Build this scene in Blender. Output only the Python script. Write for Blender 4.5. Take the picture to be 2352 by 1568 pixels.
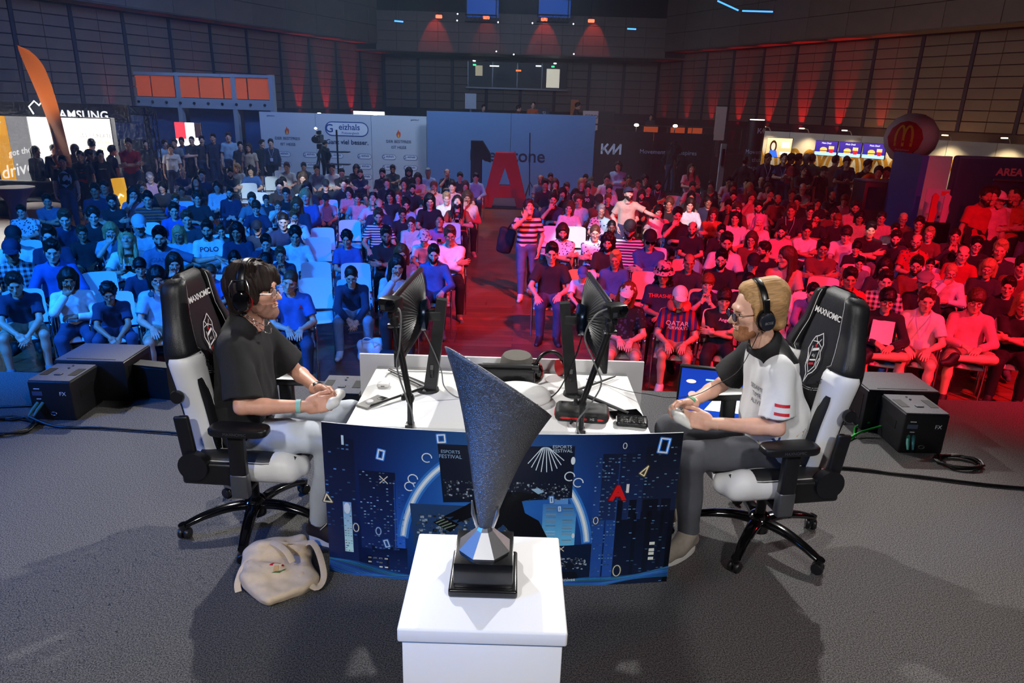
import bpy, bmesh, math, random
import numpy as np
from mathutils import Vector, Matrix, Euler
from mathutils.bvhtree import BVHTree
R=math.radians
for _o in list(bpy.data.objects): bpy.data.objects.remove(_o)
scene=bpy.context.scene
C=scene.collection
HF=-0.95                       # hall floor, stage floor is z=0
# ---------------------------------------------------------------- camera
CAM_H=2.18; PIT=R(18.5); ROLL=R(1.7); FPX=1620.
def make_camera():
    f=Vector((0,math.cos(PIT),-math.sin(PIT))); r=Vector((1,0,0)); u=r.cross(f)
    r2=r*math.cos(ROLL)+u*math.sin(ROLL); u2=u*math.cos(ROLL)-r*math.sin(ROLL)
    cd=bpy.data.cameras.new('camera'); cd.sensor_width=36; cd.lens=36*FPX/2352; cd.clip_start=.05; cd.clip_end=300
    co=bpy.data.objects.new('camera',cd); C.objects.link(co)
    m=Matrix((r2,u2,-f)).transposed().to_4x4(); m.translation=(0,0,CAM_H); co.matrix_world=m
    scene.camera=co
make_camera()
# ---------------------------------------------------------------- look, world
vs=scene.view_settings; vs.view_transform='Standard'; vs.look='None'; vs.exposure=0.0; vs.gamma=1.0; vs.use_curve_mapping=False
cy=scene.cycles
cy.use_denoising=True; cy.max_bounces=4; cy.diffuse_bounces=2; cy.glossy_bounces=3; cy.transmission_bounces=4; cy.transparent_max_bounces=6
cy.use_adaptive_sampling=True; cy.adaptive_threshold=0.09; cy.adaptive_min_samples=12; cy.light_sampling_threshold=.05; cy.sample_clamp_indirect=4.0; cy.caustics_reflective=False; cy.caustics_refractive=False
w=bpy.data.worlds.new('hall_air'); scene.world=w; w.use_nodes=True
bg=w.node_tree.nodes['Background']; bg.inputs[0].default_value=(.03,.05,.10,1); bg.inputs[1].default_value=.12
# ---------------------------------------------------------------- stage and hall lighting
def aim(o,t):
    o.rotation_euler=(Vector(t)-o.location).to_track_quat('-Z','Y').to_euler()
def spot(name,loc,to,col,power,ang,blend=.5,size=.15):
    l=bpy.data.lights.new(name,'SPOT'); l.color=col; l.energy=power; l.spot_size=R(ang); l.spot_blend=blend; l.shadow_soft_size=size
    o=bpy.data.objects.new(name,l); C.objects.link(o); o.location=loc; aim(o,to); return o
def area(name,loc,to,col,power,sx,sy):
    l=bpy.data.lights.new(name,'AREA'); l.shape='RECTANGLE'; l.size=sx; l.size_y=sy; l.color=col; l.energy=power
    o=bpy.data.objects.new(name,l); C.objects.link(o); o.location=loc; aim(o,to); return o
WHITE=(1,.97,.93); BLUE=(.01,.2,1.0); REDL=(1.0,.02,.06)
# white key from the truss over the audience, left and right (shadows fall towards the camera)
spot('stage_key_left',(-4.2,9.0,6.2),(-.1,3.0,.4),WHITE,2700,48,.6,.1)
spot('stage_key_right',(4.2,9.0,6.2),(.1,3.0,.4),WHITE,2700,48,.6,.1)
# white wash from the truss over the back of the stage
spot('stage_wash_left',(-2.6,-2.2,5.2),(0,2.7,.3),WHITE,720,46,.7,.25)
spot('stage_wash_right',(2.6,-2.2,5.2),(0,2.7,.3),WHITE,720,46,.7,.25)
# colour wash over the audience: blue from the left, red from the right
spot('audience_blue',(-7.5,2.6,5.8),(-4.6,9.6,HF),BLUE,8200,62,.6,.3)
for x,p_ in((-8.2,6800),(-4.6,6800),(-1.2,3400)): spot('audience_blue_far',(-6.8,3.2,6.4),(x,15.5,HF+.4),BLUE,p_,21,.8,.3)
spot('audience_red',(7.5,2.6,5.8),(4.5,9.6,HF),REDL,6200,62,.6,.3)
for x,p_ in((7.4,2800),(4.6,3300),(1.6,3600),(-1.6,2600)): spot('audience_red_far',(6.8,3.2,6.4),(x,15.5,HF+.4),REDL,p_,21,.8,.3)
spot('audience_blue_fill',(-1.5,3.2,6.6),(-4.8,11.0,HF),BLUE,2600,52,.9,.3)  # added fill, lifts the dark shadows in the left block
spot('audience_red_fill',(1.5,3.2,6.6),(4.8,11.0,HF),REDL,2200,52,.9,.3)  # added fill for the right block
spot('audience_blue_cross',(-6.8,3.2,6.4),(2.6,10.5,HF),BLUE,1500,34,.9,.3)
spot('aisle_red',(3.0,6,6.6),(-.2,11.5,HF),(1,.06,.03),6500,24,.9,.3)
spot('aisle_magenta',(-3.0,4.5,6.6),(.3,8.6,HF),(.75,.05,.9),2600,22,.9,.3)
# cold white beams resting on a few of the audience
for i,(tx,ty,tz,an,pw) in enumerate([(1.45,12.75,.1,8,9000),(2.2,14.25,.35,5.5,9000),(3.75,16.1,.1,6,9000),(-1.45,16.2,.1,6.5,8000),(-6.4,19.0,.0,6,12000),(-5.2,19.4,-.2,5,12000),(-8.6,16.8,.1,3.5,7000),(-4.15,12.0,.1,5,5000),(6.75,13.1,.1,2.6,6000)]):
    spot('beam',(1.2*(-1)**i,3.4,6.6),(tx,ty,tz),(.62,.88,1),pw,an,.3,.05)
# coloured side light on the stage carpet
spot('stage_side_blue',(-7.4,1.6,4.2),(-4.4,4.0,0),(.02,.2,1),2000,70,.9,.4)
spot('stage_side_red',(9.5,7.0,5.0),(4.6,3.8,0),(1,.04,.05),500,46,.9,.3)
# cool wash on the backdrops, then added ambient fill on the hall walls
area('backdrop_wash_left',(-5.0,21.5,6.6),(-4.6,26,.6),(.45,.68,1),240,2,.6)
area('backdrop_wash_mid',(0,21,6.6),(0,25.4,.4),(.62,.76,1),260,1.5,.6)
area('hall_fill_left',(-9,22,7.2),(-14,30,3.5),(.06,.22,1),300,6,6)
area('hall_fill_right',(9,22,7.2),(14,30,3.5),(.6,.5,.55),110,6,6)
area('hall_fill_back',(0,30,7.2),(0,40,4),(.2,.38,1),90,6,3)
spot('trophy_blue',(-5.0,-.9,2.9),(-.1,1.56,1.35),(.04,.28,1),2600,9,.6,.4)  # added spot, meant to tint the left of the horn blue
# ---------------------------------------------------------------- materials (all procedural)
def lin(c):
    return tuple(((v/255)/12.92 if v/255<=.04045 else ((v/255+.055)/1.055)**2.4) for v in c)
MATS={}
def mat(name,rgb,rough=.6,metal=0,spec=.5,var=0,scale=40,bump=0,bscale=200,emit=0,alpha=1,trans=0,coat=0,sheen=0,sss=0):
    if name in MATS: return MATS[name]
    m=bpy.data.materials.new(name); m.use_nodes=True; nt=m.node_tree; b=nt.nodes['Principled BSDF']
    c=lin(rgb)+(1,)
    b.inputs['Base Color'].default_value=c; b.inputs['Roughness'].default_value=rough; b.inputs['Metallic'].default_value=metal
    b.inputs['Specular IOR Level'].default_value=spec
    if coat: b.inputs['Coat Weight'].default_value=coat; b.inputs['Coat Roughness'].default_value=.08
    if sheen: b.inputs['Sheen Weight'].default_value=sheen
    if sss: b.inputs['Subsurface Weight'].default_value=sss; b.inputs['Subsurface Radius'].default_value=(.9,.3,.15); b.inputs['Subsurface Scale'].default_value=.006
    if emit: b.inputs['Emission Color'].default_value=c; b.inputs['Emission Strength'].default_value=emit
    if alpha<1: b.inputs['Alpha'].default_value=alpha
    if trans: b.inputs['Transmission Weight'].default_value=trans
    if var or bump:
        tc=nt.nodes.new('ShaderNodeTexCoord')
    if var:
        n=nt.nodes.new('ShaderNodeTexNoise'); n.inputs['Scale'].default_value=scale; n.inputs['Detail'].default_value=5
        nt.links.new(tc.outputs['Object'],n.inputs['Vector'])
        r=nt.nodes.new('ShaderNodeMapRange'); r.inputs[1].default_value=.3; r.inputs[2].default_value=.7; r.inputs[3].default_value=1-var; r.inputs[4].default_value=1+var
        nt.links.new(n.outputs['Fac'],r.inputs[0])
        mx=nt.nodes.new('ShaderNodeVectorMath'); mx.operation='SCALE'; mx.inputs[0].default_value=c[:3]; nt.links.new(r.outputs[0],mx.inputs['Scale'])
        nt.links.new(mx.outputs[0],b.inputs['Base Color'])
    if bump:
        n=nt.nodes.new('ShaderNodeTexNoise'); n.inputs['Scale'].default_value=bscale; n.inputs['Detail'].default_value=4
        nt.links.new(tc.outputs['Object'],n.inputs['Vector'])
        bp=nt.nodes.new('ShaderNodeBump'); bp.inputs['Strength'].default_value=bump; bp.inputs['Distance'].default_value=.01
        nt.links.new(n.outputs['Fac'],bp.inputs['Height']); nt.links.new(bp.outputs[0],b.inputs['Normal'])
    MATS[name]=m; return m
def hair_mat(name,rgb,scale,var=.45,rough=.42):
    if name in MATS: return MATS[name]
    m=mat(name,rgb,rough); nt=m.node_tree; b=nt.nodes['Principled BSDF']; tc=nt.nodes.new('ShaderNodeTexCoord'); mp=nt.nodes.new('ShaderNodeMapping'); mp.inputs['Scale'].default_value=scale
    n=nt.nodes.new('ShaderNodeTexNoise'); n.inputs['Scale'].default_value=1; n.inputs['Detail'].default_value=3; nt.links.new(tc.outputs['Object'],mp.inputs[0]); nt.links.new(mp.outputs[0],n.inputs['Vector'])
    r=nt.nodes.new('ShaderNodeMapRange'); r.inputs[1].default_value=.3; r.inputs[2].default_value=.7; r.inputs[3].default_value=1-var; r.inputs[4].default_value=1+var; nt.links.new(n.outputs['Fac'],r.inputs[0])
    mx=nt.nodes.new('ShaderNodeVectorMath'); mx.operation='SCALE'; mx.inputs[0].default_value=lin(rgb); nt.links.new(r.outputs[0],mx.inputs['Scale']); nt.links.new(mx.outputs[0],b.inputs['Base Color'])
    bp=nt.nodes.new('ShaderNodeBump'); bp.inputs['Strength'].default_value=.3; bp.inputs['Distance'].default_value=.003; nt.links.new(n.outputs['Fac'],bp.inputs['Height']); nt.links.new(bp.outputs[0],b.inputs['Normal']); b.inputs['Specular IOR Level'].default_value=.3
    return m
def print_mat(name='printed_colours',rough=.45,emit=0):
    """flat print: colours come from a per-corner colour attribute"""
    if name in MATS: return MATS[name]
    m=bpy.data.materials.new(name); m.use_nodes=True; nt=m.node_tree; b=nt.nodes['Principled BSDF']
    a=nt.nodes.new('ShaderNodeAttribute'); a.attribute_name='col'
    nt.links.new(a.outputs['Color'],b.inputs['Base Color']); b.inputs['Roughness'].default_value=rough
    if emit: nt.links.new(a.outputs['Color'],b.inputs['Emission Color']); b.inputs['Emission Strength'].default_value=emit
    MATS[name]=m; return m
# ---------------------------------------------------------------- objects
def link(name,data,parent=None,m=None):
    o=bpy.data.objects.new(name,data); C.objects.link(o)
    if parent is not None: o.parent=parent
    if m is not None: o.matrix_local=m if isinstance(m,Matrix) else Matrix.Translation(m)
    return o
def tag(o,label=None,cat=None,group=None,kind=None):
    if label: o['label']=label
    if cat: o['category']=cat
    if group: o['group']=group
    if kind: o['kind']=kind
    return o
def thing(name,label,cat,loc=(0,0,0),rz=0,group=None,parent=None):
    o=bpy.data.objects.new(name,None); C.objects.link(o); o.empty_display_size=.05
    o.location=loc; o.rotation_euler=(0,0,rz)
    if parent: o.parent=parent
    return tag(o,label,cat,group)
def copy_tree(root,name=None):
    r=root.copy(); C.objects.link(r)
    for ch in root.children:
        c=ch.copy(); C.objects.link(c); c.parent=r; c.matrix_parent_inverse=ch.matrix_parent_inverse
        for g in ch.children:
            d=g.copy(); C.objects.link(d); d.parent=c
    return r
def set_smooth(me,ang=None):
    me.polygons.foreach_set('use_smooth',[True]*len(me.polygons))
    if ang is not None:
        try: me.set_sharp_from_angle(angle=R(ang))
        except Exception: pass
class MB:
    """collects shapes and builds them as one mesh"""
    def __init__(s): s.v=[]; s.f=[]; s.mi=[]; s.c=[]; s.m=0; s.col=None
    def add(s,vs,fs,M=None):
        n=len(s.v)
        s.v+= [tuple(M@Vector(p)) for p in vs] if M is not None else [tuple(p) for p in vs]
        for f in fs: s.f.append([i+n for i in f]); s.mi.append(s.m); s.c.append(s.col)
        return s
    def box(s,c,d,M=None,bev=0,seg=2):
        vs,fs=rbox(d,bev,seg); T=Matrix.Translation(c)
        return s.add(vs,fs,(M@T) if M is not None else T)
    def tube(s,pts,r,n=8,cap=True,M=None):
        vs,fs=tube(pts,r,n,cap); return s.add(vs,fs,M)
    def lathe(s,prof,n=24,M=None,caps=True):
        vs=[];fs=[]
        for r_,z in prof:
            for i in range(n):
                a=2*math.pi*i/n; vs.append((r_*math.cos(a),r_*math.sin(a),z))
        for j in range(len(prof)-1):
            for i in range(n):
                fs.append([j*n+i,j*n+(i+1)%n,(j+1)*n+(i+1)%n,(j+1)*n+i])
        if caps:
            fs.append(list(range(n))[::-1]); k=(len(prof)-1)*n; fs.append([k+i for i in range(n)])
        return s.add(vs,fs,M)
    def prism(s,poly,h,M=None,z0=0):
        n=len(poly); vs=[(x,y,z0) for x,y in poly]+[(x,y,z0+h) for x,y in poly]
        fs=[list(range(n))[::-1],[n+i for i in range(n)]]+[[i,(i+1)%n,n+(i+1)%n,n+i] for i in range(n)]
        return s.add(vs,fs,M)
    def grid(s,fn,nu,nv,closeu=False,M=None,flip=False):
        vs=[fn(u/(nu if closeu else nu-1),v/(nv-1)) for v in range(nv) for u in range(nu)]
        fs=[]
        for v in range(nv-1):
            for u in range(nu if closeu else nu-1):
                q=[v*nu+u,v*nu+(u+1)%nu,(v+1)*nu+(u+1)%nu,(v+1)*nu+u]; fs.append(q[::-1] if flip else q)
        return s.add(vs,fs,M)
    def mesh(s,name='mesh',smooth=None):
        me=bpy.data.meshes.new(name); me.from_pydata(s.v,[],s.f); me.update()
        if any(s.mi): me.polygons.foreach_set('material_index',s.mi)
        if any(c is not None for c in s.c):
            a=me.color_attributes.new('col','FLOAT_COLOR','CORNER'); buf=[]
            for f,c in zip(s.f,s.c):
                if c is None: c=(1,1,1)
                if isinstance(c[0],(tuple,list)):
                    for i in range(len(f)): buf+= list(c[i%len(c)])+[1]
                else: buf+=(list(c)+[1])*len(f)
            a.data.foreach_set('color',buf)
        if smooth is not None: set_smooth(me,smooth)
        return me
    def obj(s,name,m,parent=None,smooth=None,M=None):
        me=s.mesh(name,smooth)
        for q in (m if isinstance(m,(list,tuple)) else [m]): me.materials.append(q)
        return link(name,me,parent,M)
_RB={}
def rbox(d,bev=0,seg=2):
    if not bev:
        x,y,z=[q/2 for q in d]
        return [(-x,-y,-z),(x,-y,-z),(x,y,-z),(-x,y,-z),(-x,-y,z),(x,-y,z),(x,y,z),(-x,y,z)],[[0,3,2,1],[4,5,6,7],[0,1,5,4],[1,2,6,5],[2,3,7,6],[3,0,4,7]]
    k=(tuple(round(q,5) for q in d),bev,seg)
    if k not in _RB:
        b=bmesh.new(); bmesh.ops.create_cube(b,size=1)
        for v in b.verts: v.co=Vector((v.co.x*d[0],v.co.y*d[1],v.co.z*d[2]))
        bmesh.ops.bevel(b,geom=list(b.edges),offset=min(bev,min(d)*.49),segments=seg,profile=.5,affect='EDGES')
        b.verts.index_update()
        _RB[k]=([tuple(v.co) for v in b.verts],[[v.index for v in f.verts] for f in b.faces]); b.free()
    return _RB[k]
def tube(pts,r,n=8,cap=True):
    pts=[Vector(p) for p in pts]; m=len(pts); rs=r if isinstance(r,(list,tuple)) else [r]*m
    vs=[];fs=[];up=None
    for i,p in enumerate(pts):
        t=(pts[min(i+1,m-1)]-pts[max(i-1,0)]); t=t.normalized() if t.length>1e-9 else Vector((0,0,1))
        if up is None:
            up=t.orthogonal().normalized()
        else:
            up=(up-t*up.dot(t)); up=up.normalized() if up.length>1e-6 else t.orthogonal().normalized()
        b=t.cross(up)
        for k in range(n):
            a=2*math.pi*k/n; vs.append(tuple(p+(up*math.cos(a)+b*math.sin(a))*rs[i]))
    for i in range(m-1):
        for k in range(n): fs.append([i*n+k,i*n+(k+1)%n,(i+1)*n+(k+1)%n,(i+1)*n+k])
    if cap: fs.append(list(range(n))[::-1]); fs.append([(m-1)*n+k for k in range(n)])
    return vs,fs
def smoothpath(pts,k=6):
    """Catmull-Rom through the points"""
    P=[Vector(p) for p in pts]; out=[]
    for i in range(len(P)-1):
        a=P[max(i-1,0)];b=P[i];c=P[i+1];d=P[min(i+2,len(P)-1)]
        for j in range(k):
            t=j/k; out.append(.5*((2*b)+(c-a)*t+(2*a-5*b+4*c-d)*t*t+(3*b-a-3*c+d)*t**3))
    return out+[P[-1]]
def frame(o,x,z):
    """matrix with origin o, x axis x, z axis near z"""
    x=Vector(x).normalized(); z=Vector(z); y=z.cross(x).normalized(); z=x.cross(y)
    m=Matrix((x,y,z)).transposed().to_4x4(); m.translation=o; return m
_TXT={}
def text_mesh(s,size=.1,extr=0.0,align='CENTER',shear=0,spacing=1,bold=0.0):
    k=(s,size,extr,align,shear,spacing,bold)
    if k not in _TXT:
        cu=bpy.data.curves.new('lettering','FONT'); cu.body=s; cu.size=size; cu.extrude=extr; cu.align_x=align; cu.align_y='CENTER'; cu.shear=shear; cu.space_character=spacing; cu.offset=bold; cu.resolution_u=3
        o=bpy.data.objects.new('lettering',cu); C.objects.link(o); dg=bpy.context.evaluated_depsgraph_get(); dg.update()
        me=bpy.data.meshes.new_from_object(o.evaluated_get(dg)); bpy.data.objects.remove(o); bpy.data.curves.remove(cu); _TXT[k]=me
    return _TXT[k]
def lettering(s,size,m,parent,M,extr=.001,name='lettering',**kw):
    me=text_mesh(s,size,extr,**kw).copy(); me.materials.clear(); me.materials.append(m); return link(name,me,parent,M)
UPX=Matrix.Rotation(R(90),4,'X')     # lays text flat on a wall facing -Y
class Paint:
    """flat print: polygons in (u,v) metres stacked by a hair and mapped on a surface by fn(u,v,h)"""
    def __init__(s,fn,step=.0003,strip=0): s.mb=MB(); s.fn=fn; s.st=step; s.lay=1; s.strip=strip
    def poly(s,pts,col,lay=None):
        us=[p[0] for p in pts]
        if s.strip and max(us)-min(us)>s.strip*1.2 and not isinstance(col[0],(tuple,list)):
            # cut into upright strips so that the print follows a curved board
            k0=math.floor(min(us)/s.strip); k1=math.ceil(max(us)/s.strip)
            for k in range(k0,k1):
                q=list(pts)
                for side,lim in((1,k*s.strip),(-1,(k+1)*s.strip)):
                    o=[]
                    for a,b in zip(q,q[1:]+q[:1]):
                        ia=(a[0]-lim)*side>=0; ib=(b[0]-lim)*side>=0
                        if ia: o.append(a)
                        if ia!=ib: t=(lim-a[0])/(b[0]-a[0]); o.append((lim,a[1]+(b[1]-a[1])*t))
                    q=o
                    if not q: break
                if len(q)>2: s._poly(q,col,lay)
            return
        s._poly(pts,col,lay)
    def _poly(s,pts,col,lay=None):
        h=(lay or s.lay)*s.st; s.mb.col=[lin(c) for c in col] if isinstance(col[0],(tuple,list)) else lin(col)
        s.mb.add([s.fn(u,v,h) for u,v in pts],[list(range(len(pts)))])
    def rect(s,u0,v0,u1,v1,col,lay=None,seg=.06):
        n=max(1,int(abs(u1-u0)/seg)); h=(lay or s.lay)*s.st
        for i in range(n):
            a=u0+(u1-u0)*i/n; b=u0+(u1-u0)*(i+1)/n
            if isinstance(col[0],(tuple,list)): cc=[col[0],col[0],col[1],col[1]]
            else: cc=col
            s.poly([(a,v0),(b,v0),(b,v1),(a,v1)],cc,lay)
    def line(s,pts,wd,col,lay=None,closed=False):
        P=list(pts)+([pts[0]] if closed else [])
        for (a,b),(c,d) in zip(P,P[1:]):
            l=math.hypot(c-a,d-b) or 1e-9; nx=-(d-b)/l*wd/2; ny=(c-a)/l*wd/2; ex=(c-a)/l*wd/3; ey=(d-b)/l*wd/3
            s.poly([(a-nx-ex,b-ny-ey),(c-nx+ex,d-ny+ey),(c+nx+ex,d+ny+ey),(a+nx-ex,b+ny-ey)],col,lay)
    def disc(s,u,v,r,col,lay=None,n=20,ry=None):
        s.poly([(u+r*math.cos(2*math.pi*i/n),v+(ry or r)*math.sin(2*math.pi*i/n)) for i in range(n)],col,lay)
    def ring(s,u,v,r,wd,col,lay=None,n=28,a0=0,a1=360,ry=None):
        pts=[(u+r*math.cos(R(a0+(a1-a0)*i/n)),v+(ry or r)*math.sin(R(a0+(a1-a0)*i/n))) for i in range(n+1)]
        s.line(pts,wd,col,lay)
    def text(s,t,u,v,size,col,lay=None,rot=0,**kw):
        me=text_mesh(t,size,0,**kw); h=(lay or s.lay)*s.st; ca,sa=math.cos(rot),math.sin(rot)
        s.mb.col=lin(col); s.mb.add([s.fn(u+q.co.x*ca-q.co.y*sa,v+q.co.x*sa+q.co.y*ca,h) for q in me.vertices],[list(p.vertices) for p in me.polygons])
    def obj(s,name,parent,m=None,M=None):
        return s.mb.obj(name,m or print_mat(),parent,None,M)
# ---------------------------------------------------------------- smooth bodies: distance fields turned into meshes
class Field:
    def __init__(s,lo,hi,vox):
        s.lo=np.array(lo,float); s.vox=vox; s.n=(np.ceil((np.array(hi)-s.lo)/vox).astype(int)+1)
        s.d=np.full(s.n,1.0,np.float32)
    def _sub(s,lo,hi,pad):
        a=np.clip(np.floor((np.array(lo)-pad-s.lo)/s.vox).astype(int),0,s.n); b=np.clip(np.ceil((np.array(hi)+pad-s.lo)/s.vox).astype(int)+1,0,s.n)
        if np.any(b<=a): return None
        ax=[(s.lo[i]+s.vox*np.arange(a[i],b[i])).astype(np.float32) for i in range(3)]
        return tuple(slice(a[i],b[i]) for i in range(3)),(ax[0][:,None,None],ax[1][None,:,None],ax[2][None,None,:])
    def _mix(s,sl,d,k,op):
        o=s.d[sl]
        if op=='sub':
            d=-d
            if k>0: h=np.maximum(k-np.abs(o-d),0)/k; s.d[sl]=np.maximum(o,d)+h*h*k*.25
            else: s.d[sl]=np.maximum(o,d)
        elif k>0:
            h=np.maximum(k-np.abs(o-d),0)/k; s.d[sl]=np.minimum(o,d)-h*h*k*.25
        else: s.d[sl]=np.minimum(o,d)
    def cone(s,a,b,ra,rb,k=.02,op='add',flat=False):
        """round cone a->b (flat: cut square at b)"""
        a=np.array(a,float);b=np.array(b,float); m=max(ra,rb)
        r=s._sub(np.minimum(a,b)-m,np.maximum(a,b)+m,k+3*s.vox)
        if r is None: return s
        sl,(x,y,z)=r; ba=b-a; L2=float(ba@ba) or 1e-9
        px,py,pz=x-a[0],y-a[1],z-a[2]
        t=(px*ba[0]+py*ba[1]+pz*ba[2])/L2; tc=np.clip(t,0,1)
        q=np.sqrt((px-tc*ba[0])**2+(py-tc*ba[1])**2+(pz-tc*ba[2])**2)
        d=q-(ra+(rb-ra)*tc)
        if flat:
            L=math.sqrt(L2); d=np.maximum(d,(t-1)*L)
            if flat==2: d=np.maximum(d,-t*L)
        s._mix(sl,d,k,op); return s
    def ell(s,c,r,k=.02,op='add',rot=None):
        """ellipsoid; rot = 3x3 (columns are its axes)"""
        c=np.array(c,float); r3=np.array(r,float); m=r3.max()
        ext=np.array(r3) if rot is None else np.abs(np.array(rot))@r3
        q=s._sub(c-ext,c+ext,k+3*s.vox)
        if q is None: return s
        sl,(x,y,z)=q; px,py,pz=x-c[0],y-c[1],z-c[2]
        if rot is not None:
            M=np.array(rot); px,py,pz=(px*M[0,0]+py*M[1,0]+pz*M[2,0],px*M[0,1]+py*M[1,1]+pz*M[2,1],px*M[0,2]+py*M[1,2]+pz*M[2,2])
        k0=np.sqrt((px/r3[0])**2+(py/r3[1])**2+(pz/r3[2])**2); k1=np.sqrt((px/r3[0]**2)**2+(py/r3[1]**2)**2+(pz/r3[2]**2)**2)+1e-9
        s._mix(sl,k0*(k0-1)/k1,k,op); return s
    def box(s,c,h,rad=.01,k=.01,op='add',rot=None):
        c=np.array(c,float); h=np.array(h,float); ext=h if rot is None else np.abs(np.array(rot))@h
        q=s._sub(c-ext,c+ext,k+3*s.vox)
        if q is None: return s
        sl,(x,y,z)=q; px,py,pz=x-c[0],y-c[1],z-c[2]
        if rot is not None:
            M=np.array(rot); px,py,pz=(px*M[0,0]+py*M[1,0]+pz*M[2,0],px*M[0,1]+py*M[1,1]+pz*M[2,1],px*M[0,2]+py*M[1,2]+pz*M[2,2])
        dx,dy,dz=np.abs(px)-h[0]+rad,np.abs(py)-h[1]+rad,np.abs(pz)-h[2]+rad
        d=np.sqrt(np.maximum(dx,0)**2+np.maximum(dy,0)**2+np.maximum(dz,0)**2)+np.minimum(np.maximum(dx,np.maximum(dy,dz)),0)-rad
        s._mix(sl,d,k,op); return s
    def wobble(s,amp,freq,seed=0,stretch=(1,1,1)):
        """soft folds and lumps"""
        rng=np.random.RandomState(seed); acc=0
        ax=[(s.lo[i]+s.vox*np.arange(s.n[i])).astype(np.float32) for i in range(3)]
        for j in range(7):
            f=rng.randn(3); f=f/np.linalg.norm(f)*freq*(.6+.9*rng.rand())*np.array(stretch); p=rng.rand()*6.28
            acc=acc+np.sin(ax[0][:,None,None]*f[0]+ax[1][None,:,None]*f[1]+ax[2][None,None,:]*f[2]+p)
        s.d+=(amp/2.6*acc).astype(np.float32); return s
    def mesh(s,M=None):
        D=s.d; D[0]=D[-1]=1; D[:,0]=D[:,-1]=1; D[:,:,0]=D[:,:,-1]=1
        neg=D<0
        n0,n1,n2=D.shape
        c=np.zeros((n0-1,n1-1,n2-1),np.uint8)
        offs=[(i,j,k) for i in(0,1) for j in(0,1) for k in(0,1)]
        for i,j,k in offs: c+=neg[i:n0-1+i,j:n1-1+j,k:n2-1+k]
        act=(c>0)&(c<8); idx=np.argwhere(act)
        if len(idx)==0: return np.zeros((0,3)),np.zeros((0,4),int)
        vid=np.full(act.shape,-1,np.int32); vid[act]=np.arange(len(idx))
        V=np.stack([D[idx[:,0]+i,idx[:,1]+j,idx[:,2]+k] for i,j,k in offs],1)
        acc=np.zeros((len(idx),3));cnt=np.zeros(len(idx))
        for a in range(8):
            for ax in range(3):
                if offs[a][ax]: continue
                b=a|(4>>ax)
                va,vb=V[:,a],V[:,b]; m=(va<0)!=(vb<0)
                t=np.where(m,va/np.where(m,va-vb,1),0)
                p=np.array(offs[a],float)[None]+t[:,None]*np.eye(3)[ax][None]
                acc+=p*m[:,None]; cnt+=m
        P=s.lo+s.vox*(idx+acc/cnt[:,None])
        F=[]
        for ax in range(3):
            sl0=[slice(None)]*3;sl1=[slice(None)]*3; sl0[ax]=slice(0,-1); sl1[ax]=slice(1,None)
            a=neg[tuple(sl0)];b=neg[tuple(sl1)]
            for e,flip in((np.argwhere(a&~b),0),(np.argwhere(~a&b),1)):
                u,v=[q for q in range(3) if q!=ax]
                e=e[(e[:,u]>0)&(e[:,v]>0)&(e[:,u]<D.shape[u]-1)&(e[:,v]<D.shape[v]-1)]
                def cell(du,dv):
                    q=e.copy(); q[:,u]-=du; q[:,v]-=dv; return vid[q[:,0],q[:,1],q[:,2]]
                q=np.stack([cell(1,1),cell(0,1),cell(0,0),cell(1,0)],1)
                if (flip==1)!=(ax==1): q=q[:,::-1]
                F.append(q)
        F=np.concatenate(F)
        if M is not None: M=np.array(M); P=P@M[:3,:3].T+M[:3,3]
        return P,F
def np_mesh(name,parts,mats=None):
    """parts: list of (verts,quads) -> one smooth mesh"""
    P=[];F=[];n=0
    for v,f in parts:
        P.append(v);F.append(f+n);n+=len(v)
    P=np.concatenate(P).astype(np.float32);F=np.concatenate(F).astype(np.int32)
    me=bpy.data.meshes.new(name); me.vertices.add(len(P)); me.vertices.foreach_set('co',P.ravel())
    me.loops.add(F.size); me.loops.foreach_set('vertex_index',F.ravel())
    me.polygons.add(len(F)); me.polygons.foreach_set('loop_start',np.arange(0,F.size,4,dtype=np.int32))
    me.polygons.foreach_set('use_smooth',np.ones(len(F),bool)); me.update(calc_edges=True); me.validate()
    for m in(mats or []): me.materials.append(m)
    return me
def rot3(v): return np.array(Euler([R(a) for a in v]).to_matrix())
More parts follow.
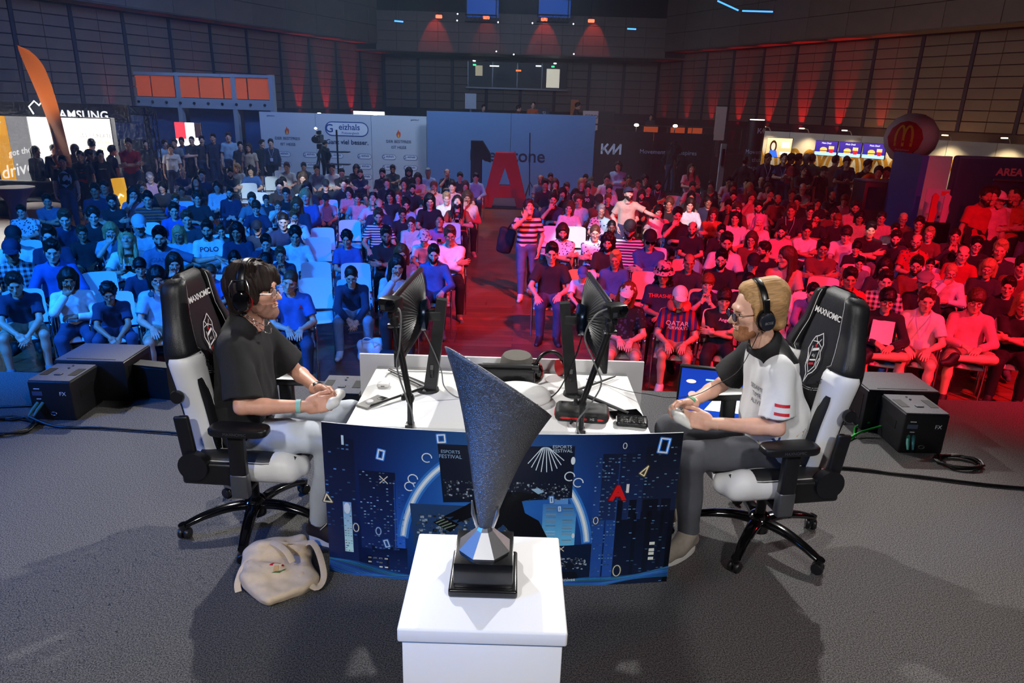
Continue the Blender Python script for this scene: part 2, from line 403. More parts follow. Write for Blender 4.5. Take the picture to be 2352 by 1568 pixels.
# ---- head, in its own frame: eyes at z=0, face towards -y
def head_field(vox,k=1.0,fat=0):
    f=Field((-.105,-.145,-.19),(.105,.13,.145),vox)
    f.ell((0,.014,.036),(.075+fat*.4,.094,.083),.0)
    f.ell((0,-.026,-.03),(.059+fat,.062,.078),.035)
    f.cone((0,.0,-.06),(0,-.062,-.096),.046+fat,.026,.03)
    for s in(-1,1):
        f.cone((s*.048,.0,-.058),(s*.016,-.064,-.1),.018+fat,.016,.025)
        f.ell((s*.042,-.058,-.018),(.022,.022,.018),.02)
        f.ell((s*.077,.016,-.008),(.009,.02,.031),.006,rot=rot3((-12,0,s*22)))
        f.ell((s*.0775,.012,-.005),(.006,.01,.018),.004,'sub')
    f.cone((-.03,-.08,.027),(.03,-.08,.027),.011,.011,.018)
    for s in(-1,1): f.ell((s*.032,-.1,.003),(.02,.021,.014),.012,'sub')
    for s in(-1,1): f.cone((s*.019,-.0805,.0115),(s*.045,-.0745,.0105),.0068,.0055,.005); f.cone((s*.02,-.0795,-.009),(s*.044,-.074,-.008),.0058,.005,.005)
    f.cone((0,-.086,.012),(0,-.113,-.03),.0075,.0115,.012)
    for s in(-1,1): f.ell((s*.0125,-.1,-.034),(.009,.011,.008),.007)
    f.cone((-.017,-.086,-.0585),(.017,-.086,-.0585),.0055,.0055,.006); f.ell((0,-.0945,-.058),(.014,.007,.0045),.005)
    f.cone((-.015,-.085,-.069),(.015,-.085,-.069),.006,.006,.006); f.ell((0,-.092,-.0695),(.013,.007,.0055),.005)
    f.ell((0,-.1,-.064),(.02,.01,.0012),.002,'sub')
    f.cone((0,.022,-.06),(0,.04,-.19),.05,.052,.03)
    return f
_H={}
def eyes_mesh():
    if 'eyes' not in _H:
        b=MB()
        for s in(-1,1):
            for m,(y,r) in enumerate([(-.0715,.0122),(-.0785,.0068),(-.0815,.0044)]):
                b.m=m; vs=[];fs=[]
                T=Matrix.Translation((s*.0315,y,.003)); n=10
                b.lathe([(r*math.sin(math.pi*i/6)+1e-5,-r*math.cos(math.pi*i/6)) for i in range(7)],n,T,False)
        _H['eyes']=b.mesh('eyes',180)
        for q in(mat('eye_white',(225,222,218),.25),mat('eye_iris',(70,50,35),.2),mat('eye_pupil',(12,10,10),.15)): _H['eyes'].materials.append(q)
    return _H['eyes']
def brows_mesh():
    if 'brows' not in _H:
        b=MB()
        for s in(-1,1): b.tube([(s*.014,-.0905,.019),(s*.03,-.0915,.024),(s*.046,-.082,.02)],[.0032,.0036,.002],6)
        _H['brows']=b.mesh('eyebrows',60)
    return _H['brows']
def hair_mesh(style,vox=.006):
    key=('hair',style)
    if key in _H: return _H[key]
    f=Field((-.17,-.17,-.42),(.17,.24,.2),vox)
    def cap(t,top=0): f.ell((0,.018,.04+top*.4),(.075+t,.094+t,.083+t+top),0)
    def face(front=.0,low=0): # cut the face free, temples and sideburns
        f.ell((0,-.138+front,.0),(.076,.086,.106),.012,'sub')
        for q in(-1,1): f.ell((q*.088,-.06,-.025),(.03,.05,.06),.012,'sub')
        f.box((0,-.075,-.16+low),(.2,.16,.12),.02,.01,'sub',rot=rot3((-22,0,0)))
    if style=='s': cap(.01,.008); f.ell((.01,-.03,.112),(.06,.058,.026),.03); face(); f.wobble(.003,130,1,(1.6,.8,1))
    elif style=='q': cap(.009,.006); f.ell((0,-.045,.125),(.06,.06,.03),.03); face(); f.wobble(.003,140,2)
    elif style=='z': cap(.0045); face(-.01); f.wobble(.0008,200,3)
    elif style=='0': # bald with a close ring of hair
        cap(.0035); face(-.01); f.ell((0,-.02,.13),(.085,.12,.085),.01,'sub')
    elif style=='u':
        cap(.02,.014)
        rng=np.random.RandomState(4)
        for i in range(90):
            a=rng.rand()*6.28; e=rng.rand()*1.35-.1; c=np.array((.088*math.cos(a)*math.cos(e),.018+.106*math.sin(a)*math.cos(e),.045+.1*math.sin(e)))
            f.ell(c,(.016,.016,.016),.006)
        face(); f.wobble(.003,170,5)
    elif style=='r': # fringe
        cap(.016,.008); f.ell((0,-.062,.062),(.066,.045,.035),.02); f.ell((0,-.135,-.04),(.07,.072,.095),.008,'sub'); f.box((0,-.075,-.172),(.2,.16,.12),.02,.01,'sub',rot=rot3((-18,0,0))); f.wobble(.0022,120,6,(1.6,1.6,.5))
    elif style=='b':
        cap(.018,.006)
        for s in(-1,1): f.cone((s*.078,.02,.03),(s*.074,.015,-.105),.034,.03,.03)
        f.cone((0,.085,.0),(0,.075,-.1),.06,.05,.04); f.ell((0,-.07,.07),(.055,.03,.03),.02)
        f.ell((0,-.132,-.03),(.064,.088,.104),.01,'sub'); f.cone((0,.03,-.06),(0,.03,-.25),.045,.06,.01,'sub'); f.wobble(.0024,110,7,(1.6,1.6,.4))
    elif style in'Lv':
        cap(.017,.008)
        for s in(-1,1):
            f.cone((s*.076,.02,.03),(s*.085,.005,-.16),.036,.03,.03); f.cone((s*.085,.01,-.15),(s*.088,-.035,-.3),.03,.018,.03)
        f.cone((0,.085,.0),(0,.09,-.26),.066,.06,.04)
        f.ell((0,-.135,-.03),(.063,.09,.112),.012,'sub'); f.cone((0,.02,-.07),(0,.0,-.4),.05,.075,.012,'sub')
        f.wobble(.0075 if style=='v' else .003,95 if style=='v' else 90,8,(1.7,1.7,.35 if style=='L' else 1))
    elif style=='t': # tied back
        cap(.008); f.ell((0,.125,.03),(.035,.035,.04),.02); f.cone((0,.14,.01),(0,.13,-.15),.024,.012,.02); face(-.004); f.wobble(.0018,120,9)
    me=np_mesh('hair',[f.mesh()]); _H[key]=me; return me
def beard_mesh():
    if 'beard' not in _H:
        f=Field((-.1,-.14,-.17),(.1,.06,.03),.0055)
        f.ell((0,-.026,-.03),(.063,.066,.082),.0); f.cone((0,.0,-.06),(0,-.064,-.1),.05,.031,.03)
        for s in(-1,1): f.cone((s*.05,.0,-.056),(s*.016,-.066,-.104),.022,.021,.02)
        f.cone((-.02,-.094,-.049),(.02,-.094,-.049),.007,.007,.008)
        f.box((0,-.06,.045),(.2,.2,.085),.02,.012,'sub',rot=rot3((14,0,0)))
        f.ell((0,-.1,-.064),(.021,.03,.009),.006,'sub'); f.box((0,.09,-.08),(.2,.09,.2),.01,.01,'sub')
        f.wobble(.0016,220,11)
        _H['beard']=np_mesh('beard',[f.mesh()])
    return _H['beard']
def cap_mesh():
    if 'cap' not in _H:
        f=Field((-.13,-.23,-.03),(.13,.14,.17),.006)
        f.ell((0,.014,.042),(.092,.112,.102),0); f.ell((0,.014,.03),(.083,.103,.098),.0,'sub'); f.box((0,0,-.05),(.3,.3,.078),.001,0,'sub')
        g=Field((-.13,-.23,-.03),(.13,.14,.17),.006)
        g.ell((0,-.1,.036),(.078,.092,.02),0); g.ell((0,-.1,.028),(.09,.1,.02),.0,'sub'); g.ell((0,.02,.03),(.088,.1,.2),.0,'sub')
        f.d=np.minimum(f.d,g.d); f.ell((0,.014,.146),(.008,.008,.005),.003)
        _H['cap']=np_mesh('cap',[f.mesh()])
    return _H['cap']
def bucket_mesh():
    if 'bucket' not in _H:
        b=MB(); b.lathe([(.001,.155),(.07,.152),(.082,.14),(.095,.06),(.135,.015),(.133,.012),(.09,.052),(.078,.13)],28,Matrix.Translation((0,.012,0)),False)
        _H['bucket']=b.mesh('bucket_hat',50)
    return _H['bucket']
def flat_cap_mesh():
    if 'flatcap' not in _H:
        f=Field((-.13,-.2,0),(.13,.15,.17),.006); f.ell((0,.0,.075),(.1,.13,.05),0); f.ell((0,-.11,.052),(.07,.05,.014),.02); f.box((0,0,-.03),(.3,.3,.07),.01,.01,'sub')
        _H['flatcap']=np_mesh('flat_cap',[f.mesh()])
    return _H['flatcap']
def glasses_mesh(sun=False):
    k='sun' if sun else 'specs'
    if k not in _H:
        b=MB()
        for s in(-1,1):
            c=Vector((s*.034,-.105,.0)); rr=.0235 if not sun else .027
            pts=[(c.x+rr*math.cos(a)*1.05,c.y+.004*abs(math.cos(a))*(1 if s*math.cos(a)>0 else 0),c.z+rr*math.sin(a)*.92) for a in [i*math.pi/9 for i in range(19)]]
            b.m=0; b.tube(pts,.0022,6); b.tube([(s*.058,-.101,.006),(s*.078,-.03,.008),(s*.082,.02,.002)],.0018,5)
            b.m=1; n=14; b.add([(c.x+rr*math.cos(2*math.pi*i/n),c.y,c.z+rr*.9*math.sin(2*math.pi*i/n)) for i in range(n)],[list(range(n))])
        b.m=0; b.tube([(-.012,-.107,.006),(0,-.111,.009),(.012,-.107,.006)],.0018,5)
        me=b.mesh('glasses',50); me.materials.append(mat('spectacle_frame',(25,22,22),.3)); me.materials.append(mat('dark_lens',(8,9,12),.08) if sun else mat('clear_lens',(255,255,255),.05,alpha=.12))
        _H[k]=me
    return _H[k]
# ---- a hand: wrist at 0, fingers along +x, palm towards -z, thumb towards +y*side
def hand_parts(vox,M,side=1,curl=(25,30,35,40),bend=35,thumb=(35,-15),spread=4,k=.8):
    f=Field((-.05,-.075,-.11),(.215,.075,.06),vox)
    f.box((.045,0,-.002),(.048,.04,.0135),.013,.0); f.cone((-.045,0,0),(.012,0,0),.027,.026,.02)
    f.ell((.03,side*.028,-.01),(.034,.019,.017),.015)
    L=[(.042,.026,.02),(.047,.03,.021),(.044,.028,.02),(.034,.021,.018)]; ys=[.03,.0105,-.0095,-.028]
    for i in range(4):
        p=np.array((.086-.004*abs(i-1),side*ys[i],0.)); a=R(curl[i]*.7); sp=side*R(spread*(1.5-i))
        for j,l in enumerate(L[i]):
            d=np.array((math.cos(a)*math.cos(sp),math.cos(a)*math.sin(sp),-math.sin(a))); q=p+d*l
            r0=(.0102,.0096,.0088)[j]*(1 if i<3 else .88); f.cone(p,q,r0,r0*.93,.004 if j else .008); p=q; a+=R(bend)*(1 if j==0 else .75)
    p=np.array((.022,side*.034,-.008)); a=R(thumb[0]); e=R(thumb[1])
    for j,l in enumerate((.042,.034,.027)):
        d=np.array((math.cos(a)*math.cos(e),side*math.sin(a)*math.cos(e),math.sin(e))); q=p+d*l; f.cone(p,q,(.0135,.0115,.0105)[j],(.012,.0105,.0085)[j],.012 if j==0 else .004); p=q; a-=R(14); e-=R(6)
    return f.mesh(M)
def ik(S,W,l1,l2,hint):
    S=Vector(S);W=Vector(W); d=W-S; L=min(d.length,(l1+l2)*.995); u=d.normalized(); W=S+u*L
    a=(l1*l1-l2*l2+L*L)/(2*L); h=math.sqrt(max(l1*l1-a*a,0)); n=Vector(hint); n=(n-u*n.dot(u)).normalized()
    return S+u*a+n*h,W
V=lambda *a: np.array(a,float)
def lerp(a,b,t): return np.array(a)*(1-t)+np.array(b)*t
def seated(lean=0,head=(0,0,0),wr=None,hint=((-1,.6,-.6),(1,.6,-.6)),hands=None,kn=None,an=None,toe=None,slump=0,wide=0,hoff=(0,0,0),hz=.525,tl=1.0):
    """a seated skeleton facing -y; index 0 is at -x, 1 at +x"""
    k={}
    k['pel']=V(0,.02,hz); b=R(lean)
    def up(h,y=0): return V(0,.02+y-math.sin(b)*h*tl,hz+math.cos(b)*h*tl)
    k['wai']=up(.15,.03+slump); k['che']=up(.33,.03+slump*.6); k['nek']=up(.49,.015)
    nk=k['nek']; hc=nk+V(0,-.035-.09*math.sin(b),.15)+V(*hoff); k['hm']=np.array(Matrix.Translation(hc)@Euler([R(a) for a in head],'XYZ').to_matrix().to_4x4()@Matrix.Scale(1.06,4))
    sh=up(.41,.02); k['sh']=[sh+V(-.165,0,0),sh+V(.165,0,0)]
    k['hip']=[V(-.092,0,hz-.01),V(.092,0,hz-.01)]
    k['kn']=kn or [V(-.15-wide,-.44,.51),V(.15+wide,-.44,.51)]; k['an']=an or [V(-.14-wide,-.42,.085),V(.14+wide,-.42,.085)]
    k['toe']=toe or [k['an'][0]+V(-.03,-.145,-.05),k['an'][1]+V(.03,-.145,-.05)]
    k['el']=[];k['wr']=[]
    for i in(0,1):
        e,w_=ik(k['sh'][i],wr[i],.285,.25,hint[i]); k['el'].append(V(*e)); k['wr'].append(V(*w_))
    k['hands']=hands or [((0.15,-1,-.25),(0,-.2,1)),((-.15,-1,-.25),(0,-.2,1))]
    return k
def standing(wr,hint=((-1,.5,0),(1,.5,0)),hands=None,head=(0,0,0),lean=0,step=0,bow=0):
    k={}; b=R(lean)
    k['pel']=V(0,0,.94)
    def up(h,y=0): return V(0,y-math.sin(b)*h,.94+math.cos(b)*h)
    k['wai']=up(.16); k['che']=up(.35,.005); k['nek']=up(.5)
    hc=k['nek']+V(0,-.04-.1*math.sin(b),.15); k['hm']=np.array(Matrix.Translation(hc)@Euler([R(a) for a in head],'XYZ').to_matrix().to_4x4()@Matrix.Scale(1.06,4))
    sh=up(.42,.01); k['sh']=[sh+V(-.17,0,0),sh+V(.17,0,0)]
    k['hip']=[V(-.09,0,.92),V(.09,0,.92)]
    k['kn']=[V(-.1,-.03-step*.5,.5),V(.1,-.03+step*.35,.5)]; k['an']=[V(-.1,.0-step,.085),V(.1,.02+step,.085+abs(step)*.15)]
    k['toe']=[k['an'][0]+V(-.04,-.15,-.05),k['an'][1]+V(.04,-.15,-.05)]
    k['el']=[];k['wr']=[]
    for i in(0,1):
        e,w_=ik(k['sh'][i],wr[i],.285,.25,hint[i]); k['el'].append(V(*e)); k['wr'].append(V(*w_))
    k['hands']=hands or [((0,-.15,-1),(-1,0,0)),((0,-.15,-1),(1,0,0))]
    return k
def bounds(k,pad=.16):
    P=np.array([k['pel'],k['che'],k['nek'],k['hm'][:3,3]]+k['sh']+k['el']+k['wr']+k['hip']+k['kn']+k['an']+k['toe'])
    return P.min(0)-pad,P.max(0)+pad
def skin_mesh(k,vox=.013,hv=.0075,dv=.0062,fat=0,hand_kw=({},{})):
    lo,hi=bounds(k); f=Field(lo,hi,vox)
    for s in(-1,1):
        f.cone(k['pel']+V(s*.06,0,0),k['wai']+V(s*.05,0,0),.1,.09,.04); f.cone(k['wai']+V(s*.05,0,0),k['che']+V(s*.06,0,0),.09,.095,.04)
    f.cone(k['sh'][0]+V(.03,0,-.02),k['sh'][1]+V(-.03,0,-.02),.045,.045,.04)
    H=k['hm']; base=(H@V(0,.035,-.12,1))[:3]
    f.cone(k['nek']+V(0,.01,-.05),base,.058,.05,.03); f.cone(base,(H@V(0,.022,-.07,1))[:3],.05,.048,.02)
    for i in(0,1):
        f.cone(k['sh'][i],k['el'][i],.041,.037,.015); f.cone(k['el'][i],lerp(k['el'][i],k['wr'][i],.35),.037,.0395,.015); f.cone(lerp(k['el'][i],k['wr'][i],.3),k['wr'][i],.039,.0265,.015)
        f.cone(k['hip'][i],k['kn'][i],.08,.054,.03); f.cone(k['kn'][i],lerp(k['kn'][i],k['an'][i],.35),.05,.052,.02); f.cone(lerp(k['kn'][i],k['an'][i],.3),k['an'][i],.052,.034,.02)
        f.cone(k['an'][i],k['toe'][i],.036,.026,.02)
    parts=[f.mesh()]
    parts.append(head_field(hv,fat=fat).mesh(H))
    for i in(0,1):
        d,n=k['hands'][i]; M=np.array(frame(Vector(k['wr'][i]),d,n))
        parts.append(hand_parts(dv,M,side=(1 if i==0 else -1),**hand_kw[i]))
    return np_mesh('person',parts)
def cloth_mesh(k,kind,vox=.013,belly=0,fold=.0035,seed=1,loose=0,sleeve=(.72,0),freq=30):
    lo,hi=bounds(k,.2); f=Field(lo,hi,vox)
    if kind in('tee','long'):
        L=loose
        for s in(-1,1):
            f.cone(k['pel']+V(s*.07,0,.0),k['wai']+V(s*.055,-belly*.5,0),.11+L,.1+L+belly*.6,.05); f.cone(k['wai']+V(s*.055,-belly*.5,0),k['che']+V(s*.068,0,0),.1+L+belly*.6,.103+L*.6,.05)
        f.cone(k['sh'][0]+V(.02,0,-.012),k['sh'][1]+V(-.02,0,-.012),.058,.058,.05)
        for i in(0,1): f.cone(k['nek']+V(0,.02,-.03),k['sh'][i]+V(0,.008,.004),.06,.05,.04)
        f.cone(k['che']+V(0,.02,.06),k['nek']+V(0,.015,-.01),.1,.066,.06)
        for i in(0,1):
            if kind=='tee': f.cone(k['sh'][i],lerp(k['sh'][i],k['el'][i],sleeve[0]),.06,.064+L*.8+sleeve[1],.03,flat=True)
            else: f.cone(k['sh'][i],k['el'][i],.061,.054+L*.5,.03); f.cone(k['el'][i],lerp(k['el'][i],k['wr'][i],.93),.054+L*.5,.04+L*.3,.02,flat=True)
        f.cone(k['nek']+V(0,-.03,.03),k['nek']+V(0,-.03,.25),.074,.13,.0,'sub')
    elif kind in('pants','shorts'):
        f.cone(k['pel']+V(-.07,0,-.01),k['pel']+V(.07,0,-.01),.115,.115,.04)
        for i in(0,1):
            if kind=='pants':
                f.cone(k['hip'][i],k['kn'][i],.098,.074,.05); f.cone(k['kn'][i],lerp(k['kn'][i],k['an'][i],.97),.074,.055,.02,flat=True)
            else: f.cone(k['hip'][i],lerp(k['hip'][i],k['kn'][i],.84),.098,.083,.05,flat=True)
    elif kind in('shoe0','shoe1'):
        for i in(int(kind[4]),):
            a=k['an'][i];t=k['toe'][i]; d=(t-a)/np.linalg.norm((t-a)*V(1,1,0)+1e-6)
            dh=V(d[0],d[1],0); dh=dh/np.linalg.norm(dh); z=V(0,0,1)
            heel=a-dh*.035; heel[2]=a[2]-.04; tip=t+dh*.03; tip[2]=t[2]-.002
            f.cone(heel,tip,.038,.037,.02); f.cone(a+V(0,0,.02),lerp(heel,tip,.55),.05,.044,.03); 
            m=(heel+tip)/2; 
    if fold: f.wobble(fold,freq,seed,(1,1,.7))
    if fold>.005: f.wobble(fold*.4,freq*2.6,seed+3,(1.2,1.2,.5))
    return np_mesh(kind,[f.mesh()])
# ---------------------------------------------------------------- setting
def structure(o): return tag(o,kind='structure')
def speckle(name,a,b_,scale,rough=.95):
    m=mat(name,a,rough); nt=m.node_tree; bs=nt.nodes['Principled BSDF']; tc=nt.nodes.new('ShaderNodeTexCoord'); n=nt.nodes.new('ShaderNodeTexNoise'); n.inputs['Scale'].default_value=scale; n.inputs['Detail'].default_value=2; n.inputs['Roughness'].default_value=.8; nt.links.new(tc.outputs['Object'],n.inputs['Vector'])
    r=nt.nodes.new('ShaderNodeValToRGB'); r.color_ramp.elements[0].position=.38; r.color_ramp.elements[1].position=.66; r.color_ramp.elements[0].color=lin(a)+(1,); r.color_ramp.elements[1].color=lin(b_)+(1,); nt.links.new(n.outputs['Fac'],r.inputs[0]); nt.links.new(r.outputs[0],bs.inputs['Base Color'])
    bp=nt.nodes.new('ShaderNodeBump'); bp.inputs['Strength'].default_value=.6; bp.inputs['Distance'].default_value=.006; nt.links.new(n.outputs['Fac'],bp.inputs['Height']); nt.links.new(bp.outputs[0],bs.inputs['Normal']); return m
structure(MB().box((0,.675,-.15),(26,9.35,.3)).obj('floor_stage',speckle('stage_carpet',(30,30,32),(116,114,114),165),None))
structure(MB().box((0,5.3,-.62),(26,.06,.65)).obj('trim_1',mat('stage_skirt',(12,12,15),.9),None))
def parquet():
    m=mat('hall_parquet',(132,74,44),.33); nt=m.node_tree; bs=nt.nodes['Principled BSDF']; tc=nt.nodes.new('ShaderNodeTexCoord'); br=nt.nodes.new('ShaderNodeTexBrick'); br.inputs['Scale'].default_value=1; br.inputs['Brick Width'].default_value=1.6; br.inputs['Row Height'].default_value=.14; br.inputs['Mortar Size'].default_value=.004
    br.inputs['Color1'].default_value=lin((140,80,50))+(1,); br.inputs['Color2'].default_value=lin((112,60,36))+(1,); br.inputs['Mortar'].default_value=lin((60,32,22))+(1,); nt.links.new(tc.outputs['Object'],br.inputs['Vector']); nt.links.new(br.outputs['Color'],bs.inputs['Base Color']); return m
structure(MB().box((0,17.5,HF-.1),(64,62,.2)).obj('floor_hall',parquet(),None))
WPAN=mat('wall_panel_wood',(120,104,88),.55,var=.12,scale=2); WDK=mat('wall_joint_dark',(16,17,20),.8); CEIL=mat('ceiling_dark',(20,22,28),.9)
def panel_mesh(w_,h,d=.03):
    me=MB().box((0,0,0),(w_,d,h),None,.006,1).mesh('panel'); me.materials.append(WPAN); return me
def panelled(name,O,ang,length,z0,rows,rh,bay,label_kind='structure',cols=2,rib=.14,depth=.12):
    """a wall of panels starting at O, running along ang; panels proud of a dark backing"""
    w_=bpy.data.objects.new(name,None); C.objects.link(w_); w_.location=(O[0],O[1],0); w_.rotation_euler=(0,0,ang); structure(w_)
    H=rows*rh
    MB().box((length/2,.1,z0+H/2),(length+.4,.1,H+.5)).obj('backing',WDK,w_)
    n=int(length/bay); pw=(bay-rib)/cols; me=panel_mesh(pw-.015,rh-.03)
    rm=MB().box((0,0,0),(rib*.8,.05,H)).mesh('rib'); rm.materials.append(mat('rib_navy',(26,34,52),.6))
    for i in range(n):
        link('rib',rm,w_,(i*bay+rib/2,.03,z0+H/2))
        for c in range(cols):
            for r_ in range(rows): link('panel',me,w_,(i*bay+rib+pw*(c+.5),.03,z0+rh*(r_+.5)))
    return w_
SL=math.atan(.49); BY=40.0; BX=7.3; L1=22.4
# side walls run from the back corners outwards and towards the stage
RW=(BX,BY); 
panelled('wall_right',(BX,BY),-(math.pi/2-SL),L1,1.75,9,.345,1.865)
panelled('wall_left',(BX*-1-L1*math.sin(SL),BY-L1*math.cos(SL)),(math.pi/2-SL),L1,1.75,9,.345,1.865)
panelled('wall_back',(-BX,BY),0,14.6,1.9,6,.42,1.82)
for nm,O,an in(('trim_2',(BX,BY),-(math.pi/2-SL)),('trim_3',(-BX-L1*math.sin(SL),BY-L1*math.cos(SL)),(math.pi/2-SL))):
    o=MB().box((L1/2,.05,.38),(L1+.4,.12,2.72)).obj(nm,mat('wall_lower_dark',(52,46,42),.7),None); o.location=(O[0],O[1],0); o.rotation_euler=(0,0,an); structure(o)
o=MB().box((0,BY+.1,.5),(15.2,.12,2.9)).obj('trim_4',mat('wall_lower_dark',(52,46,42),.7),None); structure(o)
# overhanging upper band: soffit and larger panels
def upper(name,O,ang,length,over):
    w_=bpy.data.objects.new(name,None); C.objects.link(w_); w_.location=(O[0],O[1],0); w_.rotation_euler=(0,0,ang); structure(w_)
    MB().box((length/2,-over/2,4.93),(length+2,over,.06)).obj('soffit',mat('soffit_wood',(96,82,70),.6),w_)
    MB().box((length/2,-over+.05,6.2),(length+2,.1,2.5)).obj('backing',WDK,w_)
    n=int((length+1.0)/1.865)+1; me=panel_mesh(1.85,.77)
    for i in range(n):
        for r_ in range(3): link('panel',me,w_,(-.5+1.865*(i+.5),-over-.012,5.33+.79*r_))
    return w_
upper('wall_upper_right',(BX,BY),-(math.pi/2-SL),L1,1.0); upper('wall_upper_left',(-BX-L1*math.sin(SL),BY-L1*math.cos(SL)),(math.pi/2-SL),L1,1.0)
w_=bpy.data.objects.new('wall_upper_back',None); C.objects.link(w_); structure(w_)
MB().box((0,39.0,4.6),(16.4,2.4,.06)).obj('soffit',mat('soffit_wood',(96,82,70),.6),w_); MB().box((0,38.05,6.1),(16.4,.1,3.0)).obj('backing',WDK,w_)
me=panel_mesh(1.02,.44)
for i in range(14):
    for r_ in range(4): link('panel',me,w_,(-6.7+1.03*i,37.99,4.85+.455*r_))
structure(MB().box((0,22,7.6),(64,60,.2)).obj('ceiling',CEIL,None))
# red wall washers standing at the foot of the panels, one per bay
def wall_pt(side,dist,off,z):
    s=math.sin(SL);c=math.cos(SL); return (side*(BX+dist*s-off*c),BY-dist*c-off*s,z)
for side,bays,pw in((1,[(0,120),(1,240),(2,380),(3,560),(4,820),(5,950),(6,900),(7,420)],1),(-1,[(0,260),(1,620),(2,560),(3,480),(4,150),(5,130),(6,110),(7,90),(8,70)],1)):
    for b_,p_ in bays:
        d=1.865*(b_+.45); spot('wall_washer',wall_pt(side,d,.26,.66),wall_pt(side,d,.12,3.4),(1,.015,.015),p_*1.25,24,.4,.03)
for d_ in(14.2,17.0,19.8): spot('booth_spill',wall_pt(1,d_,.9,.4),wall_pt(1,d_,.1,2.6),(1,.6,.28),90,110,.9,.2)  # added warm spots imitating booth lamp spill on the right wall
# ---------------------------------------------------------------- the audience
def pose(k):
    L='l'
    if k=='l0': return seated(2,(13,0,6),[(-.1,-.3,.63),(.1,-.29,.635)],slump=.02)
    if k=='l1': return seated(-4,(11,0,-8),[(-.02,-.2,.655),(.05,-.23,.65)],slump=.03,hands=[((.6,-.8,-.2),(0,-.3,1)),((-.8,-.6,-.1),(0,-.3,1))],wide=.03)
    if k=='l2': return seated(4,(15,3,2),[(-.17,-.34,.62),(.12,-.28,.635)],slump=.02,wide=-.03)
    if k=='tl': return seated(2,(11,-14,6),[(-.05,-.24,.65),(.08,-.26,.64)],slump=.02)
    if k=='tr': return seated(2,(11,13,-8),[(-.05,-.24,.65),(.08,-.26,.64)],slump=.02)
    if k=='yl': return seated(2,(6,0,-58),[(-.05,-.24,.65),(.08,-.26,.64)],slump=.02)
    if k=='x': return seated(-3,(13,0,4),[(.13,-.15,.79),(-.11,-.185,.765)],hint=((-1,-.1,-.9),(1,-.1,-.9)),hands=[((1,.15,.15),(0,-1,.1)),((-1,.2,.0),(0,-1,.1))],slump=.02)
    if k=='c': return seated(8,(11,3,6),[(-.045,-.2,1.0),(.02,-.2,.72)],hint=((-.7,-.6,-1),(1,.2,-.6)),hands=[((.25,.15,1),(0,.9,-.1)),((-1,-.3,.1),(0,-.4,1))],slump=.02)
    if k=='f': return seated(28,(20,0,0),[(-.05,-.5,.55),(.05,-.5,.53)],hint=((-1,0,-.3),(1,0,-.3)),hands=[((.5,-.6,-.7),(-.3,-.5,.6)),((-.5,-.6,-.7),(.3,-.5,.6))],slump=.03,wide=.05)
    if k=='p': return seated(4,(-24,0,0),[(-.08,-.29,.78),(.08,-.29,.78)],hint=((-1,.2,-.6),(1,.2,-.6)),hands=[((.6,-.6,.5),(-.4,-.3,-.9)),((-.6,-.6,.5),(.4,-.3,-.9))],slump=.02)
    if k=='a': return seated(0,(12,0,-4),[(-.1,-.28,.64),(.66,-.02,.87)],hint=((-1,.6,-.6),(0,.5,-1)),hands=[((.15,-1,-.25),(0,-.2,1)),((1,-.2,-.35),(.2,0,1))],slump=.02)
    if k=='m': return seated(10,(9,0,2),[(-.05,-.26,.93),(.05,-.26,.92)],hint=((-.6,-.3,-1),(.6,-.3,-1)),hands=[((.35,.2,1),(-.6,.6,0)),((-.35,.2,1),(.6,.6,0))],slump=.02)
    if k=='k': return seated(0,(13,0,4),[(-.02,-.24,.68),(.12,-.3,.68)],hands=[((.6,-.7,-.2),(0,-.2,1)),((-.3,-.9,-.1),(0,-.2,1))],slump=.03,kn=[V(-.14,-.44,.52),V(.27,-.36,.6)],an=[V(-.13,-.46,.085),V(-.1,-.48,.585)],toe=[V(-.15,-.61,.035),V(-.19,-.56,.53)])
    if k=='s0': return standing([(-.24,-.03,.83),(.24,-.03,.83)],head=(3,0,5))
    if k=='s1': return standing([(.12,-.17,1.13),(-.11,-.2,1.1)],hint=((-1,-.1,-.9),(1,-.1,-.9)),hands=[((1,.15,.15),(0,-1,.1)),((-1,.2,0),(0,-1,.1))],head=(3,0,-6))
    if k=='s2': return standing([(-.07,-.2,1.44),(.2,-.06,.86)],hint=((-1,.1,-.8),(1,.5,0)),hands=[((.2,.4,1),(0,-1,.2)),((0,-.2,-1),(1,0,0))],head=(-20,0,14),step=.16,lean=4)
    if k=='s3': return standing([(-.05,-.3,1.12),(.05,-.3,1.12)],hint=((-1,.2,-.8),(1,.2,-.8)),hands=[((.4,-.8,.3),(-.4,0,-1)),((-.4,-.8,.3),(.4,0,-1))],head=(-18,0,0))
    if k=='s4': return standing([(-.16,-.05,.9),(.68,-.18,1.12)],hint=((-1,.5,0),(.3,.3,-1)),hands=[((0,-.2,-1),(-1,0,0)),((1,-.2,-.4),(.2,0,1))],head=(-12,0,14),lean=8)
    if k=='s5': return standing([(-.2,.02,.9),(.2,.02,.9)],hint=((-1,.6,0),(1,.6,0)),head=(0,0,-20))
_SK={};_BM={}
def skel(k):
    if k not in _SK: _SK[k]=pose(k)
    return _SK[k]
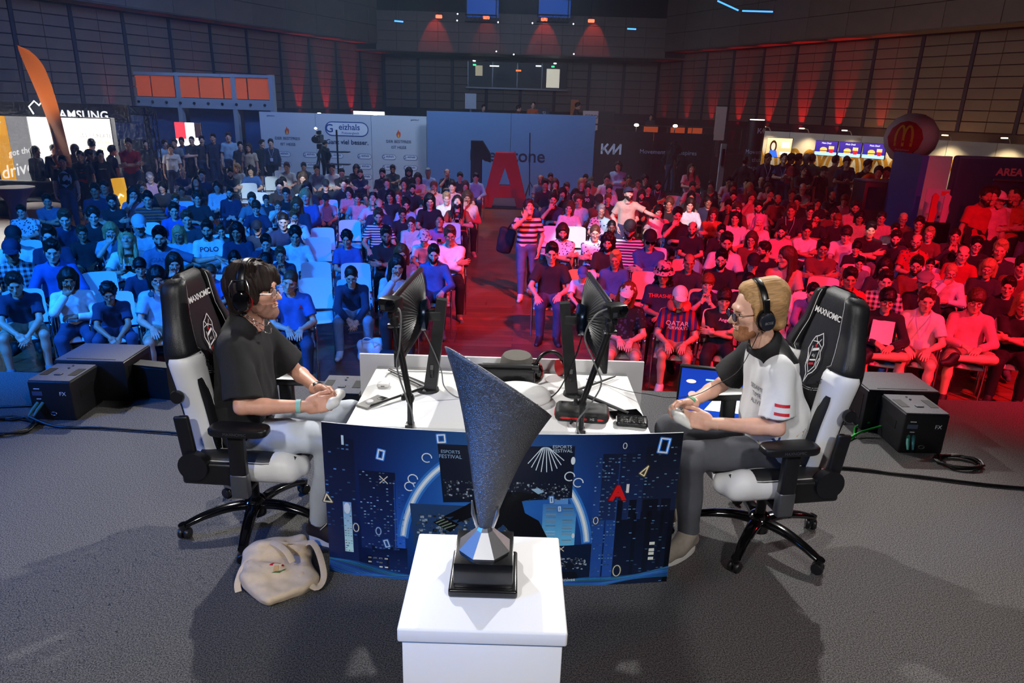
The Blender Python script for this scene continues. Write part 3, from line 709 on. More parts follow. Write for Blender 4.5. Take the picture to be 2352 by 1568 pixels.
def bmesh_for(k,kind):
    if (k,kind) not in _BM:
        s=skel(k)
        if kind=='skin':
            kw=({},{})
            if k in('x','s1'): kw=({'curl':(12,12,14,16),'bend':16},{'curl':(12,12,14,16),'bend':16})
            if k in('p','s3','c','m'): kw=({'curl':(40,45,50,55),'bend':45},{'curl':(40,45,50,55),'bend':45})
            if k in('l0','l1','l2','tl','tr','yl','k','a'): kw=({'curl':(14,16,18,22),'bend':18},{'curl':(14,16,18,22),'bend':18})
            _BM[k,kind]=skin_mesh(s,hand_kw=kw)
        else: _BM[k,kind]=cloth_mesh(s,kind,seed=sum(map(ord,k+kind)),loose=.006)
    return _BM[k,kind]
COL=dict(wh=(226,226,224),bk=(24,24,27),nv=(34,42,70),dk=(46,46,52),gy=(120,122,126),sb=(92,108,132),bl=(52,92,160),lb=(150,180,205),rd=(178,34,36),pk=(214,150,160),br=(112,58,46),gn=(70,86,62),pp=(128,98,160),be=(190,170,146),lg=(186,186,188))
COL['or']=(196,92,44)
CNAME=dict(wh='white',bk='black',nv='navy',dk='charcoal',gy='grey',sb='slate blue',bl='blue',lb='light blue',rd='red',pk='pink',br='brown',gn='green',pp='purple',be='beige',lg='pale grey',st='striped white and black',pl='plaid',fb='blue and red striped')
CNAME['or']='orange'
HCOL=dict(k=(18,15,14),d=(38,27,20),n=(74,50,34),r=(120,58,28),y=(176,140,90),g=(140,138,134),p=(220,150,190))
SKINS=[mat('skin_fair',(224,172,148),.5,sss=0),mat('skin_warm',(208,152,124),.5),mat('skin_tan',(176,118,90),.5),mat('skin_deep',(92,58,44),.5)]
def stripes_mat(name,a,b,scale,axis='z',plaid=False,sharp=True):
    if name in MATS: return MATS[name]
    m=mat(name,a,.8); nt=m.node_tree; bs=nt.nodes['Principled BSDF']; tc=nt.nodes.new('ShaderNodeTexCoord')
    def wave(ax):
        wv=nt.nodes.new('ShaderNodeTexWave'); wv.bands_direction=ax.upper(); wv.inputs['Scale'].default_value=scale; nt.links.new(tc.outputs['Object'],wv.inputs['Vector'])
        r=nt.nodes.new('ShaderNodeValToRGB'); r.color_ramp.interpolation='CONSTANT'; r.color_ramp.elements[1].position=.5; r.color_ramp.elements[0].color=lin(a)+(1,); r.color_ramp.elements[1].color=lin(b)+(1,)
        nt.links.new(wv.outputs['Fac'],r.inputs[0]); return r.outputs[0]
    o=wave(axis)
    if plaid:
        mx=nt.nodes.new('ShaderNodeMix'); mx.data_type='RGBA'; mx.inputs[0].default_value=.5; nt.links.new(o,mx.inputs[6]); nt.links.new(wave('x'),mx.inputs[7]); o=mx.outputs[2]
    nt.links.new(o,bs.inputs['Base Color']); return m
def top_mat(c):
    if c=='st': return stripes_mat('shirt_stripes',(220,220,222),(40,42,52),7)
    if c=='pl': return stripes_mat('shirt_plaid',(190,190,190),(30,32,40),5,plaid=True)
    if c=='fb': return stripes_mat('jersey_stripes',(30,48,110),(150,22,38),4.2,'x')
    if c=='os': return stripes_mat('polo_stripes',(200,84,38),(34,36,52),6)
    if c=='wk': return stripes_mat('tee_wide_stripes',(206,206,210),(28,30,38),3.6)
    return mat('cloth_'+c,COL[c],.85,var=.12,scale=18,bump=.25,bscale=26,sheen=.1)
def pattern_mat(c):
    n='printed_'+c
    if n in MATS: return MATS[n]
    m=mat(n,COL.get(c,(200,200,200)),.85); nt=m.node_tree; b=nt.nodes['Principled BSDF']; tc=nt.nodes.new('ShaderNodeTexCoord'); v=nt.nodes.new('ShaderNodeTexVoronoi'); v.inputs['Scale'].default_value=22
    nt.links.new(tc.outputs['Object'],v.inputs['Vector']); r=nt.nodes.new('ShaderNodeValToRGB'); r.color_ramp.interpolation='CONSTANT'; r.color_ramp.elements[0].color=lin((60,70,90))+(1,); r.color_ramp.elements[1].position=.33; r.color_ramp.elements[1].color=lin(COL.get(c,(200,200,200)))+(1,)
    nt.links.new(v.outputs['Distance'],r.inputs[0]); nt.links.new(r.outputs[0],b.inputs['Base Color']); return m
BOT=[('pants','jeans_blue',(48,62,92)),('pants','trousers_dark',(30,30,36)),('pants','jeans_pale',(120,134,152)),('shorts','shorts_khaki',(150,136,112)),('pants','trousers_black',(20,20,23)),('shorts','shorts_dark',(34,36,44))]
SHOE=[mat('shoe_dark',(26,26,28),.6),mat('shoe_white',(205,205,202),.6),mat('shoe_grey',(96,98,104),.7)]
def slot_obj(name,me,m,parent,M=None):
    if not me.materials: me.materials.append(None)
    o=link(name,me,parent,M); o.material_slots[0].link='OBJECT'; o.material_slots[0].material=m; return o
def on_chest(tree,fn_pts,faces,s):  # drop flat shapes on the chest, seen from the front
    out=[]
    for x,z in fn_pts:
        h=tree.ray_cast(Vector((x,-1.2,z)),Vector((0,1,0)))
        out.append((x,(h[0].y if h[0] else -.1)-.004,z))
    return out
_TREE={}
def chest_print(root,pk,kind,txt,size,col,z,x=0,shape=None):
    key=(pk,kind)
    if key not in _TREE:
        me=bmesh_for(pk,kind); _TREE[key]=BVHTree.FromPolygons([v.co for v in me.vertices],[p.vertices for p in me.polygons])
    b=MB()
    if txt:
        tm=text_mesh(txt,size,0,bold=.001); pts=on_chest(_TREE[key],[(x+v.co.x,z+v.co.y) for v in tm.vertices],None,1); b.add(pts,[list(p.vertices) for p in tm.polygons])
    for poly in shape or []:
        b.add(on_chest(_TREE[key],[(x+u*size,z+v*size) for u,v in poly],None,1),[list(range(len(poly)))])
    return b.obj('shirt_print',mat('print_%d_%d_%d'%col,col,.7),root)
def person(pk,hair,top,extras,loc,s,rz,label,bot=None,skin=None,rng=random,group='audience',cat='person',near=True,shoes=True):
    body=bmesh_for(pk,'skin')
    sk=SKINS[skin if skin is not None else rng.choice((0,0,1,1,1,2))]
    o=slot_obj('person',body,sk,None); o.location=loc; o.rotation_euler=(0,0,rz); o.scale=(s,s,s)
    tag(o,label,cat,group)
    kind='tee' if top[0]=='t' else 'long'; tc=top[2:]
    tm=pattern_mat(tc) if 'pat' in extras else top_mat('os' if 'str' in extras else tc)
    slot_obj('shirt' if kind=='tee' else 'long_sleeved_top',bmesh_for(pk,kind),tm,o)
    bt=bot or BOT[3 if 'sh' in extras else rng.choice((0,0,1,1,2,4,4,5))]
    slot_obj('trousers' if bt[0]=='pants' else 'shorts',bmesh_for(pk,bt[0]),mat(bt[1],bt[2],.85,var=.15,scale=14),o)
    sm=rng.choice(SHOE)
    if shoes:
        for i in(0,1): slot_obj('shoe',bmesh_for(pk,'shoe%d'%i),sm,o)
    HM=Matrix(skel(pk)['hm'].tolist()); hc=hair_mat('hair_'+hair[1],HCOL[hair[1]],(90,90,20),.3,.5)
    cap=[e for e in extras if e[:2]=='C:']; hat=[e for e in extras if e[:2]=='H:']
    if not (hair[0]=='0' and hair[1]!='g' and (cap)):
        st=hair[0]
        if (cap or hat) and st in 'suqr': st='z'
        slot_obj('hair',hair_mesh(st),hc,o,HM)
    if near:
        link('eyes',eyes_mesh(),o,HM); slot_obj('eyebrows',brows_mesh(),hc,o,HM)
    if 'B' in extras: slot_obj('beard',beard_mesh(),hc,o,HM)
    if 'G' in extras: link('glasses',glasses_mesh(),o,HM)
    if 'S' in extras: link('sunglasses',glasses_mesh(True),o,HM)
    if 'SH' in extras: link('sunglasses',glasses_mesh(True),o,HM@Matrix.Translation((0,.012,.088))@Matrix.Rotation(R(-18),4,'X'))
    for e in cap:
        if e[2:]=='gy': slot_obj('flat_cap',flat_cap_mesh(),mat('cap_gy',COL['gy'],.9),o,HM)
        else: slot_obj('cap',cap_mesh(),mat('cap_'+e[2:],COL[e[2:]],.8),o,HM)
    for e in hat: slot_obj('bucket_hat',bucket_mesh(),pattern_mat(e[2:]),o,HM)
    return o
# row, x, size, pose, hair, top, extras
PEOPLE="""
1 -5.71 0.96 f sd t:nv sh
1 -5.10 0.93 c bd l:wh
1 -4.65 0.84 f uk t:nv Y G
1 -4.08 0.97 l bk t:lb Y G HP sh
1 -2.56 0.98 x zn t:bl tr txt2:A
1 1.30 0.94 f Lr t:bk C:wh Y tr sh pat
1 1.91 0.91 l sd t:fb C:wh Y PIL sh
1 2.42 0.89 x rd t:bk Y txt2:Angeles
1 4.28 0.96 k rk l:bk G deer
1 4.73 0.99 l sn t:wh LAN sh
1 5.29 0.99 k rn l:pk G sh
1 5.85 0.95 x Ly t:bk
2 -6.40 1.05 l sd l:pl C:nv
2 -5.88 1.07 l sd l:bl
2 -4.79 0.82 l rk t:nv K
2 -4.34 0.93 c Ld l:nv
2 -3.89 0.74 l rn t:bl K
2 -3.17 0.95 l rk t:lb
2 -2.08 0.92 f td l:nv Y G
2 -1.49 1.00 c Ld l:lg
2 1.91 0.97 l vk t:nv H:pk txt2:THRASHER
2 2.48 0.86 m rr t:nv Y
2 3.00 0.86 l rk t:bk Y
2 3.83 0.86 f sk l:pp
2 4.28 1.00 l sd t:rd
2 4.74 0.98 l sd l:pl
2 5.24 0.96 l 0g t:bk C:gy
2 6.32 0.92 l sd t:bk
3 -7.04 1.04 l sk t:wh C:bk
3 -6.54 1.05 l sd t:nv G
3 -5.45 1.03 p Ly t:wh SH
3 -4.98 1.10 a sk t:sb B SH
3 -3.96 0.74 l bk t:dk K
3 -3.30 0.85 m sn t:nv K
3 -1.59 0.94 c Lr t:pk
3 -1.14 0.95 l sd l:bl B
3 0.52 1.04 l sk t:bk
3 0.97 0.74 f sn t:wh C:bl K
3 1.42 0.92 l sy l:bl
3 2.46 0.92 l 0n t:dk
3 2.91 0.99 l sk t:bk G B
3 3.36 0.95 l sn t:bk C:bk
3 3.81 1.07 l Ln t:be W yl
3 5.21 0.93 l Ld l:dk
3 5.66 0.98 l sd l:br G B
3 6.15 0.89 c ty l:wh K G
3 6.67 0.96 l by t:dk G B
3 7.13 1.05 l sd t:br
4 -6.67 0.88 l sn t:bk K
4 -6.22 0.96 c by t:lb
4 -5.77 1.10 l sg t:lg C:lg B
4 -5.18 0.91 l Ly t:lb
4 -4.73 1.03 l sd t:wh B txt:POLO
4 -4.28 1.00 l Lk l:nv
4 -3.83 0.93 f sk t:nv
4 -3.38 0.97 l uk l:wh Y
4 -2.59 0.91 l uk t:bl
4 -1.98 1.02 x sd t:bk B
4 -1.00 1.06 x sn l:wh Y G
4 1.43 1.01 l vk t:bk B
4 2.07 1.09 x sk l:bl C:bk S
4 3.24 1.10 l sd t:wh B
4 3.83 0.95 l sd t:bk B G yl
4 4.73 1.02 x sd t:br G Y
4 5.33 0.74 l sk t:gy K
4 6.42 0.74 l zk t:pk K
4 6.89 0.99 l 0n l:rd
4 7.45 1.10 l sy t:dk B
5 -7.49 1.10 f sn l:nv
5 -7.04 1.03 l ud t:bk Y
5 -5.48 1.03 l sn t:dk
5 -4.93 0.77 l sn t:dk K tl
5 -4.32 0.86 l sd t:dk C:bk K
5 -3.87 1.05 l zd t:nv
5 -1.52 0.87 f sn t:wh K H:lg
5 0.79 0.98 x bd t:wh B pat
5 1.33 0.98 x tn t:wh G pat
5 1.90 1.10 l sk l:st C:bk B
5 3.95 0.93 l Ln l:br G
5 5.72 0.80 l rk t:bk
5 6.70 0.99 l 0n t:rd G B pat
5 7.70 0.97 l sk l:bk G
6 -8.92 0.86 l sd t:wh K pat
6 -6.15 1.01 l sd t:bl Y
6 -3.98 0.95 c sr t:wh G
6 -2.47 1.02 l sn t:st B
6 -1.88 0.84 l sn l:lg G
6 -1.37 0.93 p td l:pp
6 1.73 0.94 m zk t:nv B
6 3.19 0.93 l 0d t:bk B
6 3.71 0.89 l sk l:bk Y
6 4.80 0.92 l sd t:pk G B
6 5.25 0.96 x sd t:wh
6 5.94 1.04 f rd t:wh
6 6.39 1.03 x sk t:bk
6 6.84 0.99 f sd l:dk B
6 7.46 0.96 l sy t:br G
6 7.91 0.97 m td l:dk
7 -9.06 0.95 x sd t:sb
7 -7.81 0.98 x sd l:bk G B
7 -7.10 1.09 l sk t:or str
7 -5.02 0.94 l rd t:nv G
7 -4.23 1.03 l Lr l:nv
7 -2.64 1.07 l 0d t:nv G
7 -2.19 0.88 l sd t:bk G
7 3.11 1.09 c sk t:bk
7 4.24 1.04 l Lk t:wh BOW
7 4.69 0.97 c Lp t:wh EAR
7 7.34 0.87 l sd l:dk
7 7.79 1.02 l sd t:bk
8 -8.68 1.08 l sd t:nv
8 -7.88 1.05 c Ld t:pk
8 -7.03 0.90 l sr t:bl K
8 -6.58 0.95 k ud t:bk
8 -5.45 0.98 l sn t:gy B
8 -4.92 0.82 c tr t:wh K
8 -4.34 1.09 l Ly l:bl
8 -2.95 1.06 p sk t:lg
8 -2.27 0.94 l uk t:lb B
8 -1.78 1.07 l Lk t:bk
8 -1.21 1.06 p Ld t:or B
8 1.10 1.00 l Ln t:wh tr
8 1.76 0.94 l sg t:wh G pat
8 2.95 0.97 l Lk t:pk
8 4.07 0.93 x Ln l:or
8 5.67 1.10 l sn t:bk LAN
8 6.19 0.92 c sd t:bk B
8 6.64 0.88 l rr l:bk Y
8 7.09 0.97 l bk t:be
8 7.54 0.98 l td t:pk
8 7.99 0.97 l 0g t:br G
8 8.44 0.83 l sd t:lb C:bl K
9 -9.04 1.02 l sd t:gy
9 -8.19 1.03 l sn t:bk tl
9 -6.29 0.96 l sd l:nv B
9 -5.50 0.78 l sd t:dk K
9 -5.05 0.97 l sd t:bk
9 -4.18 0.86 l sd t:lb C:bk K
9 -3.49 0.91 l td t:pk
9 -2.77 1.00 l Lk t:bk
9 -1.53 0.99 l sy t:wh
9 -1.08 1.05 c bn l:pk
9 0.80 1.07 c sd t:nv B
9 1.36 1.04 f sn t:wh tl
9 1.81 1.04 l sn t:br C:bk
9 3.36 1.00 l un t:bk
9 3.81 1.02 l Ld l:wh
9 4.85 0.96 l bn l:br G
9 5.31 1.01 l sd t:wh B
9 6.46 0.92 l sd t:bk G
9 6.98 0.89 l vk t:br
9 7.43 1.07 x sd l:pk B
10 -8.25 0.89 l bk l:dk K
10 -7.80 0.80 l sn l:or K
10 -6.96 0.96 l Ld l:wh
10 -5.50 1.06 l sk t:or
10 -4.87 1.03 l Ld l:dk S
10 -3.90 0.90 l bd t:pk G
10 -2.75 0.84 l sr l:rd Y
10 1.37 1.03 l Lk t:bk
10 2.13 0.94 x sr t:bk
10 2.58 1.02 l Ln t:br G
10 4.47 0.95 l td t:nv G
10 4.92 0.97 f sk l:bk
10 6.52 1.03 l sk t:bk G
10 8.03 0.93 l vn l:be
10 8.48 0.99 l sd t:lb B
11 -8.99 1.06 l 0g t:pk G
11 -7.87 0.94 p Lk l:bk
11 -5.72 1.01 l sd t:dk tl
11 -5.27 0.74 l sd t:lb C:bk K
11 -4.69 0.98 l sd t:bk C:bk
11 -4.24 1.05 l sd t:bk
11 -2.56 0.93 l sk t:bk B
11 -2.03 1.04 c tr t:pk
11 -1.58 1.04 l sd t:pk
11 1.13 0.95 c vk t:bk
11 3.07 0.95 l Ld l:dk B
11 4.29 0.97 m Lk t:bk
11 5.32 1.02 l sd l:be G B
11 5.77 1.02 c Ln l:pk
11 6.42 0.94 l 0d t:br B
11 7.41 0.87 c sd t:dk Y
11 8.06 0.97 l rr t:pk
12 -8.14 1.06 l sk t:nv
12 -5.53 1.06 l Ln l:dk
12 -3.37 0.97 l sn t:bk tl
12 -2.92 0.91 p sd l:dk
12 -1.33 0.94 l Ln t:br G
12 0.73 1.07 l sk l:bk
12 1.29 0.98 l sn t:dk
12 1.84 0.96 l sd t:bk G txt:90
12 2.39 0.97 l sd t:wh B
12 3.40 1.02 l sd t:bk G
12 5.02 0.95 l sn t:bk C:gn B
12 6.56 1.00 c sd t:bk Y
12 7.12 0.99 l sn t:nv Y
12 8.18 0.95 x 0d t:bk B
13 -9.08 0.98 x 0d t:nv
13 -7.79 1.01 x sd t:dk B
13 -2.69 1.02 x Ld t:pk
13 1.04 0.99 m Ln t:pk
13 1.76 1.00 l Ly t:bk
13 3.84 1.01 x zd t:nv B G LAN
13 4.77 1.01 l sd t:pk
13 5.87 1.04 l bn t:pp
13 6.32 1.02 l Ly t:gy
13 7.77 1.06 x 0g t:gy G
14 -7.58 1.00 l Ld t:bl
14 -4.99 1.00 x zd t:bk
14 -4.47 0.99 x zd l:nv B
14 -3.83 1.02 l sd t:bk B
14 -1.62 0.99 l sd l:dk
14 -1.17 0.98 l sd l:lb
14 0.68 0.98 l 0r t:gy B
14 2.11 0.96 l sn t:pk C:gn
14 2.56 1.07 l sd l:wh G
14 3.01 0.99 l sn l:be B
14 3.46 0.95 l sk t:pk G
14 5.53 0.94 l Ld t:dk
14 7.15 0.94 l Ln t:pk
15 -8.35 0.95 l Ly t:lg
15 -6.86 1.04 l sn t:lg
15 -5.97 0.99 l sd t:sb
15 -5.51 1.04 l sd t:wh
15 -3.22 1.00 l bk t:bk B
15 -2.65 0.98 l sg l:lb
15 -2.08 1.00 c 0n t:bk LAN
15 1.00 0.94 l qd t:wh B
15 2.05 0.93 l sk t:dk B
15 2.80 0.94 l tn t:pk
15 3.34 0.96 l td t:br
15 3.82 0.98 l uk t:dk
15 6.31 0.99 l sk t:pk
15 6.83 0.96 l sd t:pp
15 7.28 1.03 l 0d t:dk
16 -6.64 0.96 l sd t:dk
16 -5.00 0.95 l bd t:bk
16 -3.87 0.96 x sd t:dk B
16 5.58 0.96 l sd l:dk
"""
EMPTY_SEATS="""
2 -5.38
2 -2.57
2 3.40
3 -2.83
3 -2.26
3 1.89
3 4.42
3 7.55
4 -7.62
4 2.67
5 -3.33
5 2.36
5 8.51
6 -6.70
6 -3.51
7 -3.24
7 -1.28
7 0.73
7 1.17
9 -7.37
9 -4.59
9 -2.00
10 -4.40
11 -6.38
13 -7.34
13 4.32
13 9.68
15 -7.34
17 -7.70
"""
ORD='first second third fourth fifth sixth seventh eighth ninth tenth eleventh twelfth thirteenth fourteenth fifteenth sixteenth seventeenth eighteenth'.split()
ROW0,PITCH=7.85,.975
# ---- the audience chair
def make_chair():
    t=thing('audience_chair','x','chair')
    ws=mat('chair_white_shell',(214,214,218),.45,bump=.08,bscale=300); ch=mat('chrome_tube',(200,202,206),.18,1.0)
    MB().grid(lambda u,v:((u-.5)*.45*(1-.06*v),-.23+.45*v,.44-.02*math.sin(v*3.1)+.012*(2*u-1)**2-(.03*(1-v*6)**2 if v<.166 else 0)),9,9).obj('seat',ws,t,60)
    s=t.children[0]; sm=s.modifiers.new('thick','SOLIDIFY'); sm.thickness=.018
    def back(u,v):
        x=(u-.5)*.44*(1-.05*v); e=max(0,v-.9)/.1
        if e>0: x*=1-.06*e*e
        return (x,.235+.075*v+.02*(2*u-1)**2*-1+.02,.47+.41*v-(.02*abs(2*u-1)**6 if v>.95 else 0))
    MB().grid(back,11,9).obj('backrest',ws,t,60)
    b=t.children[1]; bm=b.modifiers.new('thick','SOLIDIFY'); bm.thickness=.02
    for sx in(-1,1):
        x=sx*.245
        m=MB(); m.tube(smoothpath([(x,-.2,.0),(x,-.22,.3),(x,-.22,.6),(x,-.17,.645),(x,.12,.645),(x,.235,.62),(x,.2,.4),(x,.24,.0)],5),.011,8)
        m.tube([(x,-.2,.425),(x,.21,.41)],.009,6); m.tube([(x,.235,.6),(x*.9,.27,.62)],.009,6)
        fr=m.obj('side_frame',ch,t,60)
    return t
chair0=make_chair(); chair_used=[False]
for ch in list(chair0.children):   # apply thickness once, so that copies share plain meshes
    if ch.modifiers:
        dg=bpy.context.evaluated_depsgraph_get(); me=bpy.data.meshes.new_from_object(ch.evaluated_get(dg)); ch.modifiers.clear(); ch.data=me
def put_chair(x,y,rz,label,group):
    t=chair0 if not chair_used[0] else copy_tree(chair0); chair_used[0]=True
    t.location=(x,y,HF); t.rotation_euler=(0,0,rz); tag(t,label,'chair',group); return t
DEER=[[(-.5,-.45),(.5,-.45),(.55,.5),(-.45,.5)]]
def audience():
    rng=random.Random(5); P=[l.split() for l in PEOPLE.strip().splitlines()]
    seats={}
    rowx={}
    for p in P: rowx.setdefault((int(p[0]),float(p[1])>0),[]).append(float(p[1]))
    for e in EMPTY_SEATS.strip().splitlines():
        r,x=e.split(); rowx.setdefault((int(r),float(x)>0),[]).append(float(x))
    for k in rowx: rowx[k].sort(key=abs)
    def where(r,x):
        i=rowx[r,x>0].index(x); return '%s row %s, %s from aisle'%(ORD[r-1],'right' if x>0 else 'left',ORD[i])
    for p in P:
        r,x,s=int(p[0]),float(p[1]),float(p[2]); pz,hair,top=p[3],p[4],p[5]; ex=p[6:]
        y=ROW0+PITCH*(r-1); rz=-math.atan2(x-.0,y-1.5)*.75
        pk={'l':rng.choice(('l0','l1','l2'))}.get(pz,pz)
        for q in('tl','tr','yl'):
            if q in ex: pk=q
        mir=False
        desc='person in %s %s'%(CNAME['or' if 'str' in ex else top[2:]]+(' striped' if 'str' in ex else ' patterned' if 'pat' in ex else ''),'t-shirt' if top[0]=='t' else 'long-sleeved top')
        hw=[e for e in ex if e[:2] in('C:','H:')]
        if hw: desc+=' and '+('bucket hat' if hw[0][0]=='H' else 'cap')
        elif 'G' in ex: desc+=' and glasses'
        elif 'S' in ex or 'SH' in ex: desc+=' and sunglasses'
        act={'x':', arms crossed','c':', hand at chin','p':', looking at phone','m':', hands at mouth','a':', arm outstretched','k':', legs crossed','f':', leaning forward'}.get(pz,'')
        o=person(pk,hair,top,ex,(x,y,HF+.44*(1-s)+.0),s,rz,desc+act+', '+where(r,x),rng=rng,near=(r<=9),shoes=(r<=3 or abs(x)<1.4),skin=(3 if hair=='zk' and 'B' in ex else None))
        kind='tee' if top[0]=='t' else 'long'
        for e in ex:
            if e[:4]=='txt:': chest_print(o,pk,kind,e[4:],.1 if e[4:]=='POLO' else .13,(40,40,60) if e[4:]=='POLO' else (225,225,225),.87)
            if e[:5]=='txt2:':
                t=e[5:]
                if t=='A': chest_print(o,pk,kind,'A',.07,(215,30,40),.86,.1)
                if t=='THRASHER': chest_print(o,pk,kind,t,.07,(230,60,60),.87)
                if t=='Angeles': chest_print(o,pk,kind,t,.06,(235,200,220),.9,.06)
            if e=='deer': chest_print(o,pk,kind,None,.24,(222,214,214),.8,0,DEER); 
        if top[2:]=='sb' and pz=='a': chest_print(o,pk,kind,'GIANTS',.08,(70,84,110),.88)
        if top[2:]=='fb':
            chest_print(o,pk,kind,'QATAR',.085,(235,215,215),.83); chest_print(o,pk,kind,'AIRWAYS',.06,(235,215,215),.77,.01)
        HM=Matrix(skel(pk)['hm'].tolist())
        if 'LAN' in ex:
            b=MB(); sk=skel(pk); n=sk['nek']
            b.tube([(-.075,n[1]+.0,n[2]+.03),(-.07,n[1]-.11,n[2]-.08),(0,n[1]-.155,n[2]-.3),(.07,n[1]-.11,n[2]-.08),(.075,n[1]+.0,n[2]+.03)],.006,5); b.box((0,n[1]-.16,n[2]-.36),(.09,.006,.11),None,.002)
            b.obj('lanyard',mat('lanyard_band',(190,196,225),.6),o,60)
        if 'PIL' in ex:
            n=skel(pk)['nek']; b=MB(); b.tube([(.1*math.sin(a)*1.0,n[1]-.01-.095*math.cos(a)*-1-.02,n[2]+.045-.03*math.cos(a)*-1) for a in [R(-150+i*25) for i in range(13)]][::1],[.03]+[.052]*11+[.03],12); b.obj('neck_pillow',mat('pillow_coral',(236,92,84),.9),o,60)
        if 'HP' in ex:
            n=skel(pk)['nek']; b=MB()
            for sx in(-1,1): b.lathe([(.001,-.014),(.032,-.014),(.034,.0),(.03,.014),(.001,.014)],14,Matrix.Translation((sx*.085,n[1]-.1,n[2]-.02))@Matrix.Rotation(R(60),4,'X'))
            b.tube(smoothpath([(-.085,n[1]-.09,n[2]),(-.09,n[1]+.03,n[2]+.05),(0,n[1]+.09,n[2]+.06),(.09,n[1]+.03,n[2]+.05),(.085,n[1]-.09,n[2])]),.007,6); b.obj('headphones_on_neck',mat('black_plastic',(18,18,20),.4),o,50)
        if 'EAR' in ex:
            b=MB()
            for sx in(-1,1): b.lathe([(.03,0),(.018,.04),(.001,.075)],8,HM@Matrix.Translation((sx*.055,.01,.1))@Matrix.Rotation(R(sx*14),4,'Y'))
            b.obj('cat_ears',mat('hair_p',HCOL['p'],.55),o,40)
        if 'BOW' in ex:
            b=MB()
            for sx in(-1,1): b.box((sx*.04,0,0),(.07,.02,.04),HM@Matrix.Translation((0,-.02,.14))@Matrix.Rotation(R(sx*12),4,'Y'),.008)
            b.obj('hair_bow',mat('bow_pink',(230,150,170),.7),o,50)
        if pz=='p':
            w_=skel(pk)['wr']; mid=(w_[0]+w_[1])/2
            ph=MB().box((0,0,0),(.075,.15,.009),None,.004).obj('phone',mat('phone_black',(14,14,16),.2),None,40)
            ph.matrix_world=o.matrix_basis@Matrix.Translation((mid[0],mid[1]-.1,mid[2]+.075))@Matrix.Rotation(R(-35),4,'X')
            tag(ph,'dark phone in hands of person, %s'%where(r,x),'phone','phones held by the audience')
        put_chair(x,y+.02,rz,'white chair with seated person, %s'%where(r,x),'audience chairs')
    for e in EMPTY_SEATS.strip().splitlines():
        r,x=e.split(); r=int(r); x=float(x); y=ROW0+PITCH*(r-1)
        put_chair(x,y+.02,-math.atan2(x,y-1.5)*.75,'empty white chair, %s'%where(r,x),'audience chairs')
audience()
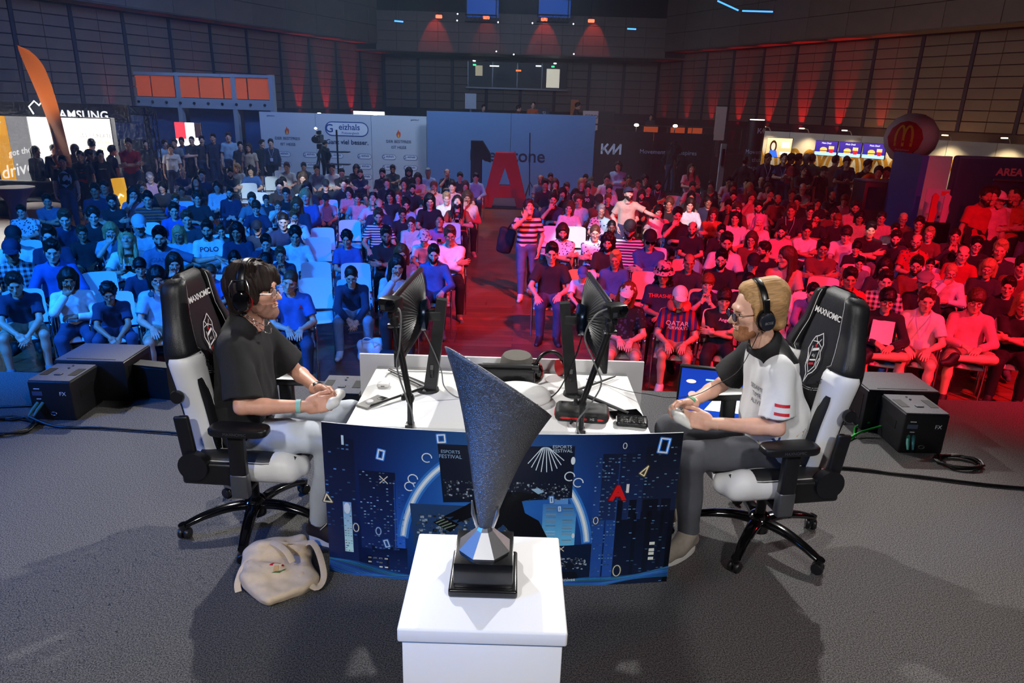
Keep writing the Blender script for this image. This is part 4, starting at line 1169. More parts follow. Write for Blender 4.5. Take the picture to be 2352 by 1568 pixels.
STANDING="""
-12.99 19.49 -0.95 1.00 s0 Ld l:nv - 60|person with long hair in dark top before the light boxes
-12.73 19.90 -0.95 1.02 s0 sd l:dk - 20|person in charcoal top half hidden behind the maroon shirt
-12.52 19.90 -0.95 1.06 s1 zd l:br B 10|broad person in maroon long-sleeved top, left standing group
-12.16 19.90 -0.95 1.03 s0 bk l:bk - 150|person in black hooded top turned to the light boxes
-10.61 16.84 -0.95 1.00 s0 sk t:bk SKULL 0|standing person in black t-shirt with large pale print, left
-11.12 18.41 -0.95 1.00 s0 sk t:bk TIGER -5|standing person in black t-shirt with orange print, left
-11.20 18.88 -0.95 1.00 s0 sd l:bk - 100|standing person in black seen from the side, left group
-10.87 18.86 -0.95 1.00 s0 sk l:bk BACK 15|standing person in black top beside the yellow totem sign
-11.67 19.90 -0.95 1.12 s0 sd t:gy - 170|standing person in grey t-shirt right before a light box
-11.15 19.90 -0.95 1.03 s0 sd t:nv - 120|standing person in navy t-shirt at the light box end
-10.65 19.90 -0.95 1.15 s1 sk t:rd - 10|standing person in red t-shirt, arms crossed by the truss
-12.16 23.84 -0.95 1.00 s0 sd t:bk - 0|standing person in black t-shirt behind the truss
-10.50 21.98 -0.95 1.00 s0 sd t:wh TXT 5|standing person in white t-shirt beside the cocktail table
-11.70 24.11 -0.95 1.00 s0 sd t:lb - 30|standing person in light blue t-shirt left of white t-shirt
-11.63 24.73 -0.95 1.00 s0 sn t:gy - -20|standing person in grey t-shirt right of white t-shirt
-11.47 24.90 -0.95 1.03 s0 sd t:bl - -10|standing person in blue t-shirt inside the portal crowd
-11.13 24.90 -0.95 1.06 s1 zd t:dk - 0|standing person in charcoal t-shirt, arms crossed, portal crowd
-10.79 24.90 -0.95 1.07 s0 sd t:dk - 8|standing person in charcoal t-shirt, middle of portal crowd
-10.38 24.90 -0.95 1.12 s0 sd t:nv - -8|standing person in navy t-shirt, portal crowd
-9.86 24.90 -0.95 1.15 s0 sn t:lb - 0|tallest standing person in light blue t-shirt, portal crowd
-9.97 24.90 -0.95 0.87 s0 sn t:wh K 4|child in white t-shirt standing before the portal crowd
-9.29 24.37 -0.95 1.00 s0 sd t:dk - 10|standing person in charcoal t-shirt right of the child
-8.73 23.62 -0.95 1.00 s0 Ln t:be - -10|standing person with long hair in beige t-shirt near sponsor wall
-8.76 24.90 -0.95 1.03 s0 sd t:bk - 40|standing person in black t-shirt at the sponsor wall corner
-8.43 24.90 -0.95 1.05 s0 sd l:nv LAN 0|standing person in navy top with lanyard before the sponsor wall
2.86 20.53 -0.95 1.00 s1 bd l:lb - -5|standing person in pale denim shirt, arms crossed, black backdrop
4.85 20.21 -0.95 1.00 s3 Ln t:pk - 10|standing person in pink top looking at a phone
5.14 24.30 -0.45 0.94 s5 sk l:bk - 160|camera operator in black behind the right broadcast camera
-6.44 24.30 -0.45 0.78 s5 sk l:bk - 150|camera operator in black behind the left broadcast camera
6.89 22.00 -0.95 1.07 s5 sd l:bk - 170|standing person in black by the advertising pillar, turned away
7.54 22.00 -0.95 1.15 s0 td l:nv LAN 20|standing person in navy top with lanyard near the pillar
8.02 22.00 -0.95 1.15 s3 sd t:bl LAN 10|standing person in blue polo shirt with badge
8.21 22.00 -0.95 1.15 s0 sd t:rd - 120|standing person in red t-shirt at the burger counter
8.45 22.00 -0.95 1.15 s5 sd t:bk - 140|standing person in black t-shirt queueing at the burger counter
8.71 22.00 -0.95 1.15 s5 sg t:dk - 170|standing person with white hair at the burger counter
8.90 22.00 -0.95 1.15 s5 sn t:gn - 190|standing person in green t-shirt at the burger counter
8.18 20.79 -0.95 1.00 s3 sd l:dk - 30|standing person in charcoal top nearer than the queue
8.78 20.85 -0.95 1.00 s0 sd t:bk C:bk 40|standing person in black t-shirt and cap nearer than the queue
9.40 21.56 -0.95 1.15 s5 sd t:br - 160|standing person in brown patterned shirt at the menu screens
9.52 21.07 -0.95 1.15 s3 sd t:nv C:bk 5|standing person in navy t-shirt and cap under menu screens
9.92 22.00 -0.95 1.15 s0 zd t:bk - 0|person in black behind the burger counter
9.64 20.09 -0.95 1.15 s0 sk t:bk - 30|broad person in black t-shirt under the right menu screen
8.76 17.60 -0.95 1.15 s0 sd t:br - -10|person in brown t-shirt behind the arcade cabinet, left
8.97 17.60 -0.95 1.15 s0 zk t:br - -20|person in brown t-shirt behind the arcade cabinet, middle
9.14 17.60 -0.95 1.15 s0 sr t:pk - -15|person in pink t-shirt behind the arcade cabinet, right
8.40 12.90 -0.95 1.15 s0 sd t:rd B 15|broad standing person in red and black sports shirt, right
8.65 12.90 -0.95 1.11 s0 sd t:be C:wh 10|standing person in beige t-shirt and white backwards cap, right
8.54 12.90 -0.95 1.15 s0 Ld t:pk - -10|person with long hair behind the red sports shirt
8.92 12.90 -0.95 1.15 s1 0d t:or B -20|tall bearded person in orange t-shirt before the navy booth
8.92 12.90 -0.95 1.15 s1 td t:wh - 10|person in white sleeveless top, arms crossed, right edge
9.12 12.90 -0.95 1.10 s0 sd l:bk - 0|person in black at the far right edge
-1.54 32.00 0.55 0.94 s0 sd t:dk - 20|person in charcoal on the terrace left of the poster
-0.04 32.00 0.55 0.95 s5 sd t:br - 120|person in brown on the terrace rail
0.60 32.00 0.55 1.05 s0 sn t:or - 0|person in orange cap and shirt on the terrace
2.49 32.00 0.55 1.05 s5 sk t:dk - 100|person in charcoal at the terrace posters
5.70 32.00 0.55 0.83 s0 sd t:dk - 0|person in charcoal at the right end of the terrace
"""
def standing_people():
    rng=random.Random(9)
    for ln in STANDING.strip().splitlines():
        d,lab=ln.split('|'); x,y,z,s,pz,hair,top,ex,f=d.split(); x,y,z,s=map(float,(x,y,z,s)); e=[ex]
        o=person(pz,hair,top,e,(x,y,z),s,-math.atan2(x,y-1)*.7+R(float(f)),lab,rng=rng,near=False,group='people standing around the hall',shoes=True)
        kind='tee' if top[0]=='t' else 'long'
        if ex=='SKULL': chest_print(o,pz,kind,None,.2,(170,190,200),1.2,0,[[(math.cos(R(a))*.7,math.sin(R(a))*.9+.1*math.sin(R(a*5))) for a in range(0,360,30)]])
        if ex=='TIGER': chest_print(o,pz,kind,None,.13,(220,220,224),1.32,0,[[(-.8,-.5),(.8,-.5),(.8,.5),(-.8,.5)]]); chest_print(o,pz,kind,None,.14,(216,80,40),1.08,0,[[(-.7,-1),(.7,-1),(.6,1),(-.7,.8)]])
        if ex=='TXT': chest_print(o,pz,kind,'NOT TODAY',.05,(60,70,90),1.28)
        if ex=='BACK': chest_print(o,pz,kind,'SAMPLE',.05,(200,200,205),1.25)
        if ex=='LAN':
            n=skel(pz)['nek']; b=MB(); b.tube([(-.075,n[1],n[2]+.03),(-.07,n[1]-.11,n[2]-.08),(0,n[1]-.155,n[2]-.3),(.07,n[1]-.11,n[2]-.08),(.075,n[1],n[2]+.03)],.006,5); b.box((0,n[1]-.16,n[2]-.36),(.09,.006,.11),None,.002); b.obj('lanyard',mat('lanyard_band',(190,196,225),.6),o,60)
        if 'sports shirt' in lab and 'broad' in lab: chest_print(o,pz,kind,None,.2,(20,20,24),1.05,0,[[(-1,-1),(1,-1),(1,.4),(0,.1),(-1,.4)]])
    # the person walking up the aisle with a shoulder bag
    o=person('s2','sd','t:wk',[],(.2,11.75,HF),.97,R(6),'person in wide striped t-shirt walking in the aisle with a bag',bot=('pants','jeans_mid',(70,96,140)),rng=rng,group='people standing around the hall')
    f=Field((-.22,-.14,-.3),(.22,.16,.3),.012); f.box((0,0,0),(.14,.07,.22),.06,0); f.ell((0,-.06,-.08),(.1,.05,.1),.04); f.wobble(.008,22,3)
    bag=link('backpack',np_mesh('backpack',[f.mesh()],[mat('backpack_navy',(24,28,40),.8,bump=.3,bscale=30)]),None,Matrix.Translation((-.16,12.02,HF+.93))@Matrix.Rotation(R(12),4,'Y')); tag(bag,'dark backpack hanging from the shoulder of the striped walker','bag')
    b=MB(); b.tube(smoothpath([(-.02,-.05,.2),(.05,-.16,.36),(.1,-.22,.42),(.14,-.12,.46)],5),.014,6); b.obj('strap',mat('backpack_navy',(24,28,40),.8),bag,60)
    person('s4','sd','t:be',['C:nv','B'],(2.22,14.25,HF),.97,R(-4),'person in pale t-shirt and dark cap standing, reaching across a row',rng=rng,group='people standing around the hall')
standing_people()
# ---------------------------------------------------------------- gaming chairs
BLK=mat('chair_black_leather',(26,27,31),.42,bump=.12,bscale=260); WHT=mat('chair_white_leather',(232,232,234),.42,bump=.06,bscale=200); PLB=mat('black_plastic_satin',(22,22,25),.38); LAC=mat('black_lacquer',(10,10,12),.12,coat=.6); STI=mat('white_stitching',(230,230,230),.7); GRM=mat('grey_metal',(120,122,126),.35,.8)
def gaming_chair(loc,rz,base_rot,label,rec=10):
    t=thing('gaming_chair',label,'chair',loc,rz)
    # star base
    BO=Matrix.Translation((0,.05,0))
    hub=MB().lathe([(.03,.05),(.055,.06),(.06,.14),(.045,.16),(.03,.165)],20).obj('hub',LAC,t,40,BO)
    for i in range(5):
        a=base_rot+R(72*i); M=BO@Matrix.Rotation(a,4,'Z')
        pts=smoothpath([(.03,0,.12),(.14,0,.125),(.26,0,.105),(.35,0,.075)],4)
        m=MB()
        def leg(u,v,pts=pts):
            j=min(int(v*(len(pts)-1)),len(pts)-1); p=pts[j]; w_=.036-.013*v; h=.022-.007*v; an=2*math.pi*u
            return (p.x,p.y+w_*math.copysign(abs(math.cos(an))**.7,math.cos(an)),p.z+h*math.copysign(abs(math.sin(an))**.7,math.sin(an)))
        m.grid(leg,14,len(pts),True); lg=m.obj('base_leg',LAC,t,50,M)
        MB().tube([(.345,0,.02),(.365,0,.085)],.021,10).obj('leg_end',LAC,lg,50)
        c=MB(); ca=R(37*i+20); Mw=Matrix.Translation((.355,0,.03))@Matrix.Rotation(ca,4,'Z')
        for sx in(-1,1): c.lathe([(.001,-.011),(.026,-.011),(.03,-.006),(.03,.006),(.026,.011),(.001,.011)],16,Mw@Matrix.Translation((0,sx*.017,0))@Matrix.Rotation(R(90),4,'X'))
        c.box((0,0,.022),(.045,.022,.03),Mw,.008); c.obj('caster',PLB,lg,40)
    MB().lathe([(.026,.15),(.026,.3),(.036,.3),(.036,.37)],16).obj('gas_lift',PLB,t,40,BO)
    MB().box((0,0,.385),(.26,.3,.05),None,.012).obj('tilt_mechanism',PLB,t,40)
    MB().tube([(-.1,-.02,.39),(-.3,-.05,.385)],.008,8).obj('lever',PLB,t)
    # seat cushion
    def fld(): return Field((-.34,-.36,.36),(.34,.32,.64),.009)
    f=fld(); f.box((0,-.02,.445),(.27,.27,.055),.05,.0)
    for s in(-1,1): f.cone((s*.215,-.2,.475),(s*.215,.2,.475),.062,.062,.04); f.cone((s*.215,-.2,.475),(s*.15,-.27,.44),.062,.05,.03)
    f.box((0,-.0,.56),(.145,.4,.06),.03,.03,'sub')
    seat=link('seat_cushion',np_mesh('seat_cushion',[f.mesh()],[WHT]),t)
    f=fld(); f.box((0,.0,.48),(.15,.26,.03),.025,.0); f.cone((-.1,-.25,.465),(.1,-.25,.465),.04,.04,.03); link('seat_panel',np_mesh('seat_panel',[f.mesh()],[BLK]),t)
    for s in(-1,1):
        def strip(u,v,s=s):
            y=-.27+.46*v; e=max(0,1-v/.28); a=R(62-92*u*(1-.55*e)-20*e); r=.0675
            return (s*(.215-.03*e*e+r*math.sin(a)),y,.475-.028*e*e+r*math.cos(a))
        p=MB().grid(strip,7,14,False,None,s<0).obj('seat_stripe',BLK,t,60)
        b=MB()
        for u in(0.06,.94): b.tube([strip(u,v/20) for v in range(21)],.0022,4)
        b.obj('stitching',STI,p)
    # backrest (local frame: x across, y forward is -, z up along the back)
    B=Matrix.Translation((0,.175,.445))@Matrix.Rotation(R(-rec),4,'X')
    HW=[(0,.2),(.12,.215),(.3,.225),(.45,.25),(.57,.268),(.66,.25),(.74,.215),(.82,.19),(.88,.175),(.92,.15),(.945,.1)]
    _hs=smoothpath([(a_,b_,0) for a_,b_ in HW],10); _hx=[p.x for p in _hs]; _hy=[p.y for p in _hs]
    hw=lambda v: float(np.interp(v,_hx,_hy))
    CW=lambda v: min(.13,hw(v)*.66) if v<.6 else hw(v)*.62
    FW=lambda v: -(.075 if v<.55 else .075-.035*min(1,(v-.55)/.2))
    def slab(x0,v0,v1,front,back,nu=13,nv=26):
        def fn(u,v):
            vv=v0+(v1-v0)*v; e=min(1,min(v,1-v)*14); e=math.sqrt(max(0,1-(1-e)**2)); a=2*math.pi*u; h=x0(vv)
            cx=math.copysign(abs(math.cos(a))**.35,math.cos(a)); sy=math.copysign(abs(math.sin(a))**.5,math.sin(a))
            mid=(front(vv)+back(vv))/2; th=(back(vv)-front(vv))/2
            return (h*cx*(.93+.07*e),mid+th*sy*(.35+.65*e),vv)
        return fn
    core=MB().grid(slab(lambda v:CW(v)+.02,.0,.945,lambda v:-.035-.012*math.sin(v*5),lambda v:.05),36,40,True).obj('back_panel',BLK,t,60,B)
    sh=MB().grid(slab(lambda v:hw(v)*.97,.0,.93,lambda v:.0,lambda v:.075),36,40,True).obj('back_shell',BLK,t,60,B)
    def wing(s,v0,v1,gr=0.0):
        def fn(u,v):
            vv=v0+(v1-v0)*v; e=min(1,min(v,1-v)*12); e=math.sqrt(max(0,1-(1-e)**2)); a=2*math.pi*u
            c=(CW(vv)+hw(vv))/2; ha=(hw(vv)-CW(vv))/2*1.12+gr; cx=math.copysign(abs(math.cos(a))**.6,math.cos(a)); sy=math.copysign(abs(math.sin(a))**.7,math.sin(a))
            fr=FW(vv)-gr; bk=.06+gr; mid=(fr+bk)/2; th=(bk-fr)/2
            return (s*(c+ha*cx*(.6+.4*e)),mid+th*sy*(.5+.5*e)-cx*.012*-1*(1 if sy<0 else 0),vv)
        return fn
    for s in(-1,1):
        wg=MB().grid(wing(s,.0,.6),20,30,True,None,s<0).obj('side_wing',WHT,t,70,B)
        MB().grid(wing(s,.57,.93),20,22,True,None,s<0).obj('head_bolster',BLK,t,70,B)
        def strip(u,v,s=s):
            vv=.05+.42*v; wd=.34+.3*math.sin(math.pi*v)**.5
            q=wing(s,.0,.6,.004); ua=.8+.12*(u-.5)*wd*1.6
            p=q(ua,vv/.6); return p
        st=MB().grid(strip,5,20,False,None,s<0).obj('wing_stripe',BLK,t,60,B)
        b=MB()
        for u in(0.02,.98): b.tube([strip(u,v/24) for v in range(25)],.002,4)
        b.obj('stitching',STI,st)
        b=MB()
        for u in(.52,.6): b.tube([wing(s,.57,.93,.002)(u,.04+.92*v/16) for v in range(17)],.0016,4)
        b.obj('stitching',STI,t,None,B)
    # headrest badge and lettering
    def surf(u,v,h): return (u,-.037-.012*math.sin(v*5)-.006-h,v)
    pt=Paint(surf,.0006); pt.text('MAXNOMIC',0,.815,.04,(235,235,235),2,spacing=.95,bold=.0012)
    pt.obj('lettering',t,None,B); pt=Paint(surf,.0006)
    W=(235,235,235)
    kn=[(-.01,.70),(.018,.72),(.03,.70),(.045,.67),(.04,.63),(.055,.6),(.05,.55),(.03,.52),(.005,.5),(-.012,.455),(-.012,.5),(-.035,.53),(-.04,.58),(-.055,.62),(-.045,.66),(-.03,.69)]
    pt.line(kn,.005,W,2,True); pt.line([(-.035,.665),(.0,.672),(.035,.655)],.004,W,2); pt.line([(-.02,.69),(.0,.66),(.02,.69)],.004,W,2)
    pt.line([(-.028,.64),(-.028,.55),(0,.51),(.03,.55),(.03,.64)],.004,W,2); pt.poly([(-.022,.615),(.024,.635),(.024,.648),(-.022,.63)],W,2); pt.poly([(-.01,.645),(.0,.64),(.002,.655),(-.008,.66)],(200,30,40),2)
    pt.text('A1',.0,.598,.022,W,2); pt.poly([(-.02,.565),(.024,.58),(.024,.588),(-.02,.573)],W,2); pt.poly([(-.016,.545),(.02,.557),(.016,.567),(-.018,.555)],(200,30,40),2); pt.line([(-.045,.6),(-.03,.57),(-.04,.545)],.004,W,2); pt.line([(.048,.6),(.038,.57),(.042,.55)],.004,W,2)
    pt.obj('badge',t,None,B)
    f=lambda u,v,h:(u,-.037-.012*math.sin(v*5)-.006-h,v)
    b=MB(); b.tube([surf(x,.44+2.2*x*x,.001) for x in [(-.15+.3*i/16) for i in range(17)]],.0022,4); b.tube([surf(x,.43+2.2*x*x,.001) for x in [(-.15+.3*i/16) for i in range(17)]],.0022,4); b.obj('stitching',STI,t,None,B)
    for s in(-1,1):
        me=text_mesh('#A1eSports',.034,.0004); q=me.copy(); q.materials.clear(); q.materials.append(BLK)
        w_=wing(s,.0,.6,.003)(.69,.93)
        link('lettering',q,t,B@Matrix.Translation((w_[0],w_[1],w_[2]-.03))@Matrix.Rotation(R(90),4,'X')@Matrix.Rotation(R(s*35),4,'Y')@Matrix.Rotation(R(s*62),4,'Z'))
    # recliner brackets and armrests
    for s in(-1,1):
        m=MB(); m.box((s*.29,.11,.455),(.035,.3,.12),None,.03,4); m.obj('bracket',PLB,t,50)
        m=MB(); m.lathe([(.001,-.03),(.066,-.03),(.072,-.022),(.072,.02),(.001,.02)],28,Matrix.Translation((s*.305,.19,.5))@Matrix.Rotation(R(90*s),4,'Y')); m.obj('recliner_cover',PLB,t,40)
        MB().box((s*.285,0,.16),(.028,.075,.3),B@Matrix.Translation((0,.03,0)),.025,4).obj('back_arm',PLB,t,50)
        MB().lathe([(.001,-.012),(.03,-.012),(.034,0),(.03,.012),(.001,.012)],20,B@Matrix.Translation((s*.275,.03,.4))@Matrix.Rotation(R(90),4,'Y')).obj('belt_knob',PLB,t,40)
        MB().box((s*.235,-.04,.37),(.19,.06,.025),None,.008).obj('arm_bracket',PLB,t,40)
        m=MB(); m.box((s*.325,-.04,.42),(.05,.085,.13),None,.012,3); m.obj('armrest_base',GRM,t,40)
        MB().box((s*.325,-.04,.56),(.045,.078,.26),None,.012,3).obj('armrest_post',PLB,t,40)
        def pad(u,v,s=s):
            a=2*math.pi*u; cx=math.copysign(abs(math.cos(a))**.55,math.cos(a)); sy=math.copysign(abs(math.sin(a))**.45,math.sin(a)); e=(0,.8,.96,1,1,.96,.8,0)[int(round(v*7))]; zz=(0,.0,.06,.25,.75,.92,1,1)[int(round(v*7))]
            return (s*.325+.055*cx*e*(1+.06*sy),-.06+.14*sy*e,.692+.04*zz)
        p=MB().grid(pad,40,8,True).obj('armrest_pad',PLB,t,50)
        if True:
            me=text_mesh('MAXNOMIC',.02,.0006); q=me.copy(); q.materials.clear(); q.materials.append(GRM)
            link('lettering',q,p,Matrix.Translation((s*.3815,-.06,.712))@Matrix.Rotation(R(90*s),4,'Z')@UPX)
    return t
chair_p1=gaming_chair((-1.30,3.30,0),R(87),R(48),'white and black gaming chair holding the person in black t-shirt',6)
chair_p2=gaming_chair((1.30,3.28,0),R(-80),R(27),'white and black gaming chair holding the person in white jersey',7)
# ---------------------------------------------------------------- the two players
def tree_of(me,M=None):
    return BVHTree.FromPolygons([(M@v.co if M is not None else v.co) for v in me.vertices],[p.vertices for p in me.polygons])
def decal(name,trees,M,polys,m,parent,off=.002,text=None,size=.03,sub=1,**kw):
    """flat shapes in the plane of M pressed on a surface along -z of M"""
    b=MB(); d=-(M.to_3x3()@Vector((0,0,1))).normalized()
    src=[]
    if text: tm=text_mesh(text,size,0,**kw); src.append(([(v.co.x,v.co.y) for v in tm.vertices],[list(p.vertices) for p in tm.polygons]))
    for pl in polys or []:
        src.append((pl,[list(range(len(pl)))]))
    for vs,fs in src:
        out=[]
        for u,v in vs:
            o=M@Vector((u,v,0)); best=None
            for t in trees:
                h=t.ray_cast(o,d)
                if h[0] is not None and (best is None or h[3]<best[1]): best=(h[0],h[3])
            out.append((best[0] if best else o)-d*off)
        b.add(out,fs)
    return b.obj(name,m,parent)
def grid_polys(x0,y0,x1,y1,n=4,mm=2):
    return [[(x0+(x1-x0)*i/n,y0+(y1-y0)*j/mm),(x0+(x1-x0)*(i+1)/n,y0+(y1-y0)*j/mm),(x0+(x1-x0)*(i+1)/n,y0+(y1-y0)*(j+1)/mm),(x0+(x1-x0)*i/n,y0+(y1-y0)*(j+1)/mm)] for i in range(n) for j in range(mm)]
def hero_hair(kind):
    f=Field((-.15,-.17,-.2),(.15,.2,.2),.0038)
    if kind==1:
        f.ell((0,.018,.044),(.092,.112,.098),0)
        for s in(-1,1):
            f.cone((s*.07,-.02,.06),(s*.072,-.028,-.028),.026,.015,.025); f.cone((s*.074,.03,.03),(s*.072,.05,-.07),.03,.022,.03)
            f.cone((s*.03,-.075,.088),(s*.056,-.088,.03),.026,.012,.025)
        f.cone((0,.08,.02),(0,.085,-.1),.065,.045,.04); f.cone((-.02,-.06,.1),(.03,-.088,.055),.03,.018,.03)
        f.ell((.012,-.14,-.04),(.06,.082,.112),.008,'sub'); f.ell((0,-.1,-.12),(.1,.1,.08),.01,'sub'); f.cone((0,.02,-.07),(0,.02,-.25),.055,.07,.01,'sub')
        f.wobble(.003,120,21,(2.2,1.6,.35)); f.wobble(.0014,330,22,(2,1.6,.25))
    else:
        f.ell((0,.024,.045),(.08,.098,.086),0); f.ell((0,.085,.045),(.07,.06,.075),.04); f.cone((0,-.03,.108),(0,.09,.1),.036,.045,.04); f.cone((0,.1,.06),(0,.1,-.07),.06,.045,.04)
        for s in(-1,1): f.cone((s*.07,.02,.04),(s*.068,.05,-.05),.022,.018,.02); f.cone((s*.072,-.025,.04),(s*.073,-.02,-.03),.012,.01,.015)
        f.ell((0,-.118,.012),(.082,.082,.118),.012,'sub'); f.box((0,-.07,-.18),(.2,.14,.12),.02,.01,'sub',rot=rot3((-18,0,0))); f.cone((0,.0,-.09),(0,.0,-.25),.06,.075,.01,'sub')
        f.wobble(.0016,70,23,(1.8,.25,1.6)); f.wobble(.0006,300,24,(2,.2,2))
    return np_mesh('hair',[f.mesh()])
def strands(kind,n,seed):
    """loose strands lying on the hair"""
    rng=random.Random(seed); b=MB()
    for i in range(n):
        a=rng.uniform(0,2*math.pi); 
        if kind==1:
            x0=.05*math.cos(a);y0=.02+.07*math.sin(a); dx,dy=math.cos(a),math.sin(a)
            if dy<-.75: continue
            P=[]
            for j in range(6):
                t=j/5; rr=.03+.085*math.sin(min(1.57,t*1.9)); z=.135-.0*t-(.19*max(0,t-.25))
                P.append((dx*rr*.85+rng.uniform(-1,1)*.003,.018+dy*rr*1.02+rng.uniform(-1,1)*.003,z*1.0+.01*math.sin(t*3)))
            b.tube(P,[.001,.0011,.001,.0009,.0007,.0003],3)
        else:
            s=rng.uniform(-1,1); P=[]
            for j in range(7):
                t=j/6; ang=-.75+t*2.5; rr=1.0+rng.uniform(-.01,.03)+(.12*t*rng.random() if t>.8 else 0)
                w_=.078*s*(1-.1*t)
                q=math.sqrt(max(.05,1-s*s*.75))
                P.append((w_,.035+.108*math.sin(ang)*q*rr,.05+.102*math.cos(ang)*q*rr))
            b.tube(P,[.0007,.001,.001,.0009,.0008,.0006,.0003],3)
    return b.mesh('hair_strands',180)
def headset(parent,HM,kind):
    t=MB(); m0=mat('headset_black',(16,16,18),.28)
    rr=.104; 
    pts=[(rr*1.0*math.sin(a),.012,.015+.128*math.cos(a)) for a in [R(-84+168*i/20) for i in range(21)]]
    def band(u,v,w_=.02,h=.008):
        a=R(-84+168*v); c=Vector((rr*math.sin(a),.012,.015+.13*math.cos(a))); n=Vector((math.sin(a),0,math.cos(a))); q=2*math.pi*u
        return c+n*h*math.copysign(abs(math.sin(q))**.6,math.sin(q))+Vector((0,w_*math.copysign(abs(math.cos(q))**.6,math.cos(q)),0))
    o=MB().grid(lambda u,v:band(u,v,.02 if kind==1 else .015,.009 if kind==1 else .006),14,24,True).obj('headphones',m0,parent,60,HM)
    for s in(-1,1):
        E=Matrix.Translation((s*.1,.012,-.02))@Matrix.Rotation(R(90*s),4,'Y')
        pr=[(.001,.032),(.03,.031),(.038,.026),(.041,.012),(.041,-.004)] if kind==1 else [(.001,.024),(.026,.0235),(.034,.02),(.037,.008),(.036,-.004)]
        cup=MB().lathe([(r_,z) for r_,z in pr]+[(pr[-1][0]-.004,-.006)],28,E@Matrix.Diagonal((1.15,.95,1,1))).obj('ear_cup',mat('ear_cup_gloss',(12,12,15),.12,coat=.4) if kind==1 else mat('ear_cup_navy',(30,34,46),.35),o,45)
        MB().lathe([(.022,-.022),(.042,-.02),(.045,-.012),(.042,-.003),(.022,-.003)],28,E@Matrix.Diagonal((1.15,.95,1,1))).obj('ear_pad',mat('ear_pad_red',(170,22,30),.5) if kind==1 else m0,o,45)
        y=MB()
        if kind==1:
            y.tube([(s*.104,-.02,.075),(s*.119,-.034,.05),(s*.122,-.036,.0)],.0028,6); y.tube([(s*.104,.044,.075),(s*.119,.056,.05),(s*.122,.058,.0)],.0028,6); y.tube([(s*.104,-.02,.075),(s*.106,.044,.075)],.0028,6)
            y.obj('yoke',mat('steel_wire',(150,152,156),.25,1),o,50)
        else:
            y.box((s*.108,.012,.045),(.01,.026,.07),None,.004); y.obj('yoke',m0,o,40)
            lettering('BOSE',.016,mat('logo_silver',(190,192,196),.3,.6),o,Matrix.Translation((s*.1262,.012,-.024))@Matrix.Rotation(R(90*s),4,'Z')@UPX,.0004,shear=.2)
    return o
def controller(loc,M,label):
    f=Field((-.1,-.075,-.04),(.1,.075,.05),.0045)
    f.box((0,.005,0),(.06,.032,.016),.014,.0)
    for s in(-1,1): f.cone((s*.055,.005,0),(s*.075,-.05,-.012),.028,.018,.02)
    o=link('game_controller',np_mesh('game_controller',[f.mesh()],[mat('controller_white',(232,232,230),.4)]),None,M)
    tag(o,label,'controller')
    for s in(-1,1):
        b=MB(); T=Matrix.Translation((s*.028,-.012,.014)); b.lathe([(.006,0),(.005,.008),(.009,.01),(.009,.013),(.001,.013)],14,T); b.obj('thumb_stick',mat('stick_grey',(120,120,124),.5),o,40)
    for i in range(4):
        a=i*math.pi/2; MB().lathe([(.005,0),(.005,.004),(.001,.0045)],10,Matrix.Translation((.05+.012*math.cos(a),.012+.012*math.sin(a),.015))).obj('button',mat('button_pale',(190,160,90),.4),o,40)
    return o
SK1=mat('player_skin_warm',(222,165,142),.46,var=.07,scale=30,bump=.06,bscale=260,sss=.12); SK2=mat('player_skin_fair',(234,182,160),.46,var=.06,scale=30,bump=.05,bscale=260,sss=.12)
GRIP=dict(curl=(45,50,55,60),bend=48,thumb=(22,-12),spread=2)
def jersey_mat():
    """white jersey with a black yoke and one black sleeve, small hem triangles are decals"""
    m=mat('jersey_white',(232,233,236),.7); nt=m.node_tree; b=nt.nodes['Principled BSDF']; tc=nt.nodes.new('ShaderNodeTexCoord'); sx=nt.nodes.new('ShaderNodeSeparateXYZ'); nt.links.new(tc.outputs['Object'],sx.inputs[0])
    def mth(op,a,b_=None):
        n=nt.nodes.new('ShaderNodeMath'); n.operation=op
        for i,q in enumerate((a,b_)):
            if q is None: continue
            if isinstance(q,(int,float)): n.inputs[i].default_value=q
            else: nt.links.new(q,n.inputs[i])
        return n.outputs[0]
    x,y,z=sx.outputs
    far=mth('LESS_THAN',x,-.085)                                 # far sleeve and shoulder
    yk=mth('GREATER_THAN',mth('ADD',z,mth('MULTIPLY',y,.12)),1.045)  # yoke over both shoulders
    nc=mth('LESS_THAN',mth('ABSOLUTE',x),.135)
    fac=mth('MAXIMUM',mth('MULTIPLY',far,mth('GREATER_THAN',z,.8)),mth('MULTIPLY',yk,nc))
    mx=nt.nodes.new('ShaderNodeMix'); mx.data_type='RGBA'; nt.links.new(fac,mx.inputs[0]); mx.inputs[6].default_value=lin((232,233,236))+(1,); mx.inputs[7].default_value=lin((20,20,23))+(1,); nt.links.new(mx.outputs[2],b.inputs['Base Color'])
    n=nt.nodes.new('ShaderNodeTexNoise'); n.inputs['Scale'].default_value=14; nt.links.new(tc.outputs['Object'],n.inputs['Vector']); bp=nt.nodes.new('ShaderNodeBump'); bp.inputs['Strength'].default_value=.25; bp.inputs['Distance'].default_value=.02; nt.links.new(n.outputs[0],bp.inputs['Height']); nt.links.new(bp.outputs[0],b.inputs['Normal'])
    return m
def band(name,a,b,t,r,wd,m,parent):
    a=Vector(a);b=Vector(b);c=a.lerp(b,t);d=(b-a).normalized(); M=frame(c,d.orthogonal(),d)
    return MB().lathe([(r,-wd/2),(r+.002,-wd/2),(r+.0025,0),(r+.002,wd/2),(r,wd/2)],24,M,False).obj(name,m,parent,50)
def hero_mesh(k,hk,fat): return skin_mesh(k,.0065,.0042,.0036,fat,hk)
